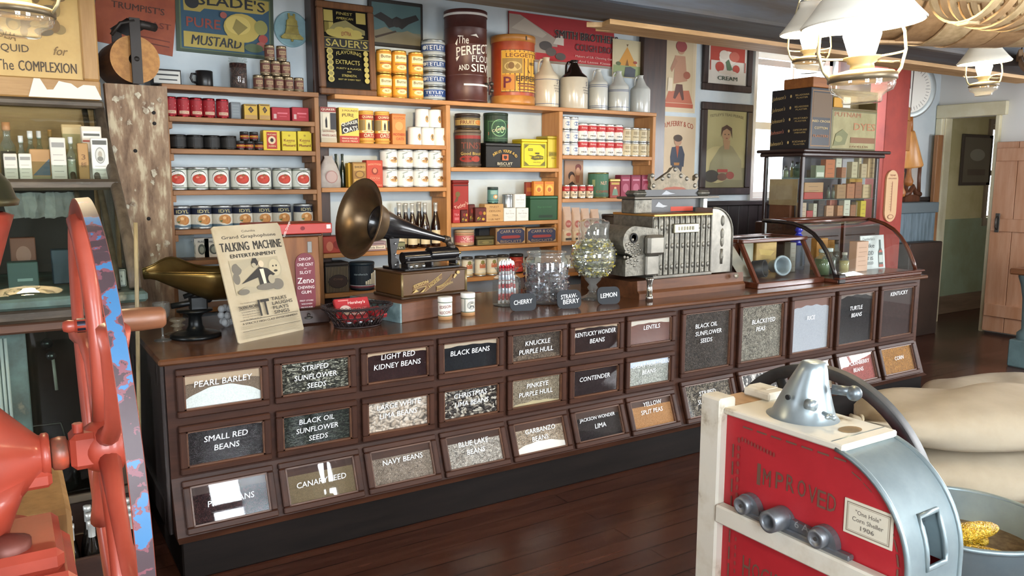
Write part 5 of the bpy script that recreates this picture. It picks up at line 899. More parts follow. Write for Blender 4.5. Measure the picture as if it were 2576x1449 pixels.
poster('framed_picture', 'portrait of a seated woman in a dark frame beside the window', 1758, 1884, 260, 490, [('r', 0, 0, 1, 1, '#a39a6c'), ('r', 0, .0, 1, .26, '#7d7858'), ('e', .3, .3, .4, .24, '#b5a878'), ('t', "TETLEY'S TEAS PLEASE", .5, .92, .84, .035, '#6b6248', {'arc': .03}), ('p', [(.06, .1), (.94, .1), (.9, .36), (.66, .54), (.5, .58), (.34, .52), (.12, .32)], '#8d8663'), ('p', [(.42, .62), (.6, .62), (.58, .50), (.46, .50)], '#a3805e'), ('e', .50, .69, .105, .075, '#a5805f'), ('p', [(.36, .66), (.38, .78), (.50, .82), (.63, .78), (.65, .64), (.60, .74), (.5, .77), (.41, .74)], '#4a3428'), ('e', .46, .695, .014, .008, '#3a2a22'), ('e', .55, .695, .014, .008, '#3a2a22'), ('e', .505, .645, .025, .007, '#7d4a3a'), ('e', .16, .15, .18, .08, '#3a352c'), ('e', .42, .14, .12, .05, '#6d4a38'), ('e', .62, .16, .10, .05, '#8d4438'), ('r', .3, .2, .55, .24, '#9c3a30')], FRK, cat='picture', ft=.06)
# left wall: tilted red-brown sheet, mustard sign, bell plaque
poster('tin_sign', 'rust-red seed sign tilted on the wall behind the paper roll', 226, 428, -70, 122, [('t', "TRUMPIST'S", .52, .62, .66, .10, '#4a2a1e', {'bold': .8, 'rot': .06}), ('t', 'YEAST', .74, .42, .42, .09, '#6b2c1c', {'rot': .05}), ('r', .3, .2, .95, .215, '#6b2c1c'), ('r', .4, .12, .95, .135, '#5d2618')], None, .006, .13, 'sign', P('#a3512f', .6, 0, '#8d4026', 5), z1=2.50)
poster('tin_sign', 'blue and yellow mustard advertising sign with green border', 440, 685, -28, 140, [('r', 0, 0, 1, 1, '#3c4a3a'), ('r', .035, .045, .965, .955, '#5d6b4a'), ('r', .05, .06, .95, .94, '#2b4f66'), ('p', [(.07, .95), (.95, .94), (.95, .80), (.88, .72), (.28, .70), (.24, .64), (.08, .64)], '#a8954a'), ('t', "SLADE'S", .56, .83, .70, .17, '#22252a', {'bold': 1.8, 'arc': .02}), ('e', .16, .78, .07, .1, '#22252a'), ('t', 'PURE', .27, .47, .34, .15, '#8a3f33', {'bold': 1.6}), ('r', .07, .08, .68, .32, '#b09c4c'), ('t', 'MUSTARD', .40, .20, .50, .15, '#2a2d33', {'bold': 1.4, 'shear': .15}), ('e', .66, .46, .19, .23, '#b8a352'), ('e', .62, .50, .13, .15, '#c9b565'), ('p', [(.60, .6), (.72, .48), (.62, .34), (.56, .44)], '#8d7f44'), ('e', .86, .5, .07, .12, '#8d8a4a'), ('e', .88, .32, .05, .07, '#9c3f38'), ('e', .86, .2, .06, .07, '#a0564c'), ('e', .47, .63, .035, .05, '#a0564c'), ('e', .78, .16, .1, .07, '#5d6b4a')], None, .008, .02, 'sign', '#3c4a3a', z1=2.50)
p = atY(735, 73, 1.6); rr = 44*depth_of(p)/F_PX; k = MB(); X_ = Matrix.Translation((p.x, YB-.001, p.z)) @ Matrix.Rotation(PI/2, 4, 'X'); k.lathe([(0, 0), (rr, 0), (rr, .006), (rr*.94, .010), (rr*.9, .006), (0, .006)], P('#7fa3ad', .6, 0, '#8fb3bb', 9), n=40, X=X_)
GO = P('#b3a45a', .4, .3, '#8f8040', 14); k.lathe([(rr*.02, -.0), (rr*.10, .05*rr)], GO, n=8, X=X_)
bp = [(-.14, .62), (.14, .62), (.30, .46), (.32, .1), (.40, -.24), (.66, -.46), (.60, -.56), (-.60, -.56), (-.66, -.46), (-.40, -.24), (-.32, .1), (-.30, .46)]
k.prism([(p.x+a*rr, p.z+b*rr) for a, b in bp], 'y', YB-.022, YB-.006, GO); k.prism([(p.x+a*rr, p.z+b*rr) for a, b in ((-.2, .60), (.2, .60), (.2, .86), (.1, .86), (.1, .74), (-.1, .74), (-.1, .86), (-.2, .86))], 'y', YB-.018, YB-.006, GO)
k.box(p.x-.34*rr, p.x+.34*rr, YB-.025, YB-.006, p.z+.14*rr, p.z+.20*rr, P('#8d7f44', .5)); k.box(p.x-.42*rr, p.x+.42*rr, YB-.025, YB-.006, p.z-.30*rr, p.z-.24*rr, P('#8d7f44', .5)); k.ball((p.x, YB-.015, p.z-.62*rr), .08*rr, GO)
tag(k.build_at('bell_plaque', (p.x, YB-.01, p.z)), 'round pale blue wall plaque with a raised gold bell', 'plaque')

# ================================================================== things standing on the worktop
Z0 = ZT
# ---- leaning printed card
BLp = atZ(601, 865, Z0); BRp = atZ(765, 829, Z0); rv = (BRp-BLp); cwid = rv.length; rv.normalize(); bk_ = Vector((-rv.y, rv.x, 0)); th = math.radians(13.5)
upv = (Vector((0, 0, 1))*math.cos(th)+bk_*math.sin(th)-rv*.035).normalized(); nv = rv.cross(upv).normalized(); ch = .475; O = (BLp+BRp)/2
CARD = P('#b8aa90', .8, 0, '#ab9c7f', 4)
k = MB(); c_ = []
for u, v in ((-.5, .012), (-.488, 0), (.488, 0), (.5, .012), (.5, .965), (.47, 1), (-.47, 1), (-.5, .985)): c_.append((u*cwid, v*ch))
k.add([O+rv*u+upv*v for u, v in c_]+[O+rv*u+upv*v-nv*.006 for u, v in c_], [tuple(range(8)), tuple(range(8, 16))[::-1]]+[(i, (i+1) % 8, 8+(i+1) % 8, 8+i) for i in range(8)], CARD)
cv = flat(k, O, rv, upv, nv, cwid, ch, .0003); DK = P('#2e2a26', .7); GY = P('#6f685c', .7); LG = P('#a3987f', .7)
A_ = [('t', 'Columbia', .5, .945, .2, .018, DK), ('t', 'Grand Graphophone', .5, .895, .80, .036, DK, {'bold': 1}), ('t', 'TALKING  MACHINE', .5, .815, .90, .075, DK, {'bold': 1.4}), ('t', 'ENTERTAINMENT', .5, .735, .68, .032, DK, {'bold': 1.4})]
A_ += [('r', .12, .40, .84, .70, '#a89b7f'), ('e', .2, .62, .07, .05, GY), ('e', .17, .54, .05, .05, GY), ('p', [(.2, .68), (.42, .70), (.44, .66), (.28, .60)], LG), ('e', .76, .60, .10, .09, LG), ('e', .76, .60, .085, .075, '#b5a888'), ('e', .735, .615, .012, .008, DK), ('e', .785, .615, .012, .008, DK), ('e', .76, .57, .03, .01, DK),
       ('p', [(.38, .56), (.52, .62), (.64, .60), (.74, .54), (.66, .52), (.68, .43), (.48, .43), (.48, .53), (.22, .49)], DK), ('p', [(.52, .60), (.58, .60), (.58, .46), (.54, .46)], '#d6cab0'), ('e', .56, .645, .04, .03, '#c9b698'), ('e', .47, .66, .05, .028, DK), ('p', [(.43, .66), (.52, .67), (.5, .70), (.45, .70)], DK), ('e', .45, .64, .03, .02, LG), ('e', .58, .44, .16, .03, GY), ('e', .3, .43, .12, .03, LG), ('e', .74, .45, .09, .05, GY), ('e', .66, .50, .05, .04, LG), ('e', .22, .42, .08, .025, GY)]
A_ += [('t', 'IT', .46, .265, .17, .14, DK, {'bold': 2}), ('t', 'TALKS', .70, .325, .24, .03, DK, {'bold': 1}), ('t', 'LAUGHS', .74, .285, .32, .03, DK, {'bold': 1}), ('t', 'PLAYS', .70, .245, .24, .03, DK, {'bold': 1}), ('t', 'SINGS', .70, .205, .24, .03, DK, {'bold': 1}), ('t', 'The Graphophone', .23, .325, .22, .012, GY), ('t', 'TALKING MACHINE', .23, .29, .29, .028, DK, {'bold': .8}), ('r', .08, .268, .38, .271, DK)]
A_ += [('t', t_, .24, .25-.022*i, .26, .013, GY) for i, t_ in enumerate(('is Irresistible all the Time', 'Wonderful Inventions', 'and Songs, Solos and Choirs', 'It is What it is'))]
A_ += [('r', .06, .176, .94, .179, DK), ('t', 'A STRICTLY HIGH CLASS ENTERTAINMENT', .5, .152, .84, .017, DK, {'bold': 1}), ('r', .06, .085, .94, .088, DK)]+[('r', .07, .128-.012*i, .93-.04*(i % 2), .132-.012*i, LG) for i in range(3)]+[('r', .07, .072-.012*i, .9-.04*(i % 2), .076-.012*i, LG) for i in range(5)]
cv.art(A_); tag(k.build_at('poster_card', O), 'tall buff printed card leaning at the left end of the worktop', 'poster')
# ---- gum vending cabinet
gx0, gx1, gy = .43, .702, .415
GW = wood('#8f5c34', '#744626', 'z', .6, 3, .05); gm = thing('gum_cabinet', 'wooden gum vending cabinet with a round-ended maroon sign, behind the card', 'cabinet', ((gx0+gx1)/2, gy+.1, Z0))
k = MB(); k.cbox(gx0, gx1, gy, gy+.19, Z0+.075, 1.238, GW, .005); k.build('case', gm)
k = MB(); k.cbox(gx0-.02, gx1+.035, gy-.03, gy+.205, Z0, Z0+.075, DARKW, .008); k.build('plinth', gm)
k = MB(); k.cbox(gx0-.012, gx1+.012, gy-.012, gy+.20, 1.238, 1.250, DARKW, .004); k.build('cornice', gm)
sx = (atY(745, 700, gy).x+atY(790, 700, gy).x)/2; sw_ = .088; sh = .27; sz = 1.165-sh; k = MB(); r_ = sw_/2; pts = [(sx+r_*math.cos(a), sz+sh-r_+r_*math.sin(a)) for a in [PI*i/12 for i in range(13)]]+[(sx+r_*math.cos(a), sz+r_+r_*math.sin(a)) for a in [PI+PI*i/12 for i in range(13)]]
k.prism(pts, 'y', gy-.006, gy-.0005, P('#6d1828', .5)); cv = front(k, sx, gy-.006, sz, sw_, sh); WHs = P('#e3d6d2', .5)
cv.art([('t', t_, .5, v, w_, h_, WHs) for t_, v, w_, h_ in (('DROP', .90, .62, .045), ('ONE CENT', .81, .84, .05), ('IN', .745, .12, .015), ('SLOT', .68, .6, .05), ('Zeno', .545, .86, .095), ('CHEWING', .43, .86, .05), ('GUM', .35, .5, .05), ('FIRST STORE', .21, .7, .025), ('WISCONSIN', .155, .56, .025), ('MILWAUKEE', .10, .6, .02))])
k.build('enamel_sign', gm); k = MB(); k.tube([(sx, gy-.002, sz-.002), (sx, gy-.03, sz-.012), (sx, gy-.04, sz-.002)], .006, DTIN); k.lathe([(.016, 0), (.02, .006), (0, .01)], DTIN, sx, gy-.03, sz-.022, 14); k.build('coin_hook', gm)
k = MB(); k.cbox(gx1-.055, gx1-.035, gy-.003, gy, 1.165, 1.215, P('#6d6a66', .4, .8), .001); k.build('lock_plate', gm)
# red valentine box on the cabinet
k = MB(); k.cbox(.405, .757, gy-.02, gy+.2, 1.251, 1.296, P('#b5352c', .45), .003); cv = front(k, .58, gy-.02, 1.251, .35, .045); cv.art([('t', '100% Orange', .42, .5, .2, .3, '#e9dcd2', {'rot': 1.2}), ('e', .62, .55, .03, .2, '#7d1f20'), ('r', .93, .45, .985, .85, '#e6dfd6')])
cv = Canvas(k, lambda u, v, l: Vector((.58+u, gy-.02+v, 1.296+l)), .35, .22); cv.art([('f', .02, .03, .98, .97, .05, '#c98a4a'), ('f', .08, .12, .92, .88, .02, '#8d2420'), ('e', .5, .5, .3, .24, '#c4583f'), ('t', 'Candy', .5, .5, .36, .18, '#d9b05a')])
tag(k.build_at('candy_box', (.58, gy+.07, 1.251)), 'flat red candy box lying on top of the gum cabinet', 'box')
k = MB(); q = atZ(640, 563, 1.25); k.cbox(.345, .400, gy+.0, gy+.06, 1.2505, 1.2635, P('#dadde0', .6), .003); tag(k.build_at('paper_cup', (q.x, gy, 1.2505)), 'white paper tub lid lying beside the candy box on the gum cabinet', 'lid')
# ---- wooden riser and phonograph
rx0, rx1, ry0, ry1, rz = 1.0, 1.47, .207, .58, .934
k = MB(); k.cbox(rx0+.006, rx1, ry0, ry1, Z0, rz, wood('#6f4630', '#52301f', 'x', .5), .004); k.cbox(rx0-.004, rx0+.006, ry0-.002, ry1, Z0, rz-.002, P('#7f979a', .6, 0, '#5f787c', 20, (1, 1, 1), .1), .002)
o = k.build_at('riser_block', (rx0, ry0, Z0)); o.rotation_euler.z = .27; tag(o, 'reddish wooden block with a worn blue end, carrying the phonograph', 'block')
px0, px1, py0, py1, pz0, pz1 = 1.034, 1.402, .300, .545, rz, 1.062
ph = thing('phonograph', 'antique brown phonograph with a black and brass horn on the wooden block', 'phonograph', ((px0+px1)/2, (py0+py1)/2, rz))
PHB = P('#5a3c1c', .32, 0, '#4a2f17', 3, (1, 1, 1), 0, .4, .7, None, 0, .4)
k = MB(); k.cbox(px0, px1, py0, py1, pz0+.014, pz1-.008, PHB, .004); k.build('case', ph)
k = MB(); k.cbox(px0-.008, px1+.008, py0-.008, py1+.008, pz0, pz0+.014, P('#3b2815', .4), .004); k.cbox(px0-.007, px1+.007, py0-.007, py1+.007, pz1-.010, pz1, P('#4a3018', .4), .003); k.build('molding', ph)
k = MB()
for x in (px0, px1): k.tube([(x, py0, pz0+.014), (x, py0, pz1-.01)], .006, P('#8d7a55', .4, .5), 8)
k.build('corner_post', ph)
k = MB(); cv = front(k, (px0+px1)/2, py0, pz0, px1-px0, pz1-pz0); GOL = P('#b59a5c', .5)
def ribbon(pts, hw, mat):
    for (a, b), (c, d) in zip(pts, pts[1:]): cv.put([(a, b-hw), (c, d-hw), (c, d+hw), (a, b+hw)], [(0, 1, 2, 3)], mat); cv.l -= 1
    cv.l += 1
ww, hh = px1-px0, pz1-pz0
rb1 = [((-.34+.04*i)*ww, (.38+.045*i-.004*i*i)*hh) for i in range(7)]; rb2 = [((-.16+.045*i)*ww, (.30+.075*i)*hh) for i in range(7)]; rb3 = [((.02+.042*i)*ww, (.28+.012*i*i)*hh) for i in range(7)]
for r__ in (rb1, rb2, rb3): ribbon(r__, .012, GOL)
for r__ in (rb1, rb2, rb3): ribbon(r__, .0095, P('#6b4a24', .5))
cv.text('EDISON', -.22*ww, .52*hh, .22*ww, .016, GOL, 1, 0, 0, .26); cv.text('HOME', -.02*ww, .53*hh, .19*ww, .016, GOL, 1, 0, 0, .55); cv.text('PHONOGRAPH', .15*ww, .40*hh, .25*ww, .013, GOL, 1, 0, 0, .22)
cv.poly([(-.36*ww, .2*hh), (-.30*ww, .34*hh), (-.26*ww, .26*hh)], GOL); cv.poly([(-.24*ww, .2*hh), (-.14*ww, .4*hh), (-.19*ww, .22*hh)], GOL); cv.poly([(.28*ww, .66*hh), (.31*ww, .80*hh), (.34*ww, .74*hh), (.30*ww, .62*hh)], GOL); cv.ell(.36*ww, .84*hh, .01, .008, GOL)
k.build('lettering', ph)
BK = P('#141316', .25, coat=.4); k = MB(); cx_, cy_ = 1.22, .42
k.cbox(px0+.03, px1-.02, py0+.02, py1-.02, pz1, pz1+.012, BK, .003)
for x0, x1, r, z in ((1.10, 1.25, .028, 1.118), (1.25, 1.40, .036, 1.125), (1.40, 1.415, .03, 1.125)):
    k.cyl(r, 0, x1-x0, BK, X=Matrix.Translation((x0, .40, z)) @ Matrix.Rotation(PI/2, 4, 'Y'))
for x in (1.11, 1.245, 1.39): k.cbox(x, x+.016, .37, .43, pz1+.01, 1.12, BK, .003)
k.tube([(1.415, .40, 1.125), (1.435, .40, 1.125)], .007, P('#8d7a4c', .3, .8)); k.ball((1.437, .40, 1.125), .009, P('#8d7a4c', .3, .8)); k.tube([(1.09, .35, 1.10), (1.40, .35, 1.10)], .006, DTIN); k.build('mechanism', ph)
k = MB()
for x, z in ((1.10, 1.075), (1.13, 1.078), (1.17, 1.076)): k.lathe([(.006, 0), (.009, .004), (.009, .012), (0, .014)], TIN, x, .325, z, 12)
k.build('knob', ph)
k = MB(); k.prism([(1.035, 1.072), (1.075, 1.072), (1.07, 1.115), (1.052, 1.125), (1.092, 1.26), (1.02, 1.25), (1.03, 1.14), (1.03, 1.10)], 'y', .385, .415, BK)
for z in (1.09, 1.14, 1.19): k.ball((1.052, .384, z), .006, TIN)
k.build('horn_support', ph)
# horn
hs, hm = Vector((1.352, .40, 1.196)), Vector((.862, .372, 1.312)); ax = (hm-hs).normalized(); HX = Matrix.Translation(hs) @ ax.to_track_quat('Z', 'Y').to_matrix().to_4x4(); HL = (hm-hs).length
k = MB(); k.lathe([(.013, 0), (.017, HL*.12), (.03, HL*.35), (.052, HL*.60), (.078, HL*.80), (.082, HL*.81), (.075, HL*.80), (.045, HL*.58), (.01, HL*.1)], BK, n=36, X=HX); k.build('horn', ph)
BRS = P('#7a6448', .34, .75, '#5d4a38', 5, (1, 1, 1), 0, .4, .7); k = MB(); k.lathe([(.082, HL*.79), (.088, HL*.82), (.098, HL*.87), (.118, HL*.93), (.150, HL*.985), (.180, HL*1.015), (.186, HL*1.02), (.182, HL*1.024), (.150, HL*.992), (.114, HL*.935), (.092, HL*.87), (.080, HL*.80)], BRS, n=44, X=HX); k.build('bell', ph)
k = MB(); k.tube([hs-ax*.02, hs+ax*.012], .018, P('#4a4038', .4, .6), 14); k.tube([hs-ax*.015, hs+Vector((.02, 0, -.02)), (1.385, .40, 1.16)], .016, P('#4a4038', .4, .6), 12); k.cyl(.024, 0, .022, P('#3b342e', .4, .6), X=Matrix.Translation((1.385, .40, 1.142))); k.build('reproducer', ph)
k = MB(); k.tube([(px1+.006, .40, 1.045), (px1+.03, .40, 1.046), (px1+.036, .40, 1.035), (px1+.032, .40, .975), (px1+.012, .40, .962), (px1+.012, .40, .955)], .005, DTIN); k.build('crank', ph); ph.rotation_euler.z = .13; ph.location.y += .022
# ---- record tubes
def tube_can(label, px, yb, yt, art):
    p = atZ(px, yb-4, Z0); h = atY(px, yt, p.y).z-Z0; r = 18*depth_of(p)/F_PX; t = thing('record_tube', label, 'tube', (p.x, p.y, Z0), 'cardboard record tubes')
    k = MB(); k.lathe([(0, 0), (r, 0), (r, h*.15)], P('#b98a5e', .6), n=28); k.lathe([(r*.985, h*.15), (r*.985, h*.78)], P('#e3dfd4', .6), n=28); cv = wrap(k, 0, 0, 0, r*.985, h, -.15); cv.art([('r', -1, .15, 2, .19, '#5d6b5a'), ('r', -1, .75, 2, .79, '#5d6b5a')]+art); k.build('body', t, False)
    k = MB(); k.lathe([(r*1.02, h*.79), (r*1.02, h*.985), (r*.97, h), (0, h)], P('#e6e4de', .5), n=28); k.build('lid', t, False)
tube_can('white cardboard record tube with dark red lettering, nearer the phonograph', 1120, 806, 746, [('t', 'EDISON', .36, .58, .86, .13, '#7d2a30', {'bold': .6, 'rot': .1}), ('t', 'RECORD', .4, .33, .92, .13, '#7d2a30', {'bold': .6, 'rot': .1})])
tube_can('white cardboard record tube with an oval portrait', 1177, 796, 736, [('e', .62, .47, .34, .19, '#8d8d88'), ('e', .62, .47, .31, .165, '#b5b5ae'), ('e', .62, .53, .11, .06, '#d3cdbf'), ('p', [(.42, .34), (.82, .34), (.72, .46), (.52, .46)], '#4a4a4a'), ('e', .62, .575, .12, .035, '#77766f'), ('r', .12, .18, .16, .76, '#5d6b5a')])
# ---- oval wire basket with chocolate boxes
p = atZ(884, 818, Z0); bx_ = p.x+.02; by_ = .255; WIR = P('#2e2222', .45, .4); bkt = thing('wire_basket', 'dark openwork wire basket holding red chocolate boxes', 'basket', (bx_, by_, Z0))
k = MB(); N = 26
def rim(z, a, b, r=.0025, n=36): k.tube([(bx_+a*math.cos(2*PI*i/n), by_+b*math.sin(2*PI*i/n), Z0+z) for i in range(n)], r, WIR, 6, True)
rim(.004, .105, .072, .004); rim(.045, .125, .088); rim(.085, .150, .108, .004); rim(.092, .162, .118, .003)
for i in range(N):
    for s in (1, -1):
        pts = []
        for j in range(6): f = j/5; a = 2*PI*(i+s*f*1.6)/N; q = .105+(.155-.105)*f**1.3; q2 = .072+(.112-.072)*f**1.3; pts.append((bx_+q*math.cos(a), by_+q2*math.sin(a), Z0+.004+.084*f))
        k.tube(pts, .0022, WIR, 5)
for i in range(N*2): a = 2*PI*i/(N*2); k.tube([(bx_+.155*math.cos(a)+.008*math.cos(t_), by_+.112*math.sin(a), Z0+.09+.008*math.sin(t_)) for t_ in [2*PI*m_/8 for m_ in range(8)]], .0015, WIR, 4, True)
k.lathe([(0, .003), (.104, .003)], WIR, bx_, by_, Z0, 30, sy=.69, smooth=False); k.build('wirework', bkt)
def hbox(label, cx, cy, cz, w_, d, h, rz, rx, art, col='#9c2329'):
    k = MB(); k.cbox(-w_/2, w_/2, -d/2, d/2, 0, h, P(col, .4), .003); Canvas(k, lambda u, v, l: Vector((u, -d/2+v, h+l)), w_, d).art(art); front(k, 0, -d/2, 0, w_, h).art([('r', .08, .2, .92, .8, '#7d181e')]); o = k.build('chocolate_box', None, False); o.location = (cx, cy, cz); o.rotation_euler = (rx, 0, rz); tag(o, label, 'box', 'red chocolate boxes in the basket')
hart = [('r', .03, .03, .97, .97, '#a3252c'), ('t', "Hershey's", .62, .72, .5, .2, '#e9d3cc', {'shear': .2}), ('t', 'CHOCOLATE', .62, .40, .52, .14, '#c9807c'), ('e', .26, .42, .16, .2, '#c9b0a8'), ('e', .26, .36, .12, .1, '#e0cfc6'), ('r', .1, .84, .4, .9, '#c9807c')]
hbox('red chocolate box standing at the back of the wire basket', bx_-.005, by_+.055, Z0+.068, .165, .095, .02, .05, 1.0, hart)
hbox('red chocolate box lying at the front of the wire basket with white lettering', bx_-.025, by_-.025, Z0+.042, .115, .075, .02, -.06, .35, [('r', .03, .03, .97, .97, '#8d1f25'), ('t', 'HERSHEYS', .62, .5, .6, .26, '#e9dcd6', {'bold': 1.5}), ('e', .2, .6, .15, .2, '#b5a090')])
hbox('red chocolate box leaning at the right inside the wire basket', bx_+.085, by_-.012, Z0+.046, .06, .075, .02, .3, .4, [('r', .05, .05, .95, .95, '#93212a')])
k = MB()
for i in range(40):
    a = random.random()*2*PI; q = math.sqrt(random.random()); k.ball((bx_+.085*q*math.cos(a), by_+.055*q*math.sin(a), Z0+.018+.014*random.random()), .011, P(random.choice(('#8d1f2a', '#c9cbd0', '#6b3a2a')), .25, .4), 8, 1, 1, .7)
tag(k.build_at('wrapped_chocolates', (bx_, by_, Z0+.01)), 'shiny wrapped chocolates filling the bottom of the wire basket', 'candy', None, 'stuff')
# ---- brass scale with scoop
sp_ = atZ(497, 850, Z0); sx_, sy_ = sp_.x+.0, sp_.y+.03; IR = P('#191b1c', .35, .5); sc = thing('counter_scale', 'black iron counter scale carrying a brass scoop, left of the card', 'scale', (sx_, sy_, Z0))
k = MB(); k.lathe([(0, 0), (.10, 0), (.10, .012), (.085, .02), (.04, .028), (.028, .05), (.026, .085), (.04, .10), (.07, .108), (.07, .116), (0, .118)], IR, sx_, sy_, Z0, 28); k.cbox(sx_-.02, sx_+.05, sy_-.02, sy_+.02, Z0+.10, Z0+.17, IR, .006); k.build('base', sc)
k = MB(); k.tube([(sx_-.09, sy_, Z0+.135), (sx_-.03, sy_, Z0+.142), (sx_+.06, sy_, Z0+.15), (sx_+.08, sy_+.01, Z0+.165)], .012, IR, 8); k.tube([(sx_-.04, sy_, Z0+.17), (sx_+.01, sy_, Z0+.185), (sx_+.06, sy_, Z0+.17)], .01, IR, 8); k.build('beam', sc)
BRA = P('#7d6638', .33, .85, '#5d4a2a', 5, (1, 1, 1), 0, .4, .7); k = MB(); secs = []
sl = -.185; sr_ = .19; NS = 16; NA = 16
for i in range(NS+1):
    f = i/NS; x = sl+(sr_-sl)*f; wv = .028+.085*min(1, max(0, (f-.12)/.5))**.8; dz = .03+.098*min(1, max(0, (f-.1)/.55))**.9
    rise = .02*(1-f); back = .055*math.exp(-((f-.30)/.22)**2)
    row = []
    for j in range(NA+1): a = PI*j/NA; y = -wv*math.cos(a); z = -dz*math.sin(a)+(back*max(0, math.cos(PI-a))*.9); row.append((sx_+x, sy_+y, Z0+.272+rise*.5+z))
    secs.append(row)
vs = [p_ for r__ in secs for p_ in r__]; fs = [(i*(NA+1)+j, i*(NA+1)+j+1, (i+1)*(NA+1)+j+1, (i+1)*(NA+1)+j) for i in range(NS) for j in range(NA)]
k.add(vs, fs, BRA, True); k.tube([r__[0] for r__ in secs], .004, BRA, 6); k.tube([r__[-1] for r__ in secs], .004, BRA, 6); k.tube(secs[-1], .004, BRA, 6)
o = k.build('scoop', sc); sm_ = o.modifiers.new('thickness', 'SOLIDIFY'); sm_.thickness = .002
# ---- small glass things beside the scale
q = atZ(410, 856, Z0); k = MB(); GL2 = glass('#eef2f0', 1.5, 1.3, .06); k.lathe([(0, 0), (.034, 0), (.033, .003), (.008, .008), (.004, .02), (.004, .075), (.012, .082), (.028, .10), (.034, .13), (.032, .155)], GL2, n=24); o = k.build('stem_glass', None, False); o.location = (q.x, q.y, Z0); tag(o, 'small clear stemmed glass at the back left corner of the worktop', 'glass')
q = atZ(455, 846, Z0); k = MB(); k.lathe([(0, 0), (.05, 0), (.052, .004), (.02, .01), (.016, .03), (.03, .036), (.02, .042), (.018, .05), (.034, .058), (.03, .066)], glass('#e6dcc6', 1.5, 1.3, .15), n=24); o = k.build('glass_dish', None, False); o.location = (q.x, q.y+.06, Z0); tag(o, 'small pressed glass dish beside the scale base', 'dish')
q = atZ(574, 834, Z0); k = MB(); random.seed(3)
for i in range(9): a = 2*PI*i/9; k.ball((.02*math.cos(a), .02*math.sin(a), .022+.03*(i % 3)), .016, P('#d5d8da', .4), 10)
k.ball((0, 0, .02), .022, P('#d5d8da', .4), 10); o = k.build('trinket', None, False); o.location = (q.x+.02, q.y+.12, Z0); tag(o, 'white porcelain trinket just left of the printed card', 'ornament')
# ---- candy jars, contents and chalk signs
def chalk(label, px0, px1, py0, py1, txt, rz):
    a = atZ((px0+px1)/2, py1, Z0); dpt = depth_of(a); w_ = (px1-px0)*dpt/F_PX/math.cos(.35); h = (py1-py0)*dpt/F_PX*1.02
    X_ = Matrix.Translation((a.x, a.y, Z0)) @ Matrix.Rotation(rz, 4, 'Z') @ Matrix.Rotation(-.18, 4, 'X'); k = MB(); c_ = .3*h
    pts = []
    for sx2, sz2, a0 in ((1, 0, -PI/2), (1, 1, 0), (-1, 1, PI/2), (-1, 0, PI)):
        for i in range(5): t_ = a0+PI/2*i/4; pts.append((sx2*(w_/2-c_)+c_*math.cos(t_), (h-c_ if sz2 else c_)+c_*math.sin(t_)))
    k.prism(pts, 'y', 0, .008, P('#22272e', .7), X_); cv = Canvas(k, lambda u, v, l: X_ @ Vector((u, -l, v)), w_, h)
    n = len(txt)
    for i, t_ in enumerate(txt): cv.text(t_, .01*(i), h*(.52+.2*((n-1)/2-i)*1.35), w_*(.68 if n > 1 else .72), h*(.24 if n > 1 else .26), '#e6eaec', 1.3, .12, 0, .08)
    st = k; st.prism([(-.01, .0), (.01, 0), (.01, .05), (-.01, .05)], 'y', .008, .012, P('#22272e', .7), X_)
    tag(st.build_at('chalk_sign', a), label, 'sign')
chalk('black oval chalk sign reading cherry', 1285, 1349, 739, 782, ['CHERRY'], -.3); chalk('black oval chalk sign reading strawberry', 1403, 1463, 730, 776, ['STRAW-', 'BERRY'], -.3); chalk('black oval chalk sign reading lemon', 1504, 1561, 722, 765, ['LEMON'], -.3)
JG = glass('#f3f8f8', 1.7, 2.8, .06)
# cherry sticks in an octagonal jar
q = atZ(1290, 771, Z0); cx, cy = q.x, q.y+.06; dz = depth_of((cx, cy, Z0)); s_ = dz/F_PX; r = 35*s_; h = 96*s_
t = thing('candy_jar', 'square-shouldered glass jar full of red and white candy sticks', 'jar', (cx, cy, Z0)); k = MB(); k.lathe([(0, .003), (r, .003), (r*1.02, .012), (r*1.02, h*.62), (r*.94, h*.72), (r*.66, h*.80), (r*.66, h*.86), (r*.86, h*.97), (r*.9, h)], JG, n=8, smooth=False, X=Matrix.Translation((cx, cy, Z0)) @ Matrix.Rotation(PI/8, 4, 'Z')); k.build('glass_body', t)
k = MB(); k.lathe([(0, 0), (r*.95, 0), (r*1.0, .004), (0, .008)], glass('#dfe8e6', 1.5, 1.3, .1), cx, cy, Z0, 8); k.build('glass_base', t)
rng = random.Random(5); RW = (P('#b8202e', .35), P('#d9d5d6', .3), P('#c44a55', .3))
k = MB(); L = h*1.0; R0 = .006
for i in range(12): k.tube([(0, 0, L*i/12), (0, 0, L*(i+1)/12)], R0, RW[0] if i % 3 else RW[1], 6)
k.ball((0, 0, L+.006), .010, P('#d9dde2', .15), 8, 1, .5, 1.6)
for z in (.25, .6): k.lathe([(.0068, L*z), (.0075, L*(z+.06)), (.0068, L*(z+.14))], P('#c9ccd6', .12, .3), n=6)
k0 = None; NSTK = 19
for i in range(NSTK):
    an = 2*PI*i*.382; q_ = r*.66*math.sqrt((i+.5)/NSTK); tx, ty = q_*.86*math.cos(an), q_*.60*math.sin(an)
    if k0 is None: k0 = k.build('candy_stick', None, False); o = tag(k0, 'red and white wrapped candy stick standing in the glass jar', 'candy stick', 'red and white candy sticks in the jar')
    else: o = k0.copy(); COL.objects.link(o)
    bx, by = q_*math.cos(an), q_*math.sin(an); o.location = (cx+bx, cy+by, Z0+.009+.012*rng.random()); o.rotation_euler = (-math.atan((ty-by)/(.83*h)), math.atan((tx-bx)/(.83*h)), 0)
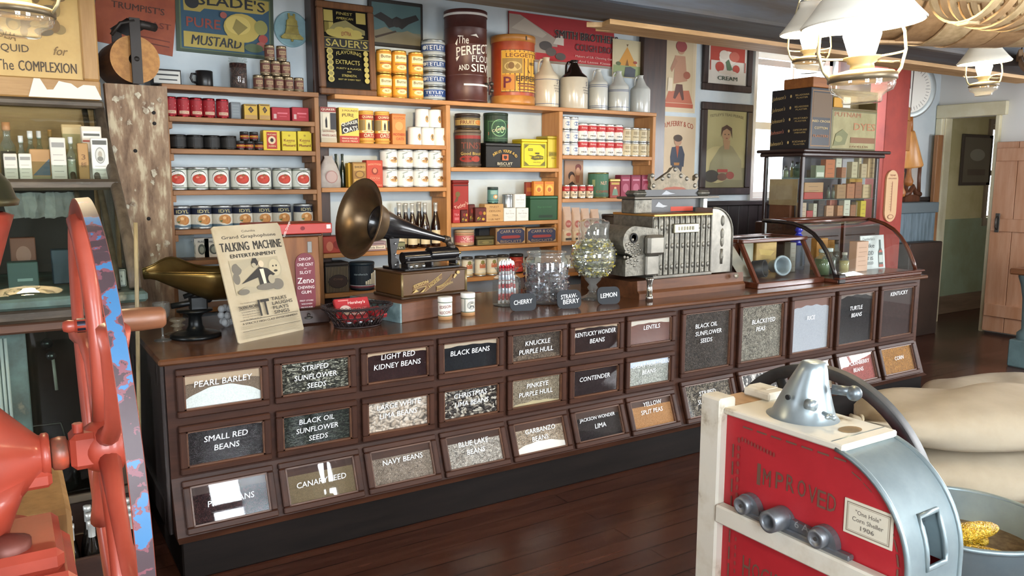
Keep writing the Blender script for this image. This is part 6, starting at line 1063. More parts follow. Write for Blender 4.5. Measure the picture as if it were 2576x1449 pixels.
# strawberry candies in a wide jar
q = atZ(1402, 767, Z0); cx, cy = q.x, q.y+.10; s_ = depth_of((cx, cy, Z0))/F_PX; r = 54*s_; h = 128*s_
t = thing('candy_jar', 'wide round glass jar full of silver-wrapped dark candies', 'jar', (cx, cy, Z0)); k = MB(); k.lathe([(0, .004), (r*.96, .004), (r, .016), (r, h*.80), (r*.97, h*.86), (r*.86, h*.91), (r*.86, h*.96), (r*.92, h*.98), (r*.92, h), (r*.88, h), (r*.85, h*.96)], JG, cx, cy, Z0, 48); k.build('glass_body', t)
def candies(name, label, cx, cy, z0, rfun, h, n, mats, size, long=1.6):
    k = MB(); rg = random.Random(n)
    for i in range(n):
        z = z0+h*rg.random(); R_ = max(0.01, rfun(z)-size*1.2); a = rg.random()*2*PI; q_ = R_*(rg.random()**.35)
        X_ = Matrix.Translation((cx+q_*math.cos(a), cy+q_*math.sin(a), z)) @ Matrix.Rotation(rg.random()*6, 4, 'Z') @ Matrix.Rotation(rg.random()*3, 4, 'X')
        m_ = mats[rg.randrange(len(mats))]; s2 = size*(.8+.4*rg.random())
        k.add([(s2*long*x, s2*y, s2*z_) for x, y, z_ in ((1, 0, 0), (-1, 0, 0), (0, .8, 0), (0, -.8, 0), (0, 0, .7), (0, 0, -.7), (1.7, .6, .1), (1.7, -.6, -.1), (-1.7, .6, -.1), (-1.7, -.6, .1))], [(0, 2, 4), (2, 1, 4), (1, 3, 4), (3, 0, 4), (2, 0, 5), (1, 2, 5), (3, 1, 5), (0, 3, 5), (0, 6, 7), (1, 8, 9)], m_, False, X_)
    return tag(k.build_at(name, (cx, cy, z0)), label, 'candy', None, 'stuff')
candies('strawberry_candies', 'silvery wrapped dark strawberry candies filling the wide jar', cx, cy, Z0+.018, lambda z: r*.97, h*.68, 1300, (P('#7d7d88', .22, .7), P('#b5b5c0', .18, .8), P('#3b2228', .3, .2), P('#55303a', .3, .3), P('#c9cad4', .15, .8)), .0115)
# lemon candies in a globe on a pedestal
q = atZ(1505, 756, Z0); cx, cy = q.x, q.y+.05; s_ = depth_of((cx, cy, Z0))/F_PX; r = 56*s_; zc = Z0+108*s_
t = thing('candy_jar', 'globe-shaped pedestal glass jar full of yellow and silver candies', 'jar', (cx, cy, Z0)); k = MB(); pr = [(r*math.cos(a), zc-Z0+r*math.sin(a)) for a in [-1.2+.1*i for i in range(21)]]
k.lathe(pr+[(38*s_, (zc-Z0)+r*1.0), (37*s_, (zc-Z0)+r*1.05), (40*s_, (zc-Z0)+r*1.5), (37*s_, (zc-Z0)+r*1.58), (30*s_, (zc-Z0)+r*1.60), (26*s_, zc-Z0+r*1.66), (10*s_, zc-Z0+r*1.70), (0, zc-Z0+r*1.70)], JG, cx, cy, Z0, 40); k.build('globe', t)
k = MB(); k.lathe([(0, 0), (32*s_, 0), (32*s_, 5*s_), (16*s_, 12*s_), (9*s_, 22*s_), (14*s_, 30*s_), (9*s_, 38*s_), (20*s_, 50*s_), (22*s_, 56*s_)], glass('#f2f6f4', 1.55, 1.6, .08), cx, cy, Z0, 32); k.build('pedestal', t)
candies('lemon_candies', 'yellow and silver wrapped lemon candies filling the globe jar', cx, cy, zc-r*.86, lambda z: math.sqrt(max(0, r*r-(z-zc)**2)), r*1.62, 1200, (P('#c9b64a', .3, .2), P('#d9d9d2', .2, .7), P('#a8a27a', .25, .4), P('#e9e4cf', .25, .3), P('#6f7048', .3, .3)), .0095)

# ---- ornate silver cash register
SV = P('#827f75', .48, .65, '#615f57', 30, (1, 1, 1), .5, .38, .66); SVS = P('#89867d', .42, .7, '#726f68', 8); RWD = P('#6a4228', .5, 0, '#4f2f1b', 3, (1, 9, 9), .05, .35, .68, None, 0, 0, .3)
rg = thing('cash_register', 'ornate silver cash register on a wooden drawer base', 'cash register', (2.83, .45, Z0)); ry = .27
def rX(px, py=600, y=ry): return atY(px, py, y).x
def rZ(px, py, y=ry): return atY(px, py, y).z
X0, X1b, X2b = rX(1641), rX(1786), rX(1838); zb_ = rZ(1740, 690); zt_ = rZ(1700, 541); z9 = Z0
k = MB(); bx0 = rX(1585, 720); k.prism([(ry-.10, z9), (ry-.10, z9+.03), (ry-.085, z9+.045), (ry-.08, z9+.10), (ry-.03, zb_-.008), (ry+.42, zb_-.008), (ry+.42, z9)], 'x', bx0-.02, X2b+.03, RWD); k.build('drawer_base', rg)
k = MB(); k.lathe([(0, 0), (.012, 0), (.016, .012), (.008, .02)], P('#d9d4c4', .3, .6), X=Matrix.Translation((X2b-.06, ry-.10, z9+.085)) @ Matrix.Rotation(PI/2, 4, 'X'), n=14); k.build('drawer_knob', rg)
k = MB(); k.box(X0, X1b, ry, ry+.34, zb_, zt_, SV)
for i in range(11):
    x = X0+(X1b-X0)*(i+.5)/11; w_ = (X1b-X0)/11; k.lathe([(w_*.42, zb_+.012), (w_*.42, zt_-.03), (w_*.3, zt_-.012), (0, zt_-.008)], SV, x, ry, 0, 12, sy=.5); k.cbox(x+w_*.44, x+w_*.56, ry-.012, ry, zb_+.005, zt_-.004, SVS, .002)
    for f_ in (.16, .5, .80): k.ball((x, ry-w_*.2, zb_+(zt_-zb_)*f_), w_*.25, SVS, 8, 1, .5, 1.5)
k.cbox(X0-.005, X1b+.005, ry-.02, ry+.34, zb_-.008, zb_+.012, SVS, .003); k.cbox(X0-.004, X1b+.004, ry-.016, ry+.345, zt_-.006, zt_+.008, P('#b58a4a', .35, .7), .003); k.build('body', rg)
k = MB(); z1_ = rZ(1755, 583); z2_ = rZ(1755, 560); k.cbox(rX(1686), rX(1747), ry-.035, ry-.012, z1_, z2_, P('#a39f8a', .35, .8), .004); front(k, (rX(1686)+rX(1747))/2, ry-.035, z1_, .17, z2_-z1_).art([('r', .1+.13*i, .3, .17+.13*i, .7, '#8d8a78') for i in range(6)]); k.build('name_plate', rg)
k = MB(); xr0 = X1b+.003; zr = rZ(1830, 522); rr = (X2b-xr0); pts = [(xr0, zb_), (X2b, zb_), (X2b, zr-rr*.9)]+[(xr0+rr*.1+rr*.9*math.cos(a), zr-rr*.9+rr*.9*math.sin(a)) for a in [PI/2*i/8 for i in range(1, 9)]]+[(xr0, zr)]; k.prism(pts, 'y', ry-.012, ry+.36, SVS)
xm = (xr0+X2b)/2; k.tube([(a, ry-.013, b) for a, b in pts[1:]], .006, SV, 6)
for f_ in (.25, .48, .6, .8): k.ball((xm, ry-.012, zb_+(zr-zb_)*f_), .02, SV, 10, .7, .4, 1.6)
k.tube([(xm, ry-.013, zb_+.05), (xm, ry-.013, zb_+.14)], .008, SV, 6); k.build('end_panel', rg)
# left housing with the hole
k = MB(); hx0, hx1 = rX(1552, 620), rX(1640, 620); zl, zh = rZ(1600, 690), rZ(1600, 567); hr = (zh-zl)*.30
pts = [(hx0+.02, zl), (hx1, zl), (hx1, zh-.02)]+[(hx0+hr+hr*math.cos(a), zh-hr+hr*math.sin(a)) for a in [PI/2+PI*i/12 for i in range(13)]]+[(hx0+.02, zh-2*hr-.02)]; k.prism(pts, 'y', ry-.05, ry+.28, SV)
k.cbox(hx1-.11, hx1+.01, ry-.10, ry-.05, zl+.11, zh-.05, SVS, .015); k.cbox(hx1-.10, hx1-.005, ry-.07, ry-.04, zl-.004, zl+.11, SVS, .008); k.lathe([(0, 0), (.019, 0), (.019, .006), (.027, .006), (.027, 0)], P('#151414', .5), X=Matrix.Translation((hx0+hr*.9, ry-.050, zh-hr*.78)) @ Matrix.Rotation(PI/2, 4, 'X'), n=20)
for i in range(26): a = i*2.4; q_ = .012*math.sqrt(i); k.ball((hx0+.07+q_*math.cos(a), ry-.05, zl+.13+q_*math.sin(a)*1.3), .009, SVS, 8, 1, .5, 1)
k.build('crank_housing', rg)
k = MB(); cxp = rX(1604, 730, ry-.06); k.lathe([(0, 0), (.020, 0), (.020, .03), (.016, .032), (.016, .10), (.022, .115), (.022, .125), (0, .125)], P('#b5b4b0', .12, .95), cxp, ry-.155, z9, 20); k.build('chrome_leg', rg)
# indicator tower
ty = ry+.10; k = MB(); ta, tb = atY(1597, 530, ty).x, atY(1788, 530, ty).x; zs_ = atY(1690, 500, ty).z; zq = atY(1690, 479, ty).z
k.cbox(ta, ta+.13, ty, ty+.12, zt_+.008, zs_, SV, .005); k.cbox(tb-.06, tb-.03, ty, ty+.12, zt_+.008, zs_, P('#c9cac4', .25, .6), .003); k.cbox(ta-.02, tb+.05, ty-.02, ty+.14, zs_, zs_+.014, P('#5d5850', .4, .6), .003); k.cbox(ta, ta+.10, ty, ty+.1, zs_+.014, zq, SV, .015); k.cbox(tb-.10, tb, ty, ty+.1, zs_+.014, zq, SV, .015); k.build('tower', rg)
k = MB(); k.box(ta+.12, tb-.04, ty+.03, ty+.08, zt_+.008, zs_, P('#15161a', .3)); k.box(ta+.09, tb-.09, ty+.02, ty+.08, zs_+.014, zq+.004, P('#15161a', .3)); cv = front(k, (ta+tb)/2, ty+.03, zt_+.008, tb-ta, zs_-zt_); cv.art([('r', .50, .08, .80, .38, '#b5402e'), ('p', [(.30, .4), (.34, .72), (.40, .5), (.46, .44), (.40, .34)], '#b5bac0')])
cv = front(k, (ta+tb)/2, ty+.02, zs_+.014, tb-ta, zq-zs_); cv.art([('p', [(.36, .2), (.42, .7), (.48, .42), (.54, .3), (.44, .2)], '#a8adb5')]); k.build('indicator_window', rg)
k = MB(); ca, cb_ = atY(1632, 460, ty+.04).x, atY(1754, 460, ty+.04).x; cc = (ca+cb_)/2; zt2 = atY(1693, 420, ty+.04).z; hw = (cb_-ca)/2; H_ = zt2-zq
half = [(0, 1), (.12, .96), (.22, .80), (.42, .66), (.62, .50), (.78, .40), (.86, .46), (.86, .62), (.96, .70), (1.0, .52), (.94, .30), (.98, .12), (.9, .0)]
pts = [(cc+a*hw, zq+b*H_) for a, b in half]+[(cc-a*hw, zq+b*H_) for a, b in half[::-1][:-1]]; k.prism(pts, 'y', ty+.03, ty+.055, P('#857a66', .5, .2, '#6f6552', 30, (1, 1, 1), .3)); cv = front(k, cc, ty+.03, zq, 2*hw, H_); cv.art([('p', [(.24, .02), (.76, .02), (.68, .12), (.5, .16), (.32, .12)], '#8d4a36')])
for a, b in ((-.9, .62), (.9, .62), (0, .9), (-.5, .5), (.5, .5), (-.25, .62), (.25, .62), (-.85, .2), (.85, .2)): k.ball((cc+a*hw, ty+.03, zq+b*H_), .014, SVS, 8, 1, .5, 1)
k.build('crest', rg)

# ================================================================== right end of the counter
MAH = wood('#5d2f1e', '#43200f', 'x', .3, 3, .05, .3); MAHV = wood('#5d2f1e', '#43200f', 'z', .3, 3, .05, .3); EB = P('#1f1a1a', .3, coat=.3)
CG = glass('#f2f6f6', 1.45, 1.2)
# ---- small slant-front case
sx0, sx1 = 3.285, 3.885; yf, ybk, zl, zt = .135, .56, Z0, 1.105
cs = thing('display_case', 'small wooden slant-front glass case beside the cash register', 'display case', ((sx0+sx1)/2, .35, Z0))
k = MB(); k.cbox(sx0-.01, sx1+.01, yf-.02, ybk, zl, zl+.035, MAH, .004); k.cbox(sx0, sx1, ybk-.02, ybk, zl+.035, zt, MAH, .003); k.build('base', cs)
yt = .27; k = MB()
for x in (sx0, sx1-.022):
    k.prism([(yf, zl+.035), (yf+.028, zl+.035), (yt+.026, zt-.001), (yt, zt-.001)], 'x', x, x+.022, MAHV); k.cbox(x, x+.022, ybk-.025, ybk+.001, zl+.035, zt, MAHV, .002)
k.cbox(sx0-.004, sx1+.004, yt-.02, yt+.02, zt, zt+.022, MAH, .004)
for x in (sx0-.004, sx1-.018): k.cbox(x, x+.022, yt+.02, ybk, zt, zt+.022, MAH, .003)
k.cbox(sx0-.004, sx1+.004, ybk-.03, ybk, zt+.001, zt+.023, MAH, .003); k.build('frame', cs)
k = MB(); k.add([(sx0+.02, yf+.012, zl+.036), (sx1-.02, yf+.012, zl+.036), (sx1-.02, yt+.012, zt), (sx0+.02, yt+.012, zt)], [(0, 1, 2, 3)], CG); k.box(sx0+.018, sx1-.018, yt+.02, ybk-.03, zt+.012, zt+.015, CG)
k.add([(sx0+.01, yf+.03, zl+.036), (sx0+.01, ybk-.03, zl+.036), (sx0+.01, ybk-.03, zt), (sx0+.01, yt+.02, zt)], [(0, 1, 2, 3)], CG); k.build('glass_pane', cs)
zi = zl+.0355
k = MB(); X_ = Matrix.Translation((3.50, .30, zi+.055)) @ Matrix.Rotation(.35, 4, 'Z') @ Matrix.Rotation(PI/2-.15, 4, 'X'); k.lathe([(.055, -.04), (.055, .035), (.048, .035), (.048, -.035), (0, -.035)], P('#17181b', .5), n=24, X=X_); tag(k.build_at('black_cup', (3.5, .3, zi)), 'black round cup lying on its side in the slant-front case', 'cup')
k = MB(); X_ = Matrix.Translation((3.665, .295, zi+.065)) @ Matrix.Rotation(-.25, 4, 'Z') @ Matrix.Rotation(PI/2-.15, 4, 'X'); k.lathe([(.040, -.05), (.045, .02), (.066, .045), (.064, .05), (.050, .047), (.036, .02), (.034, -.05), (0, -.05)], P('#8d9aa0', .45, .3), n=28, X=X_); tag(k.build_at('grey_funnel', (3.665, .295, zi)), 'pale grey flared cup facing forward in the slant-front case', 'cup')
k = MB(); k.add([(3.43, .40, zi), (3.50, .36, zi+.001), (3.44, .47, zi+.19), (3.37, .51, zi+.188)], [(0, 1, 2, 3)], P('#b5aa98', .7)); o = k.build_at('card', (3.44, .43, zi)); o.modifiers.new('t', 'SOLIDIFY').thickness = .003; tag(o, 'buff card leaning behind the black cup in the slant-front case', 'card')
k = MB(); k.cbox(3.66, 3.86, .47, .52, zi, zi+.20, P('#a8843f', .35, .3, '#8d6a2c', 9), .004); cv = front(k, 3.76, .47, zi, .2, .2); cv.art([('p', [(.1, .8), (.9, .7), (.7, .55), (.2, .6)], '#c9a85a'), ('e', .5, .3, .3, .15, '#8d6d34')]); tag(k.build_at('gold_tin', (3.76, .49, zi)), 'shiny gold tin at the back of the slant-front case', 'tin')
k = MB(); k.cbox(3.56, 3.655, .49, .52, zi, zi+.2, P('#a9a794', .6), .003); tag(k.build_at('pale_card', (3.6, .5, zi)), 'pale grey-green packet beside the gold tin in the slant-front case', 'packet')
# ---- curved glass showcase
cx0, cx1 = 3.915, 4.80; prof = [(.055, .875), (.072, .925), (.102, .985), (.135, 1.04), (.18, 1.095), (.235, 1.143), (.305, 1.178), (.39, 1.20), (.50, 1.208), (.64, 1.208)]
cc_ = thing('curved_showcase', 'curved-glass countertop showcase with dark wood frame at the right end of the counter', 'display case', ((cx0+cx1)/2, .35, Z0))
k = MB(); k.cbox(cx0-.015, cx1+.02, .02, .66, Z0, .868, MAH, .006); k.cbox(cx0-.02, cx1+.03, .005, .05, .868, .880, MAH, .004); k.build('base', cc_)
k = MB()
for x, m_ in ((cx0, EB), (cx1-.012, MAHV)): k.tube([(x+.006, y, z) for y, z in prof], .014, m_, 8); k.cbox(x-.004, x+.016, .62, .65, .868, 1.21, m_, .003)
k.tube([(cx0, .44, 1.208), (cx1, .44, 1.208)], .012, MAH, 8); k.tube([(cx0, .64, 1.208), (cx1, .64, 1.208)], .014, MAH, 8); k.cbox(cx0-.012, cx0+.05, .012, .06, Z0+.001, .90, EB, .004); k.build('frame', cc_)
k = MB(); n = len(prof); k.add([(x, y, z) for x in (cx0+.01, cx1-.01) for y, z in prof], [(n+i, n+i+1, i+1, i) for i in range(n-1)], CG, True)
k.add([(cx0+.005, y, z) for y, z in prof]+[(cx0+.005, .64, .875)], [tuple(range(n+1))], CG); k.add([(cx1-.005, y, z) for y, z in prof]+[(cx1-.005, .64, .875)], [tuple(range(n+1))], CG); k.build('curved_glass', cc_)
zi = .8685
def vial(name, label, x, y, z, r, h, col, cap='#d5d0c4', liq=.6, group=None):
    t = thing(name, label, 'bottle', (x, y, z), group); k = MB(); k.lathe([(0, .001), (r, .001), (r, h*.62), (r*.45, h*.74), (r*.42, h*.86), (r*.55, h*.88)], glass('#e6efe9', 1.5, 1.2, .06), n=16); k.build('glass_body', t, False)
    k = MB(); k.lathe([(0, .004), (r*.9, .004), (r*.9, h*liq), (0, h*liq)], P(col, .4), n=16); k.build('contents', t, False); k = MB(); k.lathe([(r*.4, h*.86), (r*.5, h*.88), (r*.5, h), (0, h)], P(cap, .5), n=12); k.build('stopper', t, False); return t
vial('medicine_bottle', 'squat green-filled bottle at the left inside the curved showcase', 4.03, .24, zi, .050, .17, '#5d6b3f', '#c9d0cc'); vial('medicine_bottle', 'dark green bottle, second from the left in the curved showcase', 4.13, .26, zi, .045, .17, '#2c3a24', '#c9d0cc'); vial('medicine_bottle', 'small cream-labelled bottle in the middle of the curved showcase', 4.235, .22, zi, .034, .14, '#c9ab6a', '#b5b0a0'); vial('medicine_bottle', 'dark brown bottle behind the pale box in the curved showcase', 4.34, .36, zi, .028, .21, '#3a2a1c', '#2a221c', .62)
k = MB(); k.lathe([(0, 0), (.052, 0), (.055, .02), (.046, .05), (.02, .075), (.018, .09), (.03, .10), (.012, .13), (0, .14)], P('#2733b0', .2, 0, None, coat=.5), 4.17, .545, zi+.17, 20); k.cyl(.05, 0, .17, glass('#d5e0f0', 1.5, 1.2, .15), X=Matrix.Translation((4.17, .545, zi))); tag(k.build_at('blue_bottle', (4.2, .46, zi)), 'bottle with a bright cobalt blue top in the curved showcase', 'bottle')
for (x, y, w_, d, h, c_, lb) in ((4.27, .42, .12, .05, .22, '#a8742c', 'amber box behind the cream-labelled bottle in the curved showcase'), (4.40, .44, .07, .05, .20, '#b5813a', 'narrow ochre box right of the amber box in the curved showcase'), (4.43, .22, .13, .06, .205, '#c9a084', 'salmon pink box at the front of the curved showcase'), (3.99, .44, .06, .05, .20, '#8d8578', 'grey box at the far left of the curved showcase')):
    k = MB(); k.cbox(x-w_/2, x+w_/2, y, y+d, zi, zi+h, P(c_, .6), .003); front(k, x, y, zi, w_, h).art(lines(.2, .8, 5, '#7d5a3a', .15, .85, .01)); tag(k.build_at('medicine_box', (x, y, zi)), lb, 'box')
k = MB(); X_ = Matrix.Translation((4.645, .27, zi)) @ Matrix.Rotation(-.12, 4, 'X'); k.box(-.135, .135, 0, .006, 0, .235, P('#cfd3cf', .6), X_); cv = Canvas(k, lambda u, v, l: X_ @ Vector((u, -l, v)), .27, .235)
cv.art([('t', "Chamberlain's", .34, .90, .52, .09, '#5d6460', {'bold': .3}), ('t', 'like', .42, .70, .3, .13, '#3a3f40', {'bold': .5}), ('t', 'ADD', .36, .48, .32, .12, '#4a5052', {'bold': .3}), ('t', 'IT IS', .34, .32, .3, .1, '#4a5052', {'bold': .3}), ('t', 'GOOD', .34, .18, .3, .09, '#6d7474'), ('p', [(.72, .10), (.9, .10), (.9, .5), (.84, .62), (.84, .86), (.78, .86), (.78, .62), (.72, .5)], '#4d5650'), ('r', .73, .18, .89, .40, '#c9ccc4'), ('p', [(.72, .48), (.9, .48), (.84, .56), (.78, .56)], '#b5503a'), ('r', .72, .04, .9, .12, '#b5503a')])
tag(k.build_at('medicine_card', (4.6, .26, zi)), 'white printed card with a bottle picture in the curved showcase', 'card')
# ---- apothecary cabinet on a dark cupboard behind the counter
AX0, AX1, AY0, AY1, AZ0, AZ1 = 4.635, 5.60, .90, 1.27, 1.155, 1.66
cb = MB(); cb.cbox(AX0-.04, AX1+.05, AY0-.01, AY1+.03, 0, AZ0-.001, DARKW, .008)
for i in range(2):
    x0 = AX0+.02+.48*i; cb.cbox(x0, x0+.44, AY0-.022, AY0-.01, .12, 1.05, DARKV, .006)
tag(cb.build_at('cupboard', ((AX0+AX1)/2, 1.08, 0)), 'dark cupboard behind the counter carrying the glass medicine cabinet', 'cupboard')
ac = thing('medicine_cabinet', 'glass-sided medicine cabinet with dark frame and cornice behind the curved showcase', 'cabinet', ((AX0+AX1)/2, 1.08, AZ0)); FRD = P('#33221f', .35, coat=.2)
k = MB(); t_ = .028
for x in (AX0, AX1-t_):
    for y in (AY0, AY1-t_): k.cbox(x, x+t_, y, y+t_, AZ0, AZ1, FRD, .004)
k.cbox(AX0, AX1, AY0, AY1, AZ0, AZ0+.02, FRD, .003)
k.cbox(AX0-.03, AX1+.03, AY0-.03, AY1+.02, AZ1, AZ1+.03, FRD, .008); k.cbox(AX0-.06, AX1+.06, AY0-.06, AY1+.03, AZ1+.03, AZ1+.055, FRD, .008); k.cbox(AX0+.22, AX1-t_, AY1-.012, AY1-.004, AZ0+.02, AZ1, P('#857d84', .7), .001); k.build('frame', ac)
k = MB(); k.box(AX0+.004, AX0+.008, AY0+t_, AY1-t_, AZ0+.02, AZ1, CG); k.box(AX0+t_, AX1-t_, AY0+.004, AY0+.008, AZ0+.02, AZ1, CG); k.box(AX1-.008, AX1-.004, AY0+t_, AY1-t_, AZ0+.02, AZ1, CG); k.build('glass_pane', ac)
GS = glass('#dcefe6', 1.5, 1.1, .12)
for z in (1.335, 1.50): k = MB(); k.box(AX0+.03, AX1-.03, AY0+.012, AY1-.03, z-.006, z, GS); k.build('glass_shelf', ac)
def abox(label, px0, px1, py0, z, y, d, col, art=None):
    a, b = atY(px0, 480, y).x, atY(px1, 480, y).x; h = max(.03, atY((px0+px1)/2, py0, y).z-z); k = MB(); k.cbox(a, b, y, y+d, z+.0008, z+h, P(col, .6), .002); front(k, (a+b)/2, y, z, b-a, h).art(art or lines(.25, .75, 3, '#6b4a30', .2, .8, .02)); tag(k.build_at('medicine_box', ((a+b)/2, y, z)), label, 'box', 'medicine boxes in the glass cabinet')
ay = AY0+.05; Z1s, Z2s, Z3s = AZ0+.021, 1.335, 1.50
for i, (a, b, py, z, y, c_, lb) in enumerate([
    (2036, 2056, 428, Z3s, ay+.08, '#6d5a2c', 'olive oval-ended box, leftmost at the front of the top glass shelf'), (2050, 2072, 416, Z3s, ay, '#8d9070', 'sage and cream box on the top glass shelf'), (2074, 2097, 401, Z3s, ay+.04, '#c46a32', 'bright orange box on the top glass shelf'), (2100, 2114, 398, Z3s, ay+.06, '#d5c9ae', 'cream narrow packet right of the orange box'), (2115, 2126, 421, Z3s, ay, '#a8683c', 'short rust box on the top glass shelf'), (2140, 2154, 407, Z3s, ay, '#c9b48c', 'tan packet on the top glass shelf, left of the notched one'), (2157, 2163, 392, Z3s, ay+.02, '#d0bd97', 'thin pale packet on the top glass shelf'), (2164, 2178, 412, Z3s, ay, '#c4a880', 'notched tan packet on the top glass shelf'), (2180, 2203, 398, Z3s, ay, '#cca574', 'tall tan box at the right end of the top glass shelf'),
    (2024, 2071, 459, Z2s, ay+.06, '#bd8d5c', 'wide tan box on the middle glass shelf'), (2024, 2071, 484, Z2s, ay, '#b5321f', 'flat red box in front of the wide tan box'), (2106, 2128, 464, Z2s, ay, '#a87a4a', 'brown box on the middle glass shelf below gilt caps'), (2131, 2150, 462, Z2s, ay, '#b06a3a', 'orange-brown box on the middle glass shelf'), (2136, 2168, 446, Z2s, ay+.09, '#cf962e', 'golden yellow box at the back of the middle glass shelf'), (2152, 2168, 458, Z2s, ay, '#9c5a30', 'dark orange box on the middle glass shelf'), (2171, 2192, 464, Z2s, ay, '#cfae80', 'pale tan box at the right end of the middle shelf'),
    (2017, 2031, 510, Z1s, ay, '#c9a98c', 'beige box at the left of the cabinet floor'), (2033, 2048, 530, Z1s, ay, '#b32c26', 'red box on the cabinet floor'), (2049, 2058, 512, Z1s, ay+.03, '#c4b9a0', 'cream box right of the red box on the cabinet floor'), (2061, 2077, 503, Z1s, ay+.02, '#3d2a20', 'dark brown box on the cabinet floor'), (2082, 2100, 517, Z1s, ay, '#c49068', 'peach box on the cabinet floor'), (2090, 2108, 502, Z1s, ay+.08, '#c4705a', 'coral box behind the peach box'), (2110, 2124, 517, Z1s, ay+.01, '#b5784a', 'brown-orange box on the cabinet floor'), (2126, 2141, 503, Z1s, ay, '#d5ccb5', 'cream upright packet on the cabinet floor'), (2143, 2156, 515, Z1s, ay, '#9c5f34', 'rust box right of the cream upright packet'), (2157, 2166, 508, Z1s, ay+.03, '#bda27c', 'tan packet beside the yellow one'), (2168, 2181, 505, Z1s, ay, '#d5b51e', 'bright yellow packet on the cabinet floor')]):
    abox(lb, a, b, py, z, y, .05 if y < ay+.05 else .035, c_, [('r', .1, .1, .9, .45, '#dcd5c0'), ('r', .1, .5, .9, .6, '#8d9a78')] if i == 1 else None)
for i, px in enumerate((2084, 2096)): q = atY(px, 480, ay+.03); vial('medicine_bottle', 'small glass vial on the middle glass shelf, %s' % ('left of two' if i == 0 else 'right of two'), q.x, ay+.03, Z2s+.0008, .014, .105, '#8d8470', '#2a2220')
for i, (px, y, c_, lb) in enumerate(((1952, 1.10, '#b5b094', 'small corked bottle seen through the left side pane'), (1966, 1.04, '#b5912e', 'yellow-labelled bottle seen through the left side pane'), (1990, .99, '#5d6b4a', 'wide green-filled jar seen through the left side pane'))):
    q = atY(px, 420, y); vial('medicine_bottle', lb, max(AX0+.06, min(q.x, AX0+.12)), y, Z3s+.0008, (.02, .016, .036)[i], (.09, .13, .12)[i], c_, '#33302c')
k = MB(); k.box(AX0+.010, AX0+.014, AY0+.045, AY1-.06, AZ0+.135, 1.49, P('#c9a87c', .8, 0, '#b8946a', 8)); cv = flat(k, (AX0+.0145, (AY0+AY1)/2, AZ0+.13), (0, -1, 0), (0, 0, 1), (-1, 0, 0), .26, .35); tag(k.build_at('paper_sheet', (AX0+.012, 1.08, 1.30)), 'brown paper sheet hung inside the left side pane of the medicine cabinet', 'paper')
k = MB(); k.cbox(AX0+.03, AX0+.085, AY0+.12, AY1-.05, Z1s, Z1s+.13, P('#8d5436', .6, 0, '#7a4429', 6), .003); tag(k.build_at('wooden_box', (AX0+.08, 1.08, Z1s)), 'brown wooden box below the paper sheet inside the medicine cabinet', 'box')
# on top: black plaster box, brown lid, dyes cabinet, small frame
TZ = AZ1+.0555; q = atY(2040, 300, AY0+.0).x; jx0, jx1 = AX0+.06, AX0+.06+(atY(2095, 300, AY0).x-q); jh = atY(2040, 218, AY0).z-TZ
jb = thing('plaster_box', 'black box with rows of gold script on top of the medicine cabinet', 'box', ((jx0+jx1)/2, 1.07, TZ)); BKB = P('#1d1c22', .45); k = MB(); k.cbox(jx0, jx1, AY0, AY1, TZ, TZ+jh, BKB, .004)
cv = flat(k, (jx0, (AY0+AY1)/2, TZ), (0, -1, 0), (0, 0, 1), (-1, 0, 0), AY1-AY0, jh); GL = P('#cdb276', .5)
for i, (a, b) in enumerate((('BELLADONNA', 'PLASTER'), ('BELLADONNA', 'PLASTER'), ('MUSTARD', 'PLASTER'), ('CAPSICUM AND', 'OTHER PLASTERS'), ('KIDNEY', 'PLASTER'))): v = .86-.19*i; cv.art([('t', "Johnson's", .20, v, .34, .085, GL if i != 3 else '#c9826a', {'shear': .3, 'bold': .6, 'rot': .08}), ('e', .50, v+.02, .022, .025, GL), ('t', a, .78, v+.03, .34, .028, GL, {'bold': .8}), ('t', b, .78, v-.015, .28, .024, GL, {'bold': .8})])
front(k, (jx0+jx1)/2, AY0, TZ, jx1-jx0, jh).art([('f', .06, .05, .94, .96, .03, '#8d6a44'), ('r', .1, .52, .9, .92, '#6b5640'), ('t', 'RED CROSS', .5, .46, .8, .035, GL), ('t', 'COTTON', .5, .35, .6, .04, GL), ('t', 'PLASTERS', .5, .22, .7, .04, '#a86a3a')]); k.build('body', jb)
k = MB(); k.cbox(jx0-.0, jx1+.01, AY0-.01, AY0+.26, TZ+jh, TZ+jh+.075, wood('#a5672f', '#8a5226', 'x', .5), .004); k.build('lid', jb)
dx0, dx1 = jx1+.02, atY(2206, 320, AY0+.02).x; dh = atY(2150, 278, AY0+.02).z-TZ; k = MB(); k.cbox(dx0, dx1, AY0+.02, AY0+.27, TZ, TZ+dh, P('#8d8458', .55, 0, '#9c9468', 7), .006)
front(k, (dx0+dx1)/2, AY0+.02, TZ, dx1-dx0, dh).art([('f', .02, .02, .98, .98, .03, '#6b6444'), ('t', 'PUTNAM', .34, .88, .56, .11, '#a06a4a', {'bold': 1.2}), ('t', 'DYES', .72, .60, .48, .18, '#a8714c', {'bold': 1.5}), ('r', .42, .19, .97, .33, '#7d5434'), ('t', 'FADELESS', .62, .10, .4, .05, '#8d6a48'), ('p', [(.05, .1), (.3, .14), (.36, .4), (.24, .52), (.1, .4)], '#6f7048'), ('e', .16, .28, .08, .08, '#8d8a5c')]); tag(k.build_at('dye_cabinet', ((dx0+dx1)/2, 1.05, TZ)), 'olive green dye box lettered dyes on top of the medicine cabinet', 'box')
fz = TZ+dh+.001; fa, fb = dx0+.0, atY(2198, 250, AY0+.1).x; fh_ = .16; k = MB()
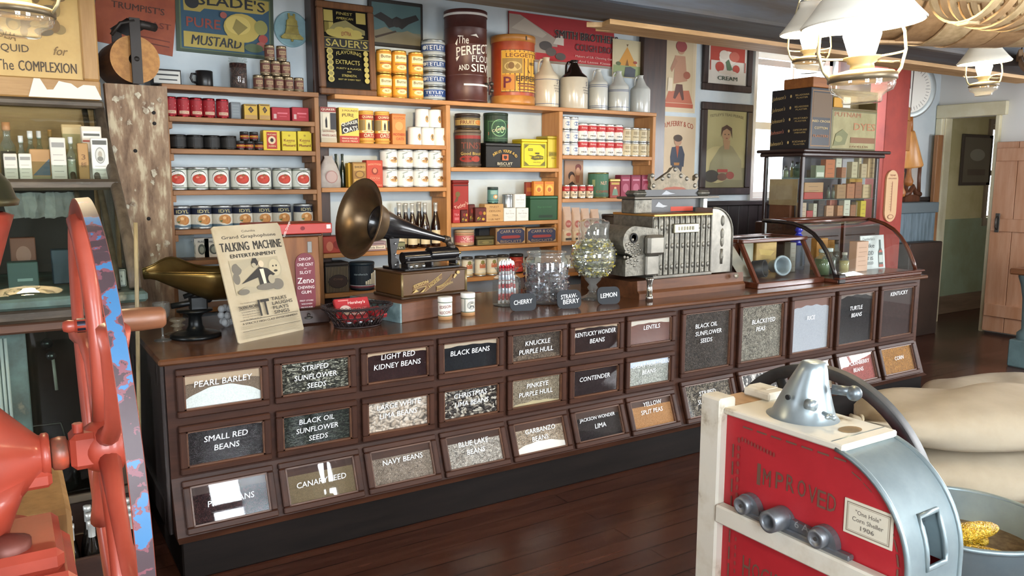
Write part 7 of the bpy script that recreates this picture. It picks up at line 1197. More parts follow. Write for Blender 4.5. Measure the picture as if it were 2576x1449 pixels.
for q in ((fa, fb, fz, fz+.02), (fa, fb, fz+fh_-.02, fz+fh_), (fa, fa+.06, fz+.02, fz+fh_-.02), (fb-.02, fb, fz+.02, fz+fh_-.02)): k.cbox(q[0], q[1], AY0+.06, AY0+.24, q[2], q[3], P('#6b5a34', .5), .003)
k.box(fa+.06, fb-.02, AY0+.22, AY0+.235, fz+.02, fz+fh_-.02, P('#8d7a54', .6)); k.cbox(fa+.13, fa+.24, AY0+.1, AY0+.16, fz+.0201, fz+.10, P('#c9901f', .5), .002); k.cbox(fa+.245, fa+.34, AY0+.1, AY0+.16, fz+.0201, fz+.11, P('#d9d5c9', .5), .002); tag(k.build_at('wooden_rack', ((fa+fb)/2, 1.05, fz)), 'small open wooden rack on top of the olive dye box, under the hanging lamp', 'rack')

# ---- red post, thermometer, hanging tools
RED = P('#9c3527', .55, 0, '#8a2a20', 4); k = MB(); k.cbox(5.80, 6.12, 1.0, 1.16, 0, ZC-.001, RED, .006); k.prism([(5.80, .0), (5.80, .0)], 'z', 0, .1, RED) if False else None; struct(k, 'trim_7')
ta, tb = atY(2228, 490, .985), atY(2257, 490, .985); tz0, tz1 = atY(2240, 558, .985).z, atY(2244, 428, .985).z; tw = tb.x-ta.x; k = MB(); r_ = tw/2; cxx = (ta.x+tb.x)/2
k.prism([(cxx+r_*math.cos(a), tz1-r_+r_*math.sin(a)) for a in [PI*i/12 for i in range(13)]]+[(cxx+r_*math.cos(a), tz0+r_+r_*math.sin(a)) for a in [PI+PI*i/12 for i in range(13)]], 'y', .984, .9995, P('#c9a57c', .5)); cv = front(k, cxx, .984, tz0, tw, tz1-tz0); cv.art([('t', 'TEMP', .5, .90, .5, .03, '#8d4a34'), ('t', 'DEGREES', .5, .84, .7, .025, '#8d5a40'), ('r', .48, .2, .53, .78, '#a8735a'), ('e', .5, .1, .26, .045, '#8d5a44'), ('e', .5, .1, .2, .034, '#c9a57c')]+[('r', .3, .24+.05*i, .44, .244+.05*i, '#7d5a44') for i in range(11)])
tag(k.build_at('thermometer', (cxx, .99, tz0)), 'long round-ended wall thermometer fixed to the red post', 'thermometer')
# grey scale dial hanging beyond the post
q = atY(2283, 224, 1.30); s_ = depth_of(q)/F_PX; X_ = Matrix.Translation(q) @ Matrix.Rotation(-.4, 4, 'Z') @ Matrix.Rotation(PI/2, 4, 'X'); R_ = 74*s_; t = thing('hanging_scale', 'round grey and white dial scale hanging beside the red post', 'scale', q); k = MB(); k.lathe([(0, -.05), (R_*.9, -.05), (R_, -.03), (R_, .03), (R_*.93, .04), (R_*.80, .03), (0, .03)], P('#9aa09f', .4, .5), n=40, X=X_); k.build('housing', t)
k = MB(); k.lathe([(0, .032), (R_*.80, .032)], P('#dfddd4', .5), n=40, X=X_, smooth=False); cv = Canvas(k, lambda u, v, l: X_ @ Vector((u, v, .033+l)), 2*R_, 2*R_)
for i in range(40): a = 2*PI*i/40; cv.text('|', R_*.68*math.sin(a), R_*.68*math.cos(a), .004, .03*(1.6 if i % 5 == 0 else 1), '#6d6d68', 0, 0, 0, -a); cv.l -= 1
cv.l += 1; cv.poly([(-.006, 0), (.006, 0), (.002, R_*.62), (-.002, R_*.62)], '#2a2a2a'); k.build('dial', t)
k = MB(); k.tube([(q.x, q.y+.02, q.z+R_), (q.x, q.y+.02, ZC-.001)], .009, DTIN); k.build('hanging_rod', t)
def hang(name, label, cat, px, py, y, fn):
    p = atY(px, py, y); s_ = depth_of(p)/F_PX; t = thing(name, label, cat, p); fn(t, p, s_); return t
WT = wood('#a5672f', '#7d4a22', 'z', .45)
def funnel(t, p, s):
    k = MB(); X_ = Matrix.Translation(p) @ Matrix.Rotation(-.13, 4, 'Y'); k.lathe([(0, 0), (28*s, 0), (30*s, 4*s), (12*s, 85*s), (10*s, 90*s), (0, 90*s)], wood('#c08a4e', '#a5703a', 'z', .35), n=24, X=X_); k.build('body', t); k = MB(); k.tube([X_ @ Vector((0, 0, 90*s)), X_ @ Vector((0, 0, 125*s))], 7*s, WT, 10); k.build('handle', t); k = MB(); k.tube([X_ @ Vector((0, 0, 120*s)), X_ @ Vector((0, 0, 128*s)), (p.x-.04, p.y, ZC-.001)], .004, DTIN, 6); k.build('cord', t)
hang('wooden_bell', 'tapered honey-coloured wooden implement hanging beside the red post', 'tool', 2290, 421, 1.22, funnel)
def block(t, p, s): k = MB(); k.cbox(p.x-10*s, p.x+12*s, p.y, p.y+.04, p.z, p.z+75*s, WT, .006); k.cbox(p.x-6*s, p.x+6*s, p.y+.005, p.y+.035, p.z+75*s, p.z+108*s, WT, .006); k.build('paddle', t); k = MB(); k.tube([(p.x, p.y+.02, p.z+105*s), (p.x, p.y+.02, ZC-.001)], .004, DTIN, 6); k.build('cord', t)
hang('wooden_paddle', 'flat brown wooden paddle hanging behind the tapered implement', 'tool', 2282, 380, 1.06, block)
def pin(t, p, s):
    k = MB(); k.lathe([(0, 0), (10*s, 4*s), (12*s, 14*s), (7*s, 26*s), (5*s, 40*s), (6*s, 64*s), (0, 68*s)], WT, p.x, p.y, p.z, 16); k.build('turned_pin', t); k = MB(); k.tube([(p.x, p.y, p.z+66*s), (p.x, p.y, ZC-.001)], .004, DTIN, 6); k.build('cord', t)
hang('wooden_pin', 'small turned wooden pin hanging lowest beside the red post', 'tool', 2265, 498, 1.12, pin); hang('wooden_masher', 'turned wooden masher hanging beside the white wall', 'tool', 2284, 470, 1.38, pin)
q = atY(2300, 405, 1.52); s_ = depth_of(q)/F_PX; k = MB(); cw, chh = 26*s_, 84*s_; CV = wood('#6b3f28', '#4f2c1a', 'z', .45)
for x in (-cw, cw): k.tube([(q.x+x, q.y, q.z), (q.x+x*.96, q.y, q.z-chh*.5), (q.x+x*1.1, q.y, q.z-chh)], .02, CV, 8)
k.tube([(q.x-cw, q.y, q.z), (q.x, q.y, q.z+.05), (q.x+cw, q.y, q.z)], .02, CV, 8); k.tube([(q.x-cw*1.3, q.y, q.z-chh), (q.x-cw*.5, q.y, q.z-chh*.94), (q.x, q.y, q.z-chh*.76), (q.x+cw*.5, q.y, q.z-chh*.94), (q.x+cw*1.3, q.y, q.z-chh)], .028, CV, 8); k.box(q.x-cw*1.2, q.x+cw*1.2, q.y-.01, q.y+.02, q.z-chh-.07, q.z-chh, CV); k.box(q.x-cw*.92, q.x+cw*.92, q.y+.005, q.y+.02, q.z-chh, q.z+.02, P('#d5d0cc', .15, .3)); tag(k.build_at('carved_mirror', (q.x, q.y, q.z-chh-.07)), 'carved brown mirror frame standing on the blue cupboard', 'mirror')
b0, b1 = atY(2258, 520, 1.40).x, atY(2345, 520, 1.40).x; bz = q.z-chh-.0705; k = MB(); BLU = P('#6f828e', .6, 0, '#55666f', 3, (9, 9, 1), .1)
k.cbox(b0-.3, min(b1, 7.45), 1.36, 1.565, .0, bz-.10, BLU, .006); k.cbox(b0-.33, min(b1, 7.47), 1.33, 1.568, bz-.10, bz, P('#5f6c72', .6), .006); tag(k.build_at('blue_cupboard', ((b0+b1)/2, 1.46, 0)), 'blue-grey painted cupboard by the doorway, behind the counter end', 'cupboard')
# low dark crate/desk beyond the counter end
k = MB(); k.cbox(6.58, 7.12, 1.18, 1.31, .0, .90, P('#33241c', .5, 0, '#241913', 3), .008); tag(k.build_at('dark_desk', (6.85, 1.25, 0)), 'low dark brown box desk in front of the blue-grey cupboard', 'desk')
# table with blue pedestal at the right edge
q = atZ(2556, 928, 0); tbx, tby = q.x+.12, q.y-.02; t = thing('pedestal_table', 'wooden table with a blue-grey turned pedestal at the right edge', 'table', (tbx, tby, 0)); PB = P('#6d8a90', .55, 0, '#5d767b', 5); k = MB(); k.cbox(tbx-.07, tbx+.17, tby-.12, tby+.12, 0, .22, PB, .01); k.lathe([(.11, .22), (.11, .27), (.08, .30), (.09, .55), (.11, .66), (.13, .72), (.13, .74)], PB, tbx+.05, tby, 0, 28); k.build('pedestal', t); k = MB(); k.cbox(tbx-.07, tbx+.9, tby-.28, tby+.16, .74, .79, wood('#8d5f40', '#6f472c', 'y', .4), .01); k.build('tabletop', t)

# ================================================================== weathered post and showcase at the left
PW_ = P('#6b5442', .8, 0, '#947a62', 5, (4, 4, 1), .3, .36, .52, '#c2b497', 0, 0, None, 9.); k = MB(); k.prism([(-.052, 1.925), (.215, 1.925), (.178, 0), (.0, 0)], 'y', 1.10, 1.17, PW_)
for x, z in ((.15, 1.80), (.15, 1.75), (.10, 1.30), (.06, 1.62)): k.lathe([(.009, .0), (.009, .001), (0, .001)], P('#1d1815', .8), X=Matrix.Translation((x, 1.0995, z)) @ Matrix.Rotation(PI/2, 4, 'X'), n=10)
m_ = P('#c9c2ac', .9, 0, '#7d6552', 22, (1, 1, 1), .3); rg_ = random.Random(4)
for i in range(30):
    x, z = -.03+.22*rg_.random(), (1.88-.13*rg_.random()) if i < 14 else 1.1+.75*rg_.random(); n = 13; rr = .003+.010*rg_.random(); k.add([(x+rr*(.5+rg_.random())*math.cos(2*PI*j/n), 1.0994-.0004*i, z+rr*(.6+1.4*rg_.random())*math.sin(2*PI*j/n)) for j in range(n)], [tuple(range(n))], m_)
struct(k, 'trim_8')
# paper roll in its iron cutter on the post
q = atY(339, 146, 1.10); rr = .108; ph_ = thing('paper_roll', 'large brown paper roll in a black iron cutter on top of the post', 'paper roll', (q.x, 1.2, 1.926)); ax_ = Vector((-.09, .90, 0)).normalized(); c0 = Vector((q.x, 1.085, 1.926+rr+.004)); RX = Matrix.Translation(c0) @ ax_.to_track_quat('Z', 'Y').to_matrix().to_4x4()
k = MB(); k.lathe([(rr, .0), (rr, .30)], P('#6b4a34', .6, 0, '#55392a', 3, (1, 1, 9)), n=40, X=RX); k.lathe([(.028, .33), (rr, .30)], P('#a5713a', .6), n=40, X=RX, smooth=False); k.lathe([(.028, 0), (rr, 0)], P('#b5803f', .6, 0, '#a06c33', 40), n=40, X=RX, smooth=False); k.lathe([(.028, 0), (.028, .33)], P('#2a1d14', .7), n=20, X=RX); k.build('roll', ph_)
FE = P('#35302d', .5, .5); k = MB(); v = -ax_; sd = Vector((0, 0, 1)).cross(ax_)
def bar(a, b, w_, t_, m): 
    a, b = Vector(a), Vector(b); d = (b-a); L = d.length; d.normalize(); s1 = sd.normalized()*w_/2; s2 = d.cross(s1).normalized()*t_/2; k.add([a+s1+s2, a-s1+s2, a-s1-s2, a+s1-s2, b+s1+s2, b-s1+s2, b-s1-s2, b+s1-s2], [(0, 1, 2, 3), (7, 6, 5, 4), (0, 4, 5, 1), (1, 5, 6, 2), (2, 6, 7, 3), (3, 7, 4, 0)], m)
f0 = c0+v*.022; bar(f0+Vector((0, 0, -rr-.004)), f0+Vector((0, 0, rr+.075)), .045, .012, FE); f1 = c0+ax_*.33; bar(f1+Vector((0, 0, -rr-.004)), f1+Vector((0, 0, rr+.07)), .045, .012, FE); k.tube([c0+v*.03, c0+ax_*.34], .012, FE, 10)
top_ = Vector((0, 0, rr+.072)); k.add([f0+top_+sd*.03, f0+top_-sd*.06+Vector((0, 0, -.03)), f1+top_-sd*.06+Vector((0, 0, -.03)), f1+top_+sd*.03], [(0, 1, 2, 3)], FE); k.tube([f0+top_*.95, f0+Vector((0, 0, rr+.045))+sd*.06, f0+Vector((0, 0, rr-.01))+sd*.10], .008, FE, 8); k.tube([f0+Vector((0, 0, rr+.05))-sd*.02, f0+Vector((0, 0, rr+.05))-sd*.10+ax_*.05], .02, FE, 8); k.build('iron_cutter', ph_)
# thin pale cane between wheel and counter
a, b = atY(341, 560, .10), atY(349, 1010, .10); k = MB(); d_ = (b-a); k.tube([a, a+d_*.5, a+d_*(a.z/(a.z-b.z))*.998], .0075, P('#9a8a66', .5, 0, '#77684a', 6, (6, 6, 1)), 10); e_ = a+d_*(a.z/(a.z-b.z)); tag(k.build_at('cane', (e_.x, e_.y, 0)), 'thin pale cane standing between the red wheel and the counter', 'cane')
# ---- tall curved-front showcase
TEAL = P('#56706a', .6, 0, '#3f4a42', 5, (1, 1, 1), .15, .35, .6, '#8a8064'); OLD = P('#5d5142', .55, 0, '#3f352a', 4, (1, 6, 6), .1, .4, .65, '#6d7468'); OLDV = P('#5d5142', .55, 0, '#3f352a', 4, (6, 6, 1), .1, .4, .65, '#6d7468')
SX0, SX1 = -1.75, -.07; sh = thing('tall_showcase', 'tall antique showcase with curved glass front left of the post', 'display case', ((SX0+SX1)/2, .7, 0)); pf = [(.20, 1.085), (.235, 1.15), (.33, 1.255), (.46, 1.36), (.61, 1.468), (.78, 1.585), (.94, 1.71), (1.02, 1.80)]
k = MB(); k.cbox(SX0, SX1+.02, .165, 1.06, 1.035, 1.075, TEAL, .01); k.cbox(SX0, SX1+.0, .19, 1.05, .985, 1.034, OLD, .012); k.cbox(SX0, SX1-.01, .21, 1.04, .945, .984, wood('#5d3f2e', '#43291c', 'x', .5), .008); k.build('ledge', sh)
k = MB(); k.tube([(SX1-.018, y, z) for y, z in pf], .022, OLDV, 10); k.tube([(SX1-.075, y+.03, z-.005) for y, z in pf], .012, OLDV, 8); k.tube([(SX1-.16, y+.06, z-.01) for y, z in pf[:6]], .010, OLDV, 8)
k.cbox(SX0, SX1, .585, .64, 1.445, 1.49, OLD, .012); k.cbox(SX0, SX1, .99, 1.42, 1.80, 1.835, OLD, .01); k.cbox(SX1-.04, SX1, 1.02, 1.06, 1.075, 1.80, OLDV, .004); k.build('frame', sh)
k = MB(); k.cbox(SX0, SX1-.001, 1.055, 1.07, 1.0751, 1.80, wood('#a5804f', '#8d683c', 'x', .6), .003); k.cbox(SX0+.001, SX1-.06, 1.045, 1.0545, 1.0752, 1.44, P('#2e2720', .7), .002); k.cbox(SX0, SX1-.06, .60, 1.05, 1.445, 1.458, wood('#8d6a44', '#6d4f30', 'x', .6), .003); k.build('back_board', sh)  # dark sheet on the lower back stands in for the unlit interior
CGD = glass('#dfe6e0', 1.5, 1.3); n = len(pf); k = MB(); k.add([(x, y-.004, z) for x in (SX0, SX1-.02) for y, z in pf], [(n+i, n+i+1, i+1, i) for i in range(n-1)], CGD, True); k.add([(SX1-.012, y, z) for y, z in pf]+[(SX1-.012, 1.03, 1.80), (SX1-.012, 1.03, 1.08), (SX1-.012, .2, 1.08)], [tuple(range(n+3))], CGD); k.build('curved_glass', sh)
# lower part: side posts, dark inside, drawer base
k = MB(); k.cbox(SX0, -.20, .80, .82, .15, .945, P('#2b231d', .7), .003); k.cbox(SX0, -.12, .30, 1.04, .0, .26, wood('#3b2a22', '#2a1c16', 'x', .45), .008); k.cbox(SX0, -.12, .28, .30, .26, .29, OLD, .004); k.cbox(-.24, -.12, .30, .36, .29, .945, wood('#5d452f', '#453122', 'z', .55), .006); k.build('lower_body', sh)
xq = atY(40, 900, .33).x; k = MB(); k.cbox(xq-.10, xq+.035, .30, .37, .29, .945, TEAL, .004)
for i in range(5): k.tube([(xq-.085+.014*i, .298, .32), (xq-.085+.014*i, .298, .92)], .006, P('#8d9c92', .6), 6)
k.build('fluted_post', sh); k = MB(); k.box(xq+.035, -.24, .315, .319, .29, .945, CGD); k.build('lower_glass', sh)
# things in the showcase
zc = 1.4585
def sbox(label, px0, px1, py0, y, d, col, art, z=zc, cat='box', name='medicine_box', py1=440):
    a, b = atY(px0, py1, y).x, atY(px1, py1, y).x; h = atY((px0+px1)/2, py0, y).z-z; k = MB(); k.cbox(a, b, y, y+d, z+.0005, z+h, P(col, .6), .003); front(k, (a+b)/2, y, z, b-a, h).art(art); tag(k.build_at(name, ((a+b)/2, y, z)), label, cat)
pr_ = [('r', .1, .8, .9, .9, '#8d8a84')]+lines(.2, .65, 5, '#9a958a', .15, .85, .012)
sbox('white medicine box with a round portrait, rightmost on the showcase shelf', 234, 276, 347, .70, .04, '#d9d6cc', [('r', .08, .86, .92, .95, '#55544e'), ('e', .5, .64, .3, .17, '#8d8d86'), ('e', .5, .64, .26, .145, '#c4c2b8'), ('e', .5, .66, .12, .07, '#a39a8a'), ('e', .5, .57, .18, .05, '#77756c')]+lines(.1, .42, 5, '#aaa69a', .15, .85, .01))
sbox('tall cream box behind the portrait box with a red stripe', 212, 262, 318, .80, .05, '#d2c7b4', [('r', .05, .80, .95, .92, '#e0dbcf'), ('r', .05, .74, .95, .77, '#a8503f'), ('r', .1, .84, .9, .88, '#55544e')])
sbox('kraft box with dark figures left of the portrait box', 200, 226, 360, .72, .05, '#a8804c', [('t', '3', .5, .68, .4, .12, '#6d4a26'), ('r', .0, .0, 1, .08, '#9c2f2f'), ('t', 'BE', .5, .5, .5, .1, '#6d4a26')]); sbox('narrow white printed box beside the clear vial', 131, 170, 346, .72, .05, '#cfc8bb', pr_); sbox('tan box with a blue triangle', 78, 130, 375, .74, .05, '#a8804f', [('r', 0, 0, 1, .28, '#8d8360'), ('p', [(.1, .3), (.95, .3), (.95, .75)], '#4d5d6a')]); sbox('short white packet with cream print, second from left', 50, 82, 386, .70, .04, '#d5cfbf', pr_); sbox('short white packet at the left of the showcase shelf', 12, 46, 386, .70, .04, '#cfc7b8', pr_)
sbox('pale yellow carton at the back of the showcase shelf', 163, 214, 313, .90, .05, '#b59a66', [('r', .05, .6, .95, .95, '#c4ad7c')])
def sbot(label, px, pyt, y, r, col, cork): p = atY(px, 430, y); t = vial('medicine_bottle', label, p.x, y, zc+.0005, r, atY(px, pyt, y).z-zc, col, cork, .55)
sbot('brown corked bottle at the far left of the showcase shelf', 24, 308, .84, .030, '#33251c', '#a5764a'); sbot('clear bottle, tallest glass one behind the white packets', 82, 330, .86, .020, '#b5b09a', '#d0d0c8'); sbot('clear vial behind the tan box with blue triangle', 104, 330, .88, .018, '#aaa58e', '#d0d0c8'); sbot('clear vial left of the kraft box', 182, 345, .76, .018, '#c4c0b0', '#d9d9d4'); sbot('small clear vial at the back beside the pale carton', 132, 327, .92, .016, '#b8b4a4', '#b5874f'); sbot('small clear vial behind the second white packet', 58, 342, .80, .018, '#bdb9a8', '#d5d5cf')
zl_ = 1.0755
sbox('brown box standing at the back of the showcase floor', 32, 96, 598, .66, .06, '#6d4636', [('e', .5, .62, .3, .2, '#8d6a5c')], zl_, 'box', 'wooden_box', 700); sbox('teal tin lying in front of the brown box in the showcase', 20, 98, 660, .45, .08, '#3d5450', [('r', .3, .3, .8, .4, '#7d9490')], zl_, 'tin', 'teal_tin', 700); sbox('dark blue box in the showcase behind the red wheel', 134, 200, 628, .55, .08, '#364651', [], zl_, 'box', 'blue_box', 700)
for i, (a, b, lb) in enumerate(((228, 248, 'white bordered card in the showcase, left of the wheel rim'), (290, 318, 'white bordered price card standing at the showcase right end'))):
    sbox(lb, a, b, 678, .34, .006, '#d2d5d3', [('f', .06, .06, .94, .94, .05, '#33393c'), ('t', '1 6', .5, .62, .3, .16, '#4a5054'), ('t', '1 c', .5, .36, .3, .14, '#4a5054')], zl_, 'card', 'price_card', 710)
# crumpled cellophane along the upper front, hanging from the middle rail
for i, px in enumerate((45, 95, 150)):
    p = atY(px, 505, .62); k = MB(); rg_ = random.Random(i); n = 9; pts = [[(p.x+.055*(c-4)/4+.012*rg_.random(), .63+.02*rg_.random(), 1.44-.025*r__-.008*rg_.random()) for c in range(n)] for r__ in range(5)]; k.add([q for r__ in pts for q in r__], [(r__*n+c, r__*n+c+1, (r__+1)*n+c+1, (r__+1)*n+c) for r__ in range(4) for c in range(n-1)], glass('#e3e8e4', 1.5, 2.2, .25), False); tag(k.build_at('cellophane', (p.x, .63, 1.44)), 'crumpled clear wrapper hung under the showcase middle rail, %s of three' % nth(i, 3), 'wrapper')
# hanging ladle and kettle in the dark lower part
p = atY(112, 800, .5); k = MB(); k.tube([(p.x, .5, .944), (p.x, .5, .87)], .003, DTIN, 6); k.ball((p.x, .5, .85), .022, P('#4a4c4e', .3, .8), 12); k.ball((p.x+.012, .5, .80), .018, P('#6d7072', .3, .8), 12); k.tube([(p.x+.018, .5, .785), (p.x+.022, .5, .66)], .006, P('#b5b2a8', .4), 8); tag(k.build_at('hanging_ladle', (p.x, .5, .66)), 'metal ladle with a pale handle hanging in the dark lower showcase', 'ladle')
p = atY(112, 1010, .52); k = MB(); k.lathe([(0, 0), (.07, 0), (.085, .05), (.08, .12), (.05, .15), (0, .16)], P('#3b3d40', .25, .8), p.x, .52, .29, 24); k.cyl(.10, .2601, .29, P('#2a2320', .5), p.x, .52); k.tube([(p.x-.07, .52, .42), (p.x-.05, .52, .52), (p.x+.05, .52, .52), (p.x+.07, .52, .42)], .006, DTIN, 6); tag(k.build_at('kettle', (p.x, .52, .2601)), 'dark metal kettle standing in the lower showcase', 'kettle')
# dark crate of white-capped bottles on the floor in front of the showcase
t = thing('bottle_crate', 'dark wooden crate on the floor behind the red wheel', 'crate', (-.20, .02, 0)); k = MB(); k.cbox(-.42, -.125, -.10, .14, 0, .02, DARKW, .003)
for q in ((-.42, -.125, -.10, -.085), (-.42, -.125, .125, .14)): k.cbox(q[0], q[1], q[2], q[3], .02, .20, DARKW, .003)
for x in (-.42, -.14): k.cbox(x, x+.015, -.085, .125, .02, .20, DARKV, .003)
k.build('box', t)
for i in range(4):
    for j in range(3): bottle('soda_bottle', 'dark bottle with white porcelain cap in the floor crate', (-.372+.065*i, -.05+.075*j, .0205), .0295, .29, '#17130f', .36, '#d9dad6', None, 'white-capped bottles in the floor crate')
# ---- wooden chest on the showcase
CH = wood('#b58c54', '#9c7240', 'x', .5, 3, .08); CHV = wood('#b58c54', '#9c7240', 'z', .5, 3, .08); zc0 = 1.8355; cx0_, cx1_ = -1.30, -.082
ct = thing('wooden_chest', 'pale wooden chest with a printed complexion panel on top of the showcase', 'chest', ((cx0_+cx1_)/2, 1.2, zc0)); k = MB(); k.cbox(cx0_, cx1_, 1.0, 1.40, zc0, zc0+.80, CHV, .006)
for q in ((cx0_, cx1_, zc0, zc0+.085), (cx0_, cx1_, zc0+.70, zc0+.80), (cx1_-.065, cx1_, zc0+.085, zc0+.70)): k.cbox(q[0], q[1], .975, .9995, q[2], q[3], CH if q[1]-q[0] > .3 else CHV, .006)
k.build('case', ct); pa, pb = cx0_+.1, cx1_-.065; k = MB(); k.box(pa, pb, .99, .9998, zc0+.085, zc0+.70, P('#b8924f', .5, 0, '#c9a562', 3)); cv = front(k, pb-.33, .99, zc0+.085, .66, .615)
GB = P('#7a5d33', .6); DB = P('#4a3a28', .6); cv.art([('t', 'The', .56, .075, .10, .07, DB, {'bold': .8}), ('t', 'COMPLEXION', .80, .075, .33, .07, DB, {'bold': .8}), ('t', 'for', .88, .19, .08, .06, GB, {'shear': .3}), ('t', 'LIQUID', .60, .185, .2, .06, DB, {'bold': .4}), ('t', 'MAGNOLIA', .52, .29, .24, .05, GB, {'rot': -.25})]); rg_ = random.Random(9)
for i in range(34): cv.ell(-.33+.66*(.62+.30*rg_.random()), .615*(.30+.66*rg_.random()), .012+.03*rg_.random(), .010+.022*rg_.random(), (GB, P('#8d7444', .6), P('#6d5d44', .6), P('#a5854a', .6))[i % 4]); cv.l -= (1 if i % 3 else 0)
k.build('printed_panel', ct)
k = MB(); rg_ = random.Random(2); pts = [(-.36+.28*i/12, zc0+.002+(0 if i in (0, 12) else .03+.05*rg_.random())) for i in range(13)]; k.prism(pts, 'y', .970, .9745, P('#e6e0d0', .8)); k.build('peeled_patch', ct)

# ================================================================== red coffee mill in the left foreground
MC = Vector((-.376, -1.665, 1.068)); WR = .402; RM = P('#9c3c2a', .45, 0, '#8a3323', 7, (1, 1, 1), .08, .4, .7, '#84382a', 0, .2); RM2 = P('#a64a38', .42, 0, '#943b29', 6, (1, 1, 1), .08, .42, .7, None, 0, .2)
ml = thing('coffee_mill', 'red cast-iron coffee mill with a large flywheel in the left foreground', 'coffee mill', (-.62, -1.665, 0))
def tread_mat():
    m = bpy.data.materials.new('worn_tread'); m.use_nodes = True; nt = m.node_tree; b = nt.nodes['Principled BSDF']; b.inputs['Roughness'].default_value = .5
    tc = nt.nodes.new('ShaderNodeTexCoord'); nz = nt.nodes.new('ShaderNodeTexNoise'); nz.inputs['Scale'].default_value = 26; nz.inputs['Detail'].default_value = 5
    nt.links.new(tc.outputs['Object'], nz.inputs['Vector'])
    ad = nz
    cr = nt.nodes.new('ShaderNodeValToRGB'); cr.color_ramp.interpolation = 'CONSTANT'; e = cr.color_ramp.elements; e[0].color = lin('#4c3c40'); e[1].position = .53; e[1].color = lin('#7a4a52'); x = e.new(.565); x.color = lin('#41709a'); x = e.new(.72); x.color = lin('#55424a')
    nt.links.new(ad.outputs[0], cr.inputs[0]); nt.links.new(cr.outputs[0], b.inputs['Base Color']); bp = nt.nodes.new('ShaderNodeBump'); bp.inputs['Strength'].default_value = .2; bp.inputs['Distance'].default_value = .004; nt.links.new(ad.outputs[0], bp.inputs['Height']); nt.links.new(bp.outputs[0], b.inputs['Normal']); return m
WX = Matrix.Translation(MC) @ Matrix.Rotation(PI/2-.0274, 4, 'Y'); hwid = .0097   # lathe axis along x
fw_ = MB(); fw_.lathe([(WR-.002, -hwid), (WR-.001, hwid)], tread_mat(), n=96, X=WX)
fw_.lathe([(WR-.002, -hwid), (WR-.004, -hwid-.001), (WR-.020, -hwid+.001), (WR-.032, -.005), (WR-.036, 0), (WR-.032, .005), (WR-.020, hwid-.001), (WR-.004, hwid+.001), (WR-.001, hwid)], RM2, n=96, X=WX); rim_ = fw_.build('flywheel_rim', ml)
for i in range(6):
    a = 2*PI*i/6+.35; k = MB(); d0 = Vector((-.0274*math.sin(a), math.cos(a), math.sin(a))); tn = Vector((0, -math.sin(a), math.cos(a)))
    pts = []; rr = []
    for f in (0, .2, .45, .7, .9, 1.0): pts.append(MC+d0*(.035+(WR-.068)*f)+tn*(.05*math.sin(PI*f))); rr.append(.017-.005*math.sin(PI*min(1, f*1.1))+(.004 if f > .95 else 0))
    k.tube(pts, .016, RM2, 12, False, rr); k.build('spoke', ml)
k = MB(); k.lathe([(0, -.03), (.034, -.03), (.040, -.02), (.046, 0), (.042, .02), (.03, .026), (.016, .03), (.016, .045), (0, .045)], RM, n=32, X=WX); k.cbox(MC.x-.053, MC.x-.012, MC.y-.034, MC.y+.024, MC.z-.026, MC.z+.032, RM, .008); k.cyl(.008, .031, .046, RM, MC.x-.040, MC.y-.012, 6, Matrix.Translation((0, 0, MC.z))); k.build('hub', ml)
k = MB(); k.tube([MC+Vector((-.20, 0, 0)), MC+Vector((-.05, 0, 0))], .017, RM, 20); k.lathe([(.018, -.080), (.025, -.077), (.027, -.066), (.025, -.056), (.018, -.054)], P('#b04a30', .4, .1, '#6d4a3c', 18), n=28, X=WX); k.build('axle', ml)
BX_ = -.605; k = MB(); BXm = Matrix.Translation((BX_, MC.y, MC.z)) @ Matrix.Rotation(PI/2, 4, 'Y')
k.lathe([(0, -.16), (.08, -.15), (.125, -.11), (.14, -.04), (.135, .02), (.115, .055), (.088, .082), (.066, .102), (.044, .122), (.032, .134), (.029, .142), (.029, .149)], RM, n=44, X=BXm); k.lathe([(.031, .136), (.034, .139), (.034, .146), (.031, .149)], RM, n=30, X=BXm); k.cbox(BX_+.06, BX_+.149, MC.y-.030, MC.y+.02, MC.z-.046, MC.z-.02, RM, .006); k.build('grinding_body', ml)
k = MB(); k.tube([(BX_, MC.y, MC.z-.02), (BX_, MC.y, MC.z-.08), (BX_-.005, MC.y, MC.z-.125)], .1, RM, 28, False, [.125, .098, .085]); k.cbox(BX_-.2, BX_+.155, MC.y-.10, MC.y+.07, MC.z-.155, MC.z-.118, RM, .01); k.cbox(BX_-.2, BX_+.17, MC.y-.11, MC.y+.08, MC.z-.22, MC.z-.155, RM, .012); k.lathe([(.030, 0), (.030, .012), (.012, .02), (0, .02)], P('#6d3a30', .5, .3), BX_+.085, MC.y-.06, MC.z-.118, 16)
k.lathe([(.0, .01), (.14, .01), (.162, -.01), (.17, -.06), (.17, -.32), (.17, -.34), (0, -.34)], RM, BX_, MC.y+.05, MC.z-.155, 44); k.build('pedestal', ml)
k = MB(); k.cbox(BX_-.30, BX_+.22, MC.y-.16, MC.y+.30, 0, MC.z-.496, wood('#8d6238', '#6f4a28', 'z', .5), .012); k.build('stand', ml)
k = MB(); k.lathe([(.05, .0), (.06, .02), (.12, .22), (.128, .245), (.115, .25)], RM, BX_, MC.y+.02, MC.z+.13, 36); k.build('hopper', ml)
k = MB(); k.lathe([(.135, 0), (.137, .008), (.133, .012), (.126, .035), (.10, .066), (.055, .088), (0, .096)], P('#5d5a38', .3, .7, '#4a4730', 6), BX_, MC.y+.02, MC.z+.39, 40); k.lathe([(0, .09), (.016, .095), (.02, .115), (0, .13)], P('#8d7a3c', .3, .8), BX_, MC.y+.02, MC.z+.39, 14); k.build('hopper_lid', ml)
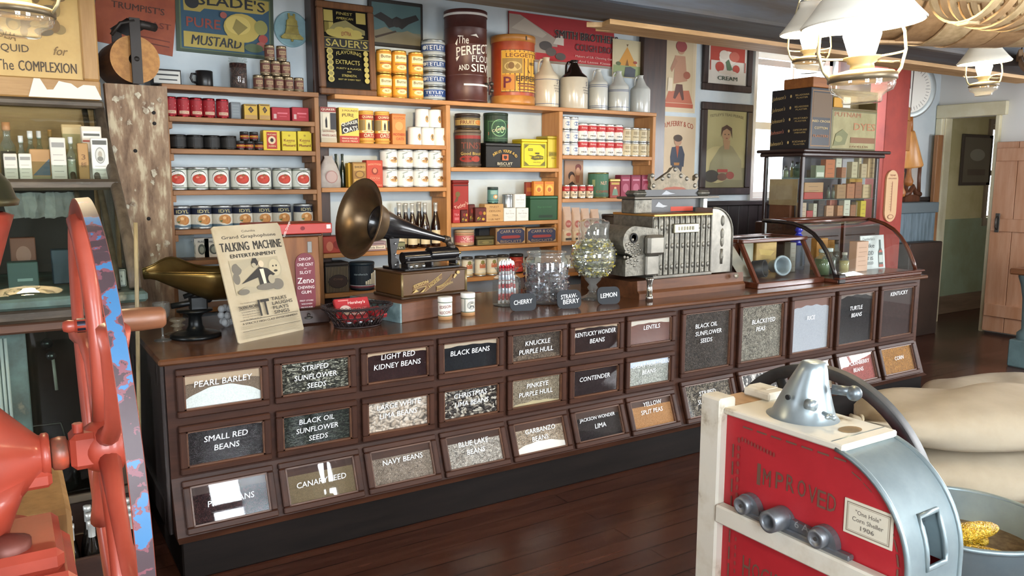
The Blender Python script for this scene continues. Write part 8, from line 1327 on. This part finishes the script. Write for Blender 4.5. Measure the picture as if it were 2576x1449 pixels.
g0 = MC+Vector((0, .06, .19)); k = MB(); k.tube([g0+Vector((-.03, 0, 0)), g0+Vector((.03, 0, 0))], .011, RM, 10); k.lathe([(0, -.048), (.008, -.046), (.011, -.038), (.009, -.026)], RM2, n=14, X=Matrix.Translation(g0) @ Matrix.Rotation(PI/2, 4, 'Y')); k.cyl(.012, -.026, -.014, P('#33303a', .4, .7), X=Matrix.Translation(g0) @ Matrix.Rotation(PI/2, 4, 'Y'), n=6); k.build('handle_bolt', ml)
k = MB(); GX_ = Matrix.Translation(MC+Vector((0, .105, .185))) @ Matrix.Rotation(PI/2, 4, 'Y'); k.lathe([(0, .03), (.016, .03), (.020, .04), (.021, .075), (.019, .11), (.014, .116), (0, .116)], wood('#8d5a3c', '#6d4530', 'x', .4), n=24, X=GX_); k.build('handle_grip', ml)
# pale wooden box behind the mill body
k = MB(); k.cbox(-.95, -.415, -1.26, -.96, .0, .82, wood('#a8804f', '#8d683c', 'z', .6), .01); tag(k.build_at('wooden_bin', (-.68, -1.1, 0)), 'pale wooden bin standing behind the red coffee mill', 'bin')

# ================================================================== corn sheller in the right foreground
FX, FD = .91, .165; yl, yr = -1.816, -2.135; ztp, zb2 = .955, .36; RS_ = P('#b5262f', .45, 0, '#a82029', 5); WP = P('#d9d3c4', .6, 0, '#cfc7b5', 9, (1, 1, 1), .1, .5, .62, '#8d7a5c'); GM = P('#8d9a9d', .42, .55, '#7d8a8e', 6, (1, 1, 1), .06)
cs_ = thing('corn_sheller', 'red and white corn sheller with grey metal hood in the right foreground', 'corn sheller', (1.0, -2.0, 0)); HC = Vector((0, -2.072, .752)); HR_ = .209
arc = [(HC.y-HR_*math.sin(a), HC.z+HR_*math.cos(a)) for a in [.20+(PI/2-.20)*i/14 for i in range(15)]]
k = MB(); side = [(yl, zb2), (yl, ztp-.004), (yr+.03, ztp-.004)]+[(HC.y-(HR_-.006)*math.sin(a), HC.z+(HR_-.006)*math.cos(a)) for a in [.46+(PI/2-.46)*i/12 for i in range(13)]]+[(HC.y-HR_+.006, zb2)]
k.prism(side, 'x', FX, FX+.012, RS_); k.prism(side, 'x', FX+FD-.012, FX+FD, RS_)
cv = Canvas(k, lambda u, v, l: Vector((FX-l, yl-u, zb2+v)), .4, .6); ST = P('#6d4a3c', .6); ST2 = P('#8a3a34', .6)
for ch_, u in zip('IMPROVED', (.10, .123, .158, .187, .216, .243, .266, .290)): cv.text(ch_, u, (.840-zb2)+.004*math.sin(u*40), (.010 if ch_ == 'I' else .021), .050 if ch_ == 'I' else .038, ST, .4); cv.l -= 1
for ch_, u in zip('HOCKING', (.062, .09, .116, .142, .162, .182, .210)): cv.text(ch_, u+.015, .605-zb2, (.010 if ch_ == 'I' else .022), .05 if ch_ == 'H' else .038, ST, .4); cv.l -= 1
cv.l += 1
for i in range(7): cv.rect(.05+.040*i, .945-zb2-.012, .078+.040*i, .949-zb2-.012, ST); cv.l -= 1
for i in range(8): cv.rect(.022, .56+.042*i-zb2, .026, .592+.042*i-zb2, ST); cv.l -= 1
for i in range(8):
    a = .42+.16*i; y_, z_ = HC.y-(HR_-.026)*math.sin(a), HC.z+(HR_-.026)*math.cos(a); dy, dz_ = -math.cos(a), -math.sin(a); u0, v0 = yl-y_, z_-zb2; cv.poly([(u0, v0), (u0-dy*.024, v0+dz_*.024), (u0-dy*.024-dz_*.004, v0+dz_*.024-dy*-.004), (u0-dz_*.004, v0+.004*dy*-1*-1)], ST); cv.l -= 1
for i in range(11): cv.ell(.05+.009*i, .905-zb2-.001*i, .003, .006, ST2, 8); cv.l -= 1
for i in range(9): cv.ell(.040, .90-.019*i-zb2, .004, .007, ST2, 8); cv.l -= 1
for i in range(6): cv.ell(.043, .66-.02*i-zb2, .003, .006, ST2, 8); cv.l -= 1
k.build('side_panel', cs_)
k = MB()
for x0, x1 in ((FX-.024, FX+.03), (FX+FD-.03, FX+FD+.02)): k.cbox(x0, x1, -1.816, -1.752, 0, ztp+.035, WP, .005)
for x0, x1 in ((FX-.024, FX+.03), (FX+FD-.03, FX+FD+.02)): k.cbox(x0, x1, -2.30, -2.245, 0, .70, WP, .005)
k.build('post', cs_)
k = MB(); k.cbox(FX-.012, FX+FD+.01, yr+.004, -1.815, ztp-.001, ztp+.014, WP, .003); k.cbox(FX+.03, FX+FD-.03, -1.815, -1.74, ztp-.001, ztp+.014, wood('#b5916a', '#9c7850', 'y', .6), .003); cv = Canvas(k, lambda u, v, l: Vector((FX+.08+u, -2.075+v, ztp+.0142+l)), .1, .1); cv.ell(.012, 0, .03, .020, P('#8d7350', .8)); cv.l = 1
k.cbox(FX+FD-.05, FX+FD+.02, -1.84, -1.76, ztp+.014, ztp+.034, WP, .004); k.build('top_board', cs_)
k = MB(); k.cbox(FX-.030, FX-.0005, -2.40, -1.816, .693, .737, WP, .004); k.cbox(FX-.028, FX-.0005, -2.30, -1.816, .36, .41, WP, .004); k.build('rail', cs_)
# hood: curved metal casting with flange lips and a window
k = MB(); NA = len(arc); w0, w1 = FX-.008, FX+FD+.008; oy = [(y, z) for y, z in arc]+[(HC.y-HR_, .70), (HC.y-HR_-.01, .665), (HC.y-HR_-.03, .64), (HC.y-HR_-.075, .632)]
vs = []; n = len(oy); wy0, wy1 = FX+.055, FX+FD-.045; i0, i1 = 9, 14
for y, z in oy: vs += [(w0, y, z), (wy0, y, z), (wy1, y, z), (w1, y, z)]
fs = []
for i in range(n-1):
    for j in range(3):
        if j == 1 and i0 <= i < i1: continue
        fs.append((4*i+j, 4*i+4+j, 4*i+5+j, 4*i+1+j))
k.add(vs, fs, GM, True)
for x in (w0, w1): k.tube([(x, y, z) for y, z in oy], .006, GM, 8)
k.tube([(w0, arc[0][0]+.012, arc[0][1]+.006), (w1, arc[0][0]+.012, arc[0][1]+.006)], .007, GM, 8)
wl = [(wy0, *oy[i]) for i in range(i0, i1+1)]+[(wy1, *oy[i]) for i in range(i1, i0-1, -1)]; k.tube(wl, .006, GM, 8, True)
k.add([(wy0, oy[i][0], oy[i][1]) for i in range(i0, i1+1)]+[(wy0+.02, oy[i][0]+.030, oy[i][1]-.01) for i in range(i0, i1+1)], [(i, i+1, i+1+i1-i0+1, i+i1-i0+1) for i in range(i1-i0)], GM, True); k.box(wy0-.01, wy1+.01, HC.y-HR_+.046, HC.y-HR_+.05, oy[i1][1]-.06, oy[i0][1]+.02, P('#6f7b7f', .4, .6)); k.add([(x, oy[i][0]+.032, oy[i][1]-.01) for i in range(i0, i1+1) for x in (wy0, wy1)], [(2*i, 2*i+1, 2*i+3, 2*i+2) for i in range(i1-i0)], P('#6f7b7f', .4, .6), True)
k.add([(wy1, oy[i][0]+d_, oy[i][1]) for i in range(i0, i1+1) for d_ in (0, .047)], [(2*i, 2*i+1, 2*i+3, 2*i+2) for i in range(i1-i0)], GM)
cv = Canvas(k, lambda u, v, l: Vector((FX+.09-u*-1, HC.y-HR_-.012-l, .665+v)), .1, .03); cv.text('1 P 1', 0, .005, .07, .018, P('#a8b3b5', .4, .6), 1); k.cbox(FX+.0, FX+FD+.02, -2.36, -2.285, .612, .634, WP, .004); k.lathe([(.012, 0), (.012, .008), (.004, .01), (0, .01)], DTIN, FX+FD-.01, -2.335, .634, 12); o = k.build('metal_hood', cs_)
# nozzle on top
k = MB(); nb = ztp+.0142; NM = P('#a9b5ba', .35, .65, '#98a4a9', 7, (1, 1, 1), .06); secs = [(-1.955, .082, .078, 0), (-1.957, .070, .070, .008), (-1.960, .058, .060, .04), (-1.966, .043, .046, .08), (-1.974, .032, .036, .112), (-1.977, .026, .028, .128), (-1.978, .018, .020, .131)]
n = 28; vs = []
for cy, a, b, z in secs:
    for i in range(n): t_ = 2*PI*i/n; vs.append((FX+.09+b*math.sin(t_)*.95, cy+a*math.cos(t_), nb+z))
k.add(vs, [(j*n+i, j*n+(i+1) % n, (j+1)*n+(i+1) % n, (j+1)*n+i) for j in range(len(secs)-1) for i in range(n)]+[tuple(range((len(secs)-1)*n, len(secs)*n))], NM, True); k.tube([(FX+.03, -2.01, nb+.05), (FX+.03, -2.03, nb+.05)], .012, NM, 10); k.tube([(FX+.06, -2.03, nb+.03), (FX+.05, -2.065, nb+.028)], .005, NM, 8); k.ball((FX+.055, -2.05, nb+.028), .010, NM, 10, 1.6, .6, .6); k.tube([(FX+.10, -2.02, nb+.075), (FX+.12, -2.06, nb+.075)], .011, P('#6d7478', .4, .7), 10); k.ball((FX+.12, -2.06, nb+.072), .017, P('#6d7478', .4, .7), 12)
k.cyl(.006, -.002, .002, P('#15181a', .6), X=Matrix.Translation((FX+.09-.066, -1.965, nb+.055)) @ Matrix.Rotation(PI/2, 4, 'Y'), n=12); k.build('feed_nozzle', cs_)
# bearing casting on the rail
k = MB(); cz = .737; CM = P('#8d9196', .4, .65, '#7a7e84', 10, (1, 1, 1), .08); k.cbox(FX-.020, FX-.001, -2.165, -1.868, cz, cz+.012, CM, .003)
for y, r in ((-1.902, .034), (-2.100, .034)):
    k.prism([(y+r*math.cos(a), cz+.012+r*math.sin(a)*1.15) for a in [PI*i/12 for i in range(13)]], 'x', FX-.018, FX-.0008, CM); Xb = Matrix.Translation((FX-.018, y+.004, cz+.026)) @ Matrix.Rotation(-PI/2, 4, 'Y'); k.lathe([(.021, 0), (.020, .018), (.014, .020), (.013, .016), (0, .016)], CM, n=20, X=Xb); k.cyl(.004, .016, .019, P('#55514e', .5, .5), X=Xb, n=10)
Xb = Matrix.Translation((FX-.006, -1.990, cz+.027)) @ Matrix.Rotation(-PI/2, 4, 'Y'); k.lathe([(.026, 0), (.024, .048), (.017, .050), (.014, .044), (.014, .01), (0, .01)], CM, n=24, X=Xb); k.prism([(-1.99+.034*math.cos(a), cz+.012+.040*math.sin(a)) for a in [PI*i/12 for i in range(13)]], 'x', FX-.010, FX-.0008, CM)
k.prism([(-1.92, cz+.012), (-1.92, cz+.026), (-1.955, cz+.020), (-2.02, cz+.034), (-2.07, cz+.030), (-2.07, cz+.012)], 'x', FX-.012, FX-.0008, CM); cv = Canvas(k, lambda u, v, l: Vector((FX-.0122-l, -2.045-u, cz+.024+v)), .05, .03); cv.text('6 A', 0, .004, .036, .016, P('#b5babf', .4, .6), 1); k.build('bearing_casting', cs_)
# small printed card
k = MB(); a_, b_ = (-2.138, .860), (-2.243, .861); k.box(FX-.003, FX-.0006, -2.243, -2.137, .789, .861, P('#ddd6c2', .6)); cv = Canvas(k, lambda u, v, l: Vector((FX-.003-l*.6, -2.19-u, .789+v)), .106, .072, .0003); cv.art([('f', .05, .07, .95, .93, .03, '#8d7f6d'), ('f', .085, .12, .915, .88, .015, '#a89c88'), ('t', '"One Hole"', .5, .70, .52, .13, '#6d675f', {'bold': .2}), ('t', 'Corn Sheller', .5, .49, .64, .13, '#6d675f', {'bold': .2}), ('t', '1906', .5, .28, .28, .13, '#6d675f', {'bold': .2})]); lab(k.build('label_card', cs_), 'cream printed card with a double border')
# flywheel behind
FYX = 1.155; FC = Vector((FYX, -1.893, .752)); FXm = Matrix.Translation(FC) @ Matrix.Rotation(PI/2, 4, 'Y'); FEI = P('#4a4a4a', .5, .5, '#3b3a3a', 8); k = MB(); k.lathe([(.300, -.013), (.300, .013), (.294, .016), (.272, .009), (.269, 0), (.272, -.009), (.294, -.016), (.300, -.013)], FEI, n=80, X=FXm); k.build('flywheel_rim', cs_)
for i in range(4):
    a = PI/4+PI/2*i+.3; k = MB(); d0 = Vector((0, math.cos(a), math.sin(a))); k.tube([FC+d0*.03, FC+d0*.15, FC+d0*.272], .012, FEI, 8); k.build('spoke', cs_)
k = MB(); k.lathe([(0, -.055), (.03, -.055), (.034, .03), (.02, .035), (0, .035)], FEI, n=20, X=FXm); k.tube([FC, FC+Vector((-.26, 0, 0))], .013, FEI, 10); k.build('hub', cs_)
q0, q1 = atX(2062, 985, 1.11), atX(2088, 1085, 1.11); k = MB(); k.tube([q0, (q0+q1)/2, q1, q1+(q1-q0)*.6], .009, P('#8d2028', .4), 10); k.build('red_lever', cs_)
# leg feet / lower shelf so that the body stands on the floor
k = MB(); k.cbox(FX+.03, FX+FD-.03, -2.26, -1.79, .33, .36, WP, .004); k.build('lower_board', cs_)

# ================================================================== sacks and tub at the right
CLOTH = P('#b5a892', .9, 0, '#a99b84', 5, (1, 1, 1), .12, .35, .7); rgs = random.Random(11)
def sack(label, c, L, Wd, Hh, yaw, tie, seed, pitch=0., bend=0.):
    k = MB(); n = 30; m_ = 26; vs = []; rg_ = random.Random(seed); ph1, ph2, ph3 = [rg_.random()*6 for _ in range(3)]
    for i in range(m_+1):
        f = i/m_; x = (f-.5)*L; e = (1-abs(2*f-1)**3.2)**.55 if 0 < f < 1 else 0; neck = .12 if tie else .0
        e = max(e, .0)
        for j in range(n):
            t_ = 2*PI*j/n; cy, sy = math.cos(t_), math.sin(t_); y = math.copysign(abs(cy)**.75, cy)*Wd/2*(.30*neck+e*(1-.0)); z = math.copysign(abs(sy)**.8, sy)*Hh/2*e
            wr = .004*math.sin(7*t_+ph1+9*f)*e+.009*math.sin(3*f*PI+2*t_+ph2)*e+.004*math.sin(13*f+5*t_+ph3)*e
            pu = .014*math.sin(16*t_)*max(0, 1-abs(f-.04)/.16)*(1 if tie else 0); zz = z+wr+pu*.6
            if z < 0: zz = z*.92
            vs.append((x, y+wr+pu, zz+Hh/2+bend*(2*f-1)**2))
    k.add(vs, [(i*n+j, i*n+(j+1) % n, (i+1)*n+(j+1) % n, (i+1)*n+j) for i in range(m_) for j in range(n)], CLOTH, True); X_ = Matrix.Rotation(yaw, 4, 'Z')
    t = thing('grain_sack', label, 'sack', c, 'stacked cloth sacks'); t.rotation_euler = (0, pitch, yaw); k.build('body', t, False)
    if tie: k = MB(); k.tube([(-L*.515, 0, Hh*.42), (-L*.49, 0, Hh*.47), (-L*.46, 0, Hh*.50)], .03, CLOTH, 12, False, [.045, .020, .030]); k.tube([(-L*.49+.004*math.cos(a), .024*math.cos(a), Hh*.47+.024*math.sin(a)) for a in [2*PI*i/12 for i in range(12)]], .006, P('#b5a88e', .8), 6, True); k.build('tied_neck', t, False)
SK = [('plump cloth sack at the bottom of the front pile beside the tub', (2.90, -1.47, .012), 1.05, .56, .205, -.47, False, 1), ('plump cloth sack on top of the front pile, its tied neck pointing left', (2.84, -1.44, .432), 1.06, .52, .20, -.49, True, 2), ('plump cloth sack between the other two of the front pile', (2.88, -1.46, .222), 1.05, .54, .205, -.45, False, 4), ('plump cloth sack lying on the floor behind the front pile, tied at its left end', (4.78, -.52, .012), 1.2, .55, .21, -.08, True, 3)]
for a in SK: sack(*a)
# galvanised tub
TG = P('#93a2a6', .4, .6, '#84949a', 5, (1, 1, 1), .05); tc_ = (2.10, -1.77); tr, tz = .255, .40; tb_ = thing('galvanized_tub', 'galvanised metal tub below the sacks, holding yellow corn cobs', 'tub', (tc_[0], tc_[1], 0)); k = MB(); k.lathe([(0, .004), (tr*.84, .004), (tr*.86, 0), (tr*.99, tz*.97), (tr*1.02, tz), (tr*.97, tz), (tr*.83, .012), (0, .012)], TG, tc_[0], tc_[1], 0, 56, sx=1.0)
for z in (.30, .62): k.lathe([(tr*(.86+.13*z)+.003, tz*z-.006), (tr*(.86+.13*z)+.008, tz*z), (tr*(.86+.13*z)+.003, tz*z+.006)], TG, tc_[0], tc_[1], 0, 56, sx=1.0)
k.tube([(tc_[0]+tr*1.02*math.cos(a), tc_[1]+tr*1.02*math.sin(a), tz) for a in [2*PI*i/56 for i in range(56)]], .009, TG, 8, True); k.build('body', tb_)
k = MB(); k.tube([(tc_[0]+.09, tc_[1]-tr*.99-.01, tz-.03), (tc_[0]+.09, tc_[1]-tr-.03, tz-.05), (tc_[0]+.09, tc_[1]-tr-.035, tz-.10), (tc_[0]+.09, tc_[1]-tr*.96-.01, tz-.12)], .012, TG, 8); k.build('handle', tb_)
k = MB(); k.lathe([(0, .30), (tr*.93, .30)], P('#7d6a4c', .9, 0, '#5d4c34', 30, (1, 1, 1), .5), tc_[0], tc_[1], 0, 40, sx=1.0, smooth=False); tag(k.build_at('corn_husks', (tc_[0], tc_[1], .30)), 'brown loose chaff filling the galvanised tub', 'chaff', None, 'stuff')
CY = seeds(('#d9a81e', '#e3b52e', '#c99616', '#efc548'), 110, 1.2, (1, 1, 1), .4, .45)
def cob(label, x, y, z, rz, ry_): k = MB(); prf = [(0, -.10), (.016, -.097), (.026, -.07), (.030, -.02), (.028, .04), (.020, .08), (.010, .10), (0, .102)]; k.lathe(prf, CY, n=18, X=Matrix.Rotation(PI/2, 4, 'Y')); o = k.build('corn_cob', None, False); o.location = (x, y, z); o.rotation_euler = (0, ry_, rz); tag(o, label, 'corn cob', 'corn cobs in the tub')
cob('yellow corn cob lying against the near side of the tub', 2.02, -1.90, .335, -.95, .08); cob('yellow corn cob tilted beside the sheller hood in the tub', 2.06, -1.76, .335, -.95, -.05); cob('yellow corn cob crossing on top of two others in the tub', 2.03, -1.83, .392, -.3, .0)

# ================================================================== hanging oil lamps
LG_ = glass('#fdfcf8', 1.5, 2., .03); LBR = P('#b3a684', .45, .5); LBD = P('#6d604c', .4, .6); SHD = P('#e9e4d6', .5)
def flame_mat(s):
    m = bpy.data.materials.new('lit_chimney'); m.use_nodes = True; b = m.node_tree.nodes['Principled BSDF']; b.inputs['Base Color'].default_value = (1, .93, .8, 1); b.inputs['Emission Color'].default_value = (1, .80, .50, 1); b.inputs['Emission Strength'].default_value = s; return m
LIT = flame_mat(110)
def lamp(label, base, roll, rz, sc):
    t = thing('hanging_lamp', label, 'lamp', base, 'hanging oil lamps with white shades'); t.rotation_euler = (0, roll, rz); t.scale = (sc, sc, sc)
    k = MB(); k.lathe([(0, 0), (.044, 0), (.048, .004), (.048, .016), (.055, .022), (.074, .030), (.080, .044), (.079, .056)], LG_, n=40); k.lathe([(.04, .007), (.072, .036), (.074, .05), (0, .05)], glass('#fbfaf6', 1.45, .8, .03), n=30); k.build('glass_font', t, False)
    k = MB(); k.lathe([(.080, .054), (.084, .055), (.084, .070), (.080, .072)], LBD, n=40); k.build('band', t, False)
    k = MB(); k.lathe([(.080, .070), (.076, .076), (.030, .086), (.028, .098), (.036, .102), (.036, .108), (.046, .112), (.046, .116), (.030, .118)], LBR, n=32); k.tube([(.03, 0, .105), (.08, .0, .100)], .003, LBR, 6); k.lathe([(0, 0), (.010, 0), (.010, .003), (0, .003)], LBR, .085, 0, .099, 12); k.build('burner', t, False)
    k = MB(); k.lathe([(.030, .116), (.036, .135), (.046, .17), (.042, .20), (.032, .235), (.028, .30)], LIT, n=28); k.build('glass_chimney', t, False)
    k = MB(); k.tube([(.084, 0, .062), (.100, 0, .085), (.112, 0, .13), (.108, 0, .175), (.092, 0, .215), (.085, 0, .26), (.06, 0, .36), (0, 0, .42), (-.06, 0, .36), (-.085, 0, .26), (-.092, 0, .215), (-.108, 0, .175), (-.112, 0, .13), (-.100, 0, .085), (-.084, 0, .062)], .0042, LBR, 8); k.tube([(.108*math.cos(a), .108*math.sin(a), .125) for a in [PI*.0+PI*i/16 for i in range(17)]], .0032, LBR, 6); k.build('wire_harp', t, False)
    k = MB(); pf = [(.148, .196), (.150, .200), (.126, .228), (.096, .268), (.070, .31), (.058, .325), (.055, .350), (.060, .352)]; k.lathe(pf, SHD, n=56); k.lathe([(r-.003, z-.002) for r, z in pf], SHD, n=56); k.build('lamp_shade', t, False)
    k = MB(); k.lathe([(.05, .375), (.046, .385), (.02, .40), (0, .402)], P('#efe9da', .4), n=24); k.cyl(.026, .42, .462, P('#efe9da', .4), n=20); k.build('smoke_bell', t, False)
    hz = (ZC-base[2])/sc; k = MB(); k.tube([(0, 0, .46), (.0, 0, hz*.6), (-math.tan(roll)*(hz)*1.0, 0, hz/math.cos(roll)-.002)], .004, DTIN, 6); k.build('hanging_rod', t, False)
    return t
def lamp_at(label, px, py, D, roll=.05, sc=1.): return lamp(label, atD(px, py, D), roll, -YAW, sc)
lamp_at('large nearest hanging oil lamp with white shade at the upper right', 2168, 260, 2.06, -.055)
lamp_at('hanging oil lamp half hidden behind the nearest lamp, in front of the bright window', 2034, 184, 3.4, -.02, .82)
lamp_at('small far hanging oil lamp at the right, before the white wall', 2474, 241, 4.0, -.06, .82)
lamp_at('hanging oil lamp cut by the upper left corner, before the wooden chest', 52, 92, 2.1, .04)

# ================================================================== baskets hung under the ceiling at the upper right
SPL = wood('#b5926a', '#9a7850', 'z', .6, 4); SPL2 = wood('#c4a880', '#a58a60', 'z', .6, 4)
def bent_basket(label, c, L, R, n, mats, rz, gap=.08, ry=0.):
    """trough of wide bent bands: half-cylinder hoops side by side, with rails and end boards"""
    t = thing('splint_basket', label, 'basket', c); t.rotation_euler = (0, ry, rz)
    for i in range(n):
        x0 = -L/2+L*i/n; x1 = x0+L/n*(1-gap); q = 1-.14*(abs(2*(i+.5)/n-1)**2); k = MB(); r = R*q; a_ = [PI+PI*j/18 for j in range(19)]
        o_ = [(r*math.cos(a), .85*r*math.sin(a)) for a in a_]; i_ = [((r-.007)*math.cos(a), .85*(r-.007)*math.sin(a)) for a in a_[::-1]]
        k.prism(o_+i_, 'x', x0, x1, mats[i % len(mats)], None, True); k.build('bent_band', t, False)
    k = MB()
    for y in (-R, R): k.cbox(-L/2, L/2, y-.012, y+.012, -.02, .02, mats[0], .004)
    k.cbox(-L/2, L/2, -.02, .02, -.85*R+.008, -.85*R+.02, mats[0], .003); k.build('rail', t, False)
    k = MB()
    for x in (-L*.35, L*.35):
        for y in (-R, R): k.tube([(x, y, .0), (x*.9, y*.5, (ZC-c[2])*.6), (x*.8, 0, ZC-c[2]-.002)], .004, DTIN, 6)
    k.build('cord', t, False); return t
q = atD(2470, -55, 2.95); bent_basket('wide bentwood basket trough hung under the ceiling above the lamps', q, .86, .29, 8, (SPL, wood('#a5815a', '#8a6844', 'z', .6, 4), SPL2), -.52, .03)
q = atD(2560, -40, 2.0); bent_basket('slatted pale splint basket hung nearest at the upper right corner', q, .32, .135, 9, (SPL2, SPL), -.30, .38)
q = atD(2625, 140, 4.9); bent_basket('brown splint basket at the right edge, under the ceiling', q, .42, .13, 5, (P('#8d7458', .7, 0, '#73593f', 6),), .5, .1)
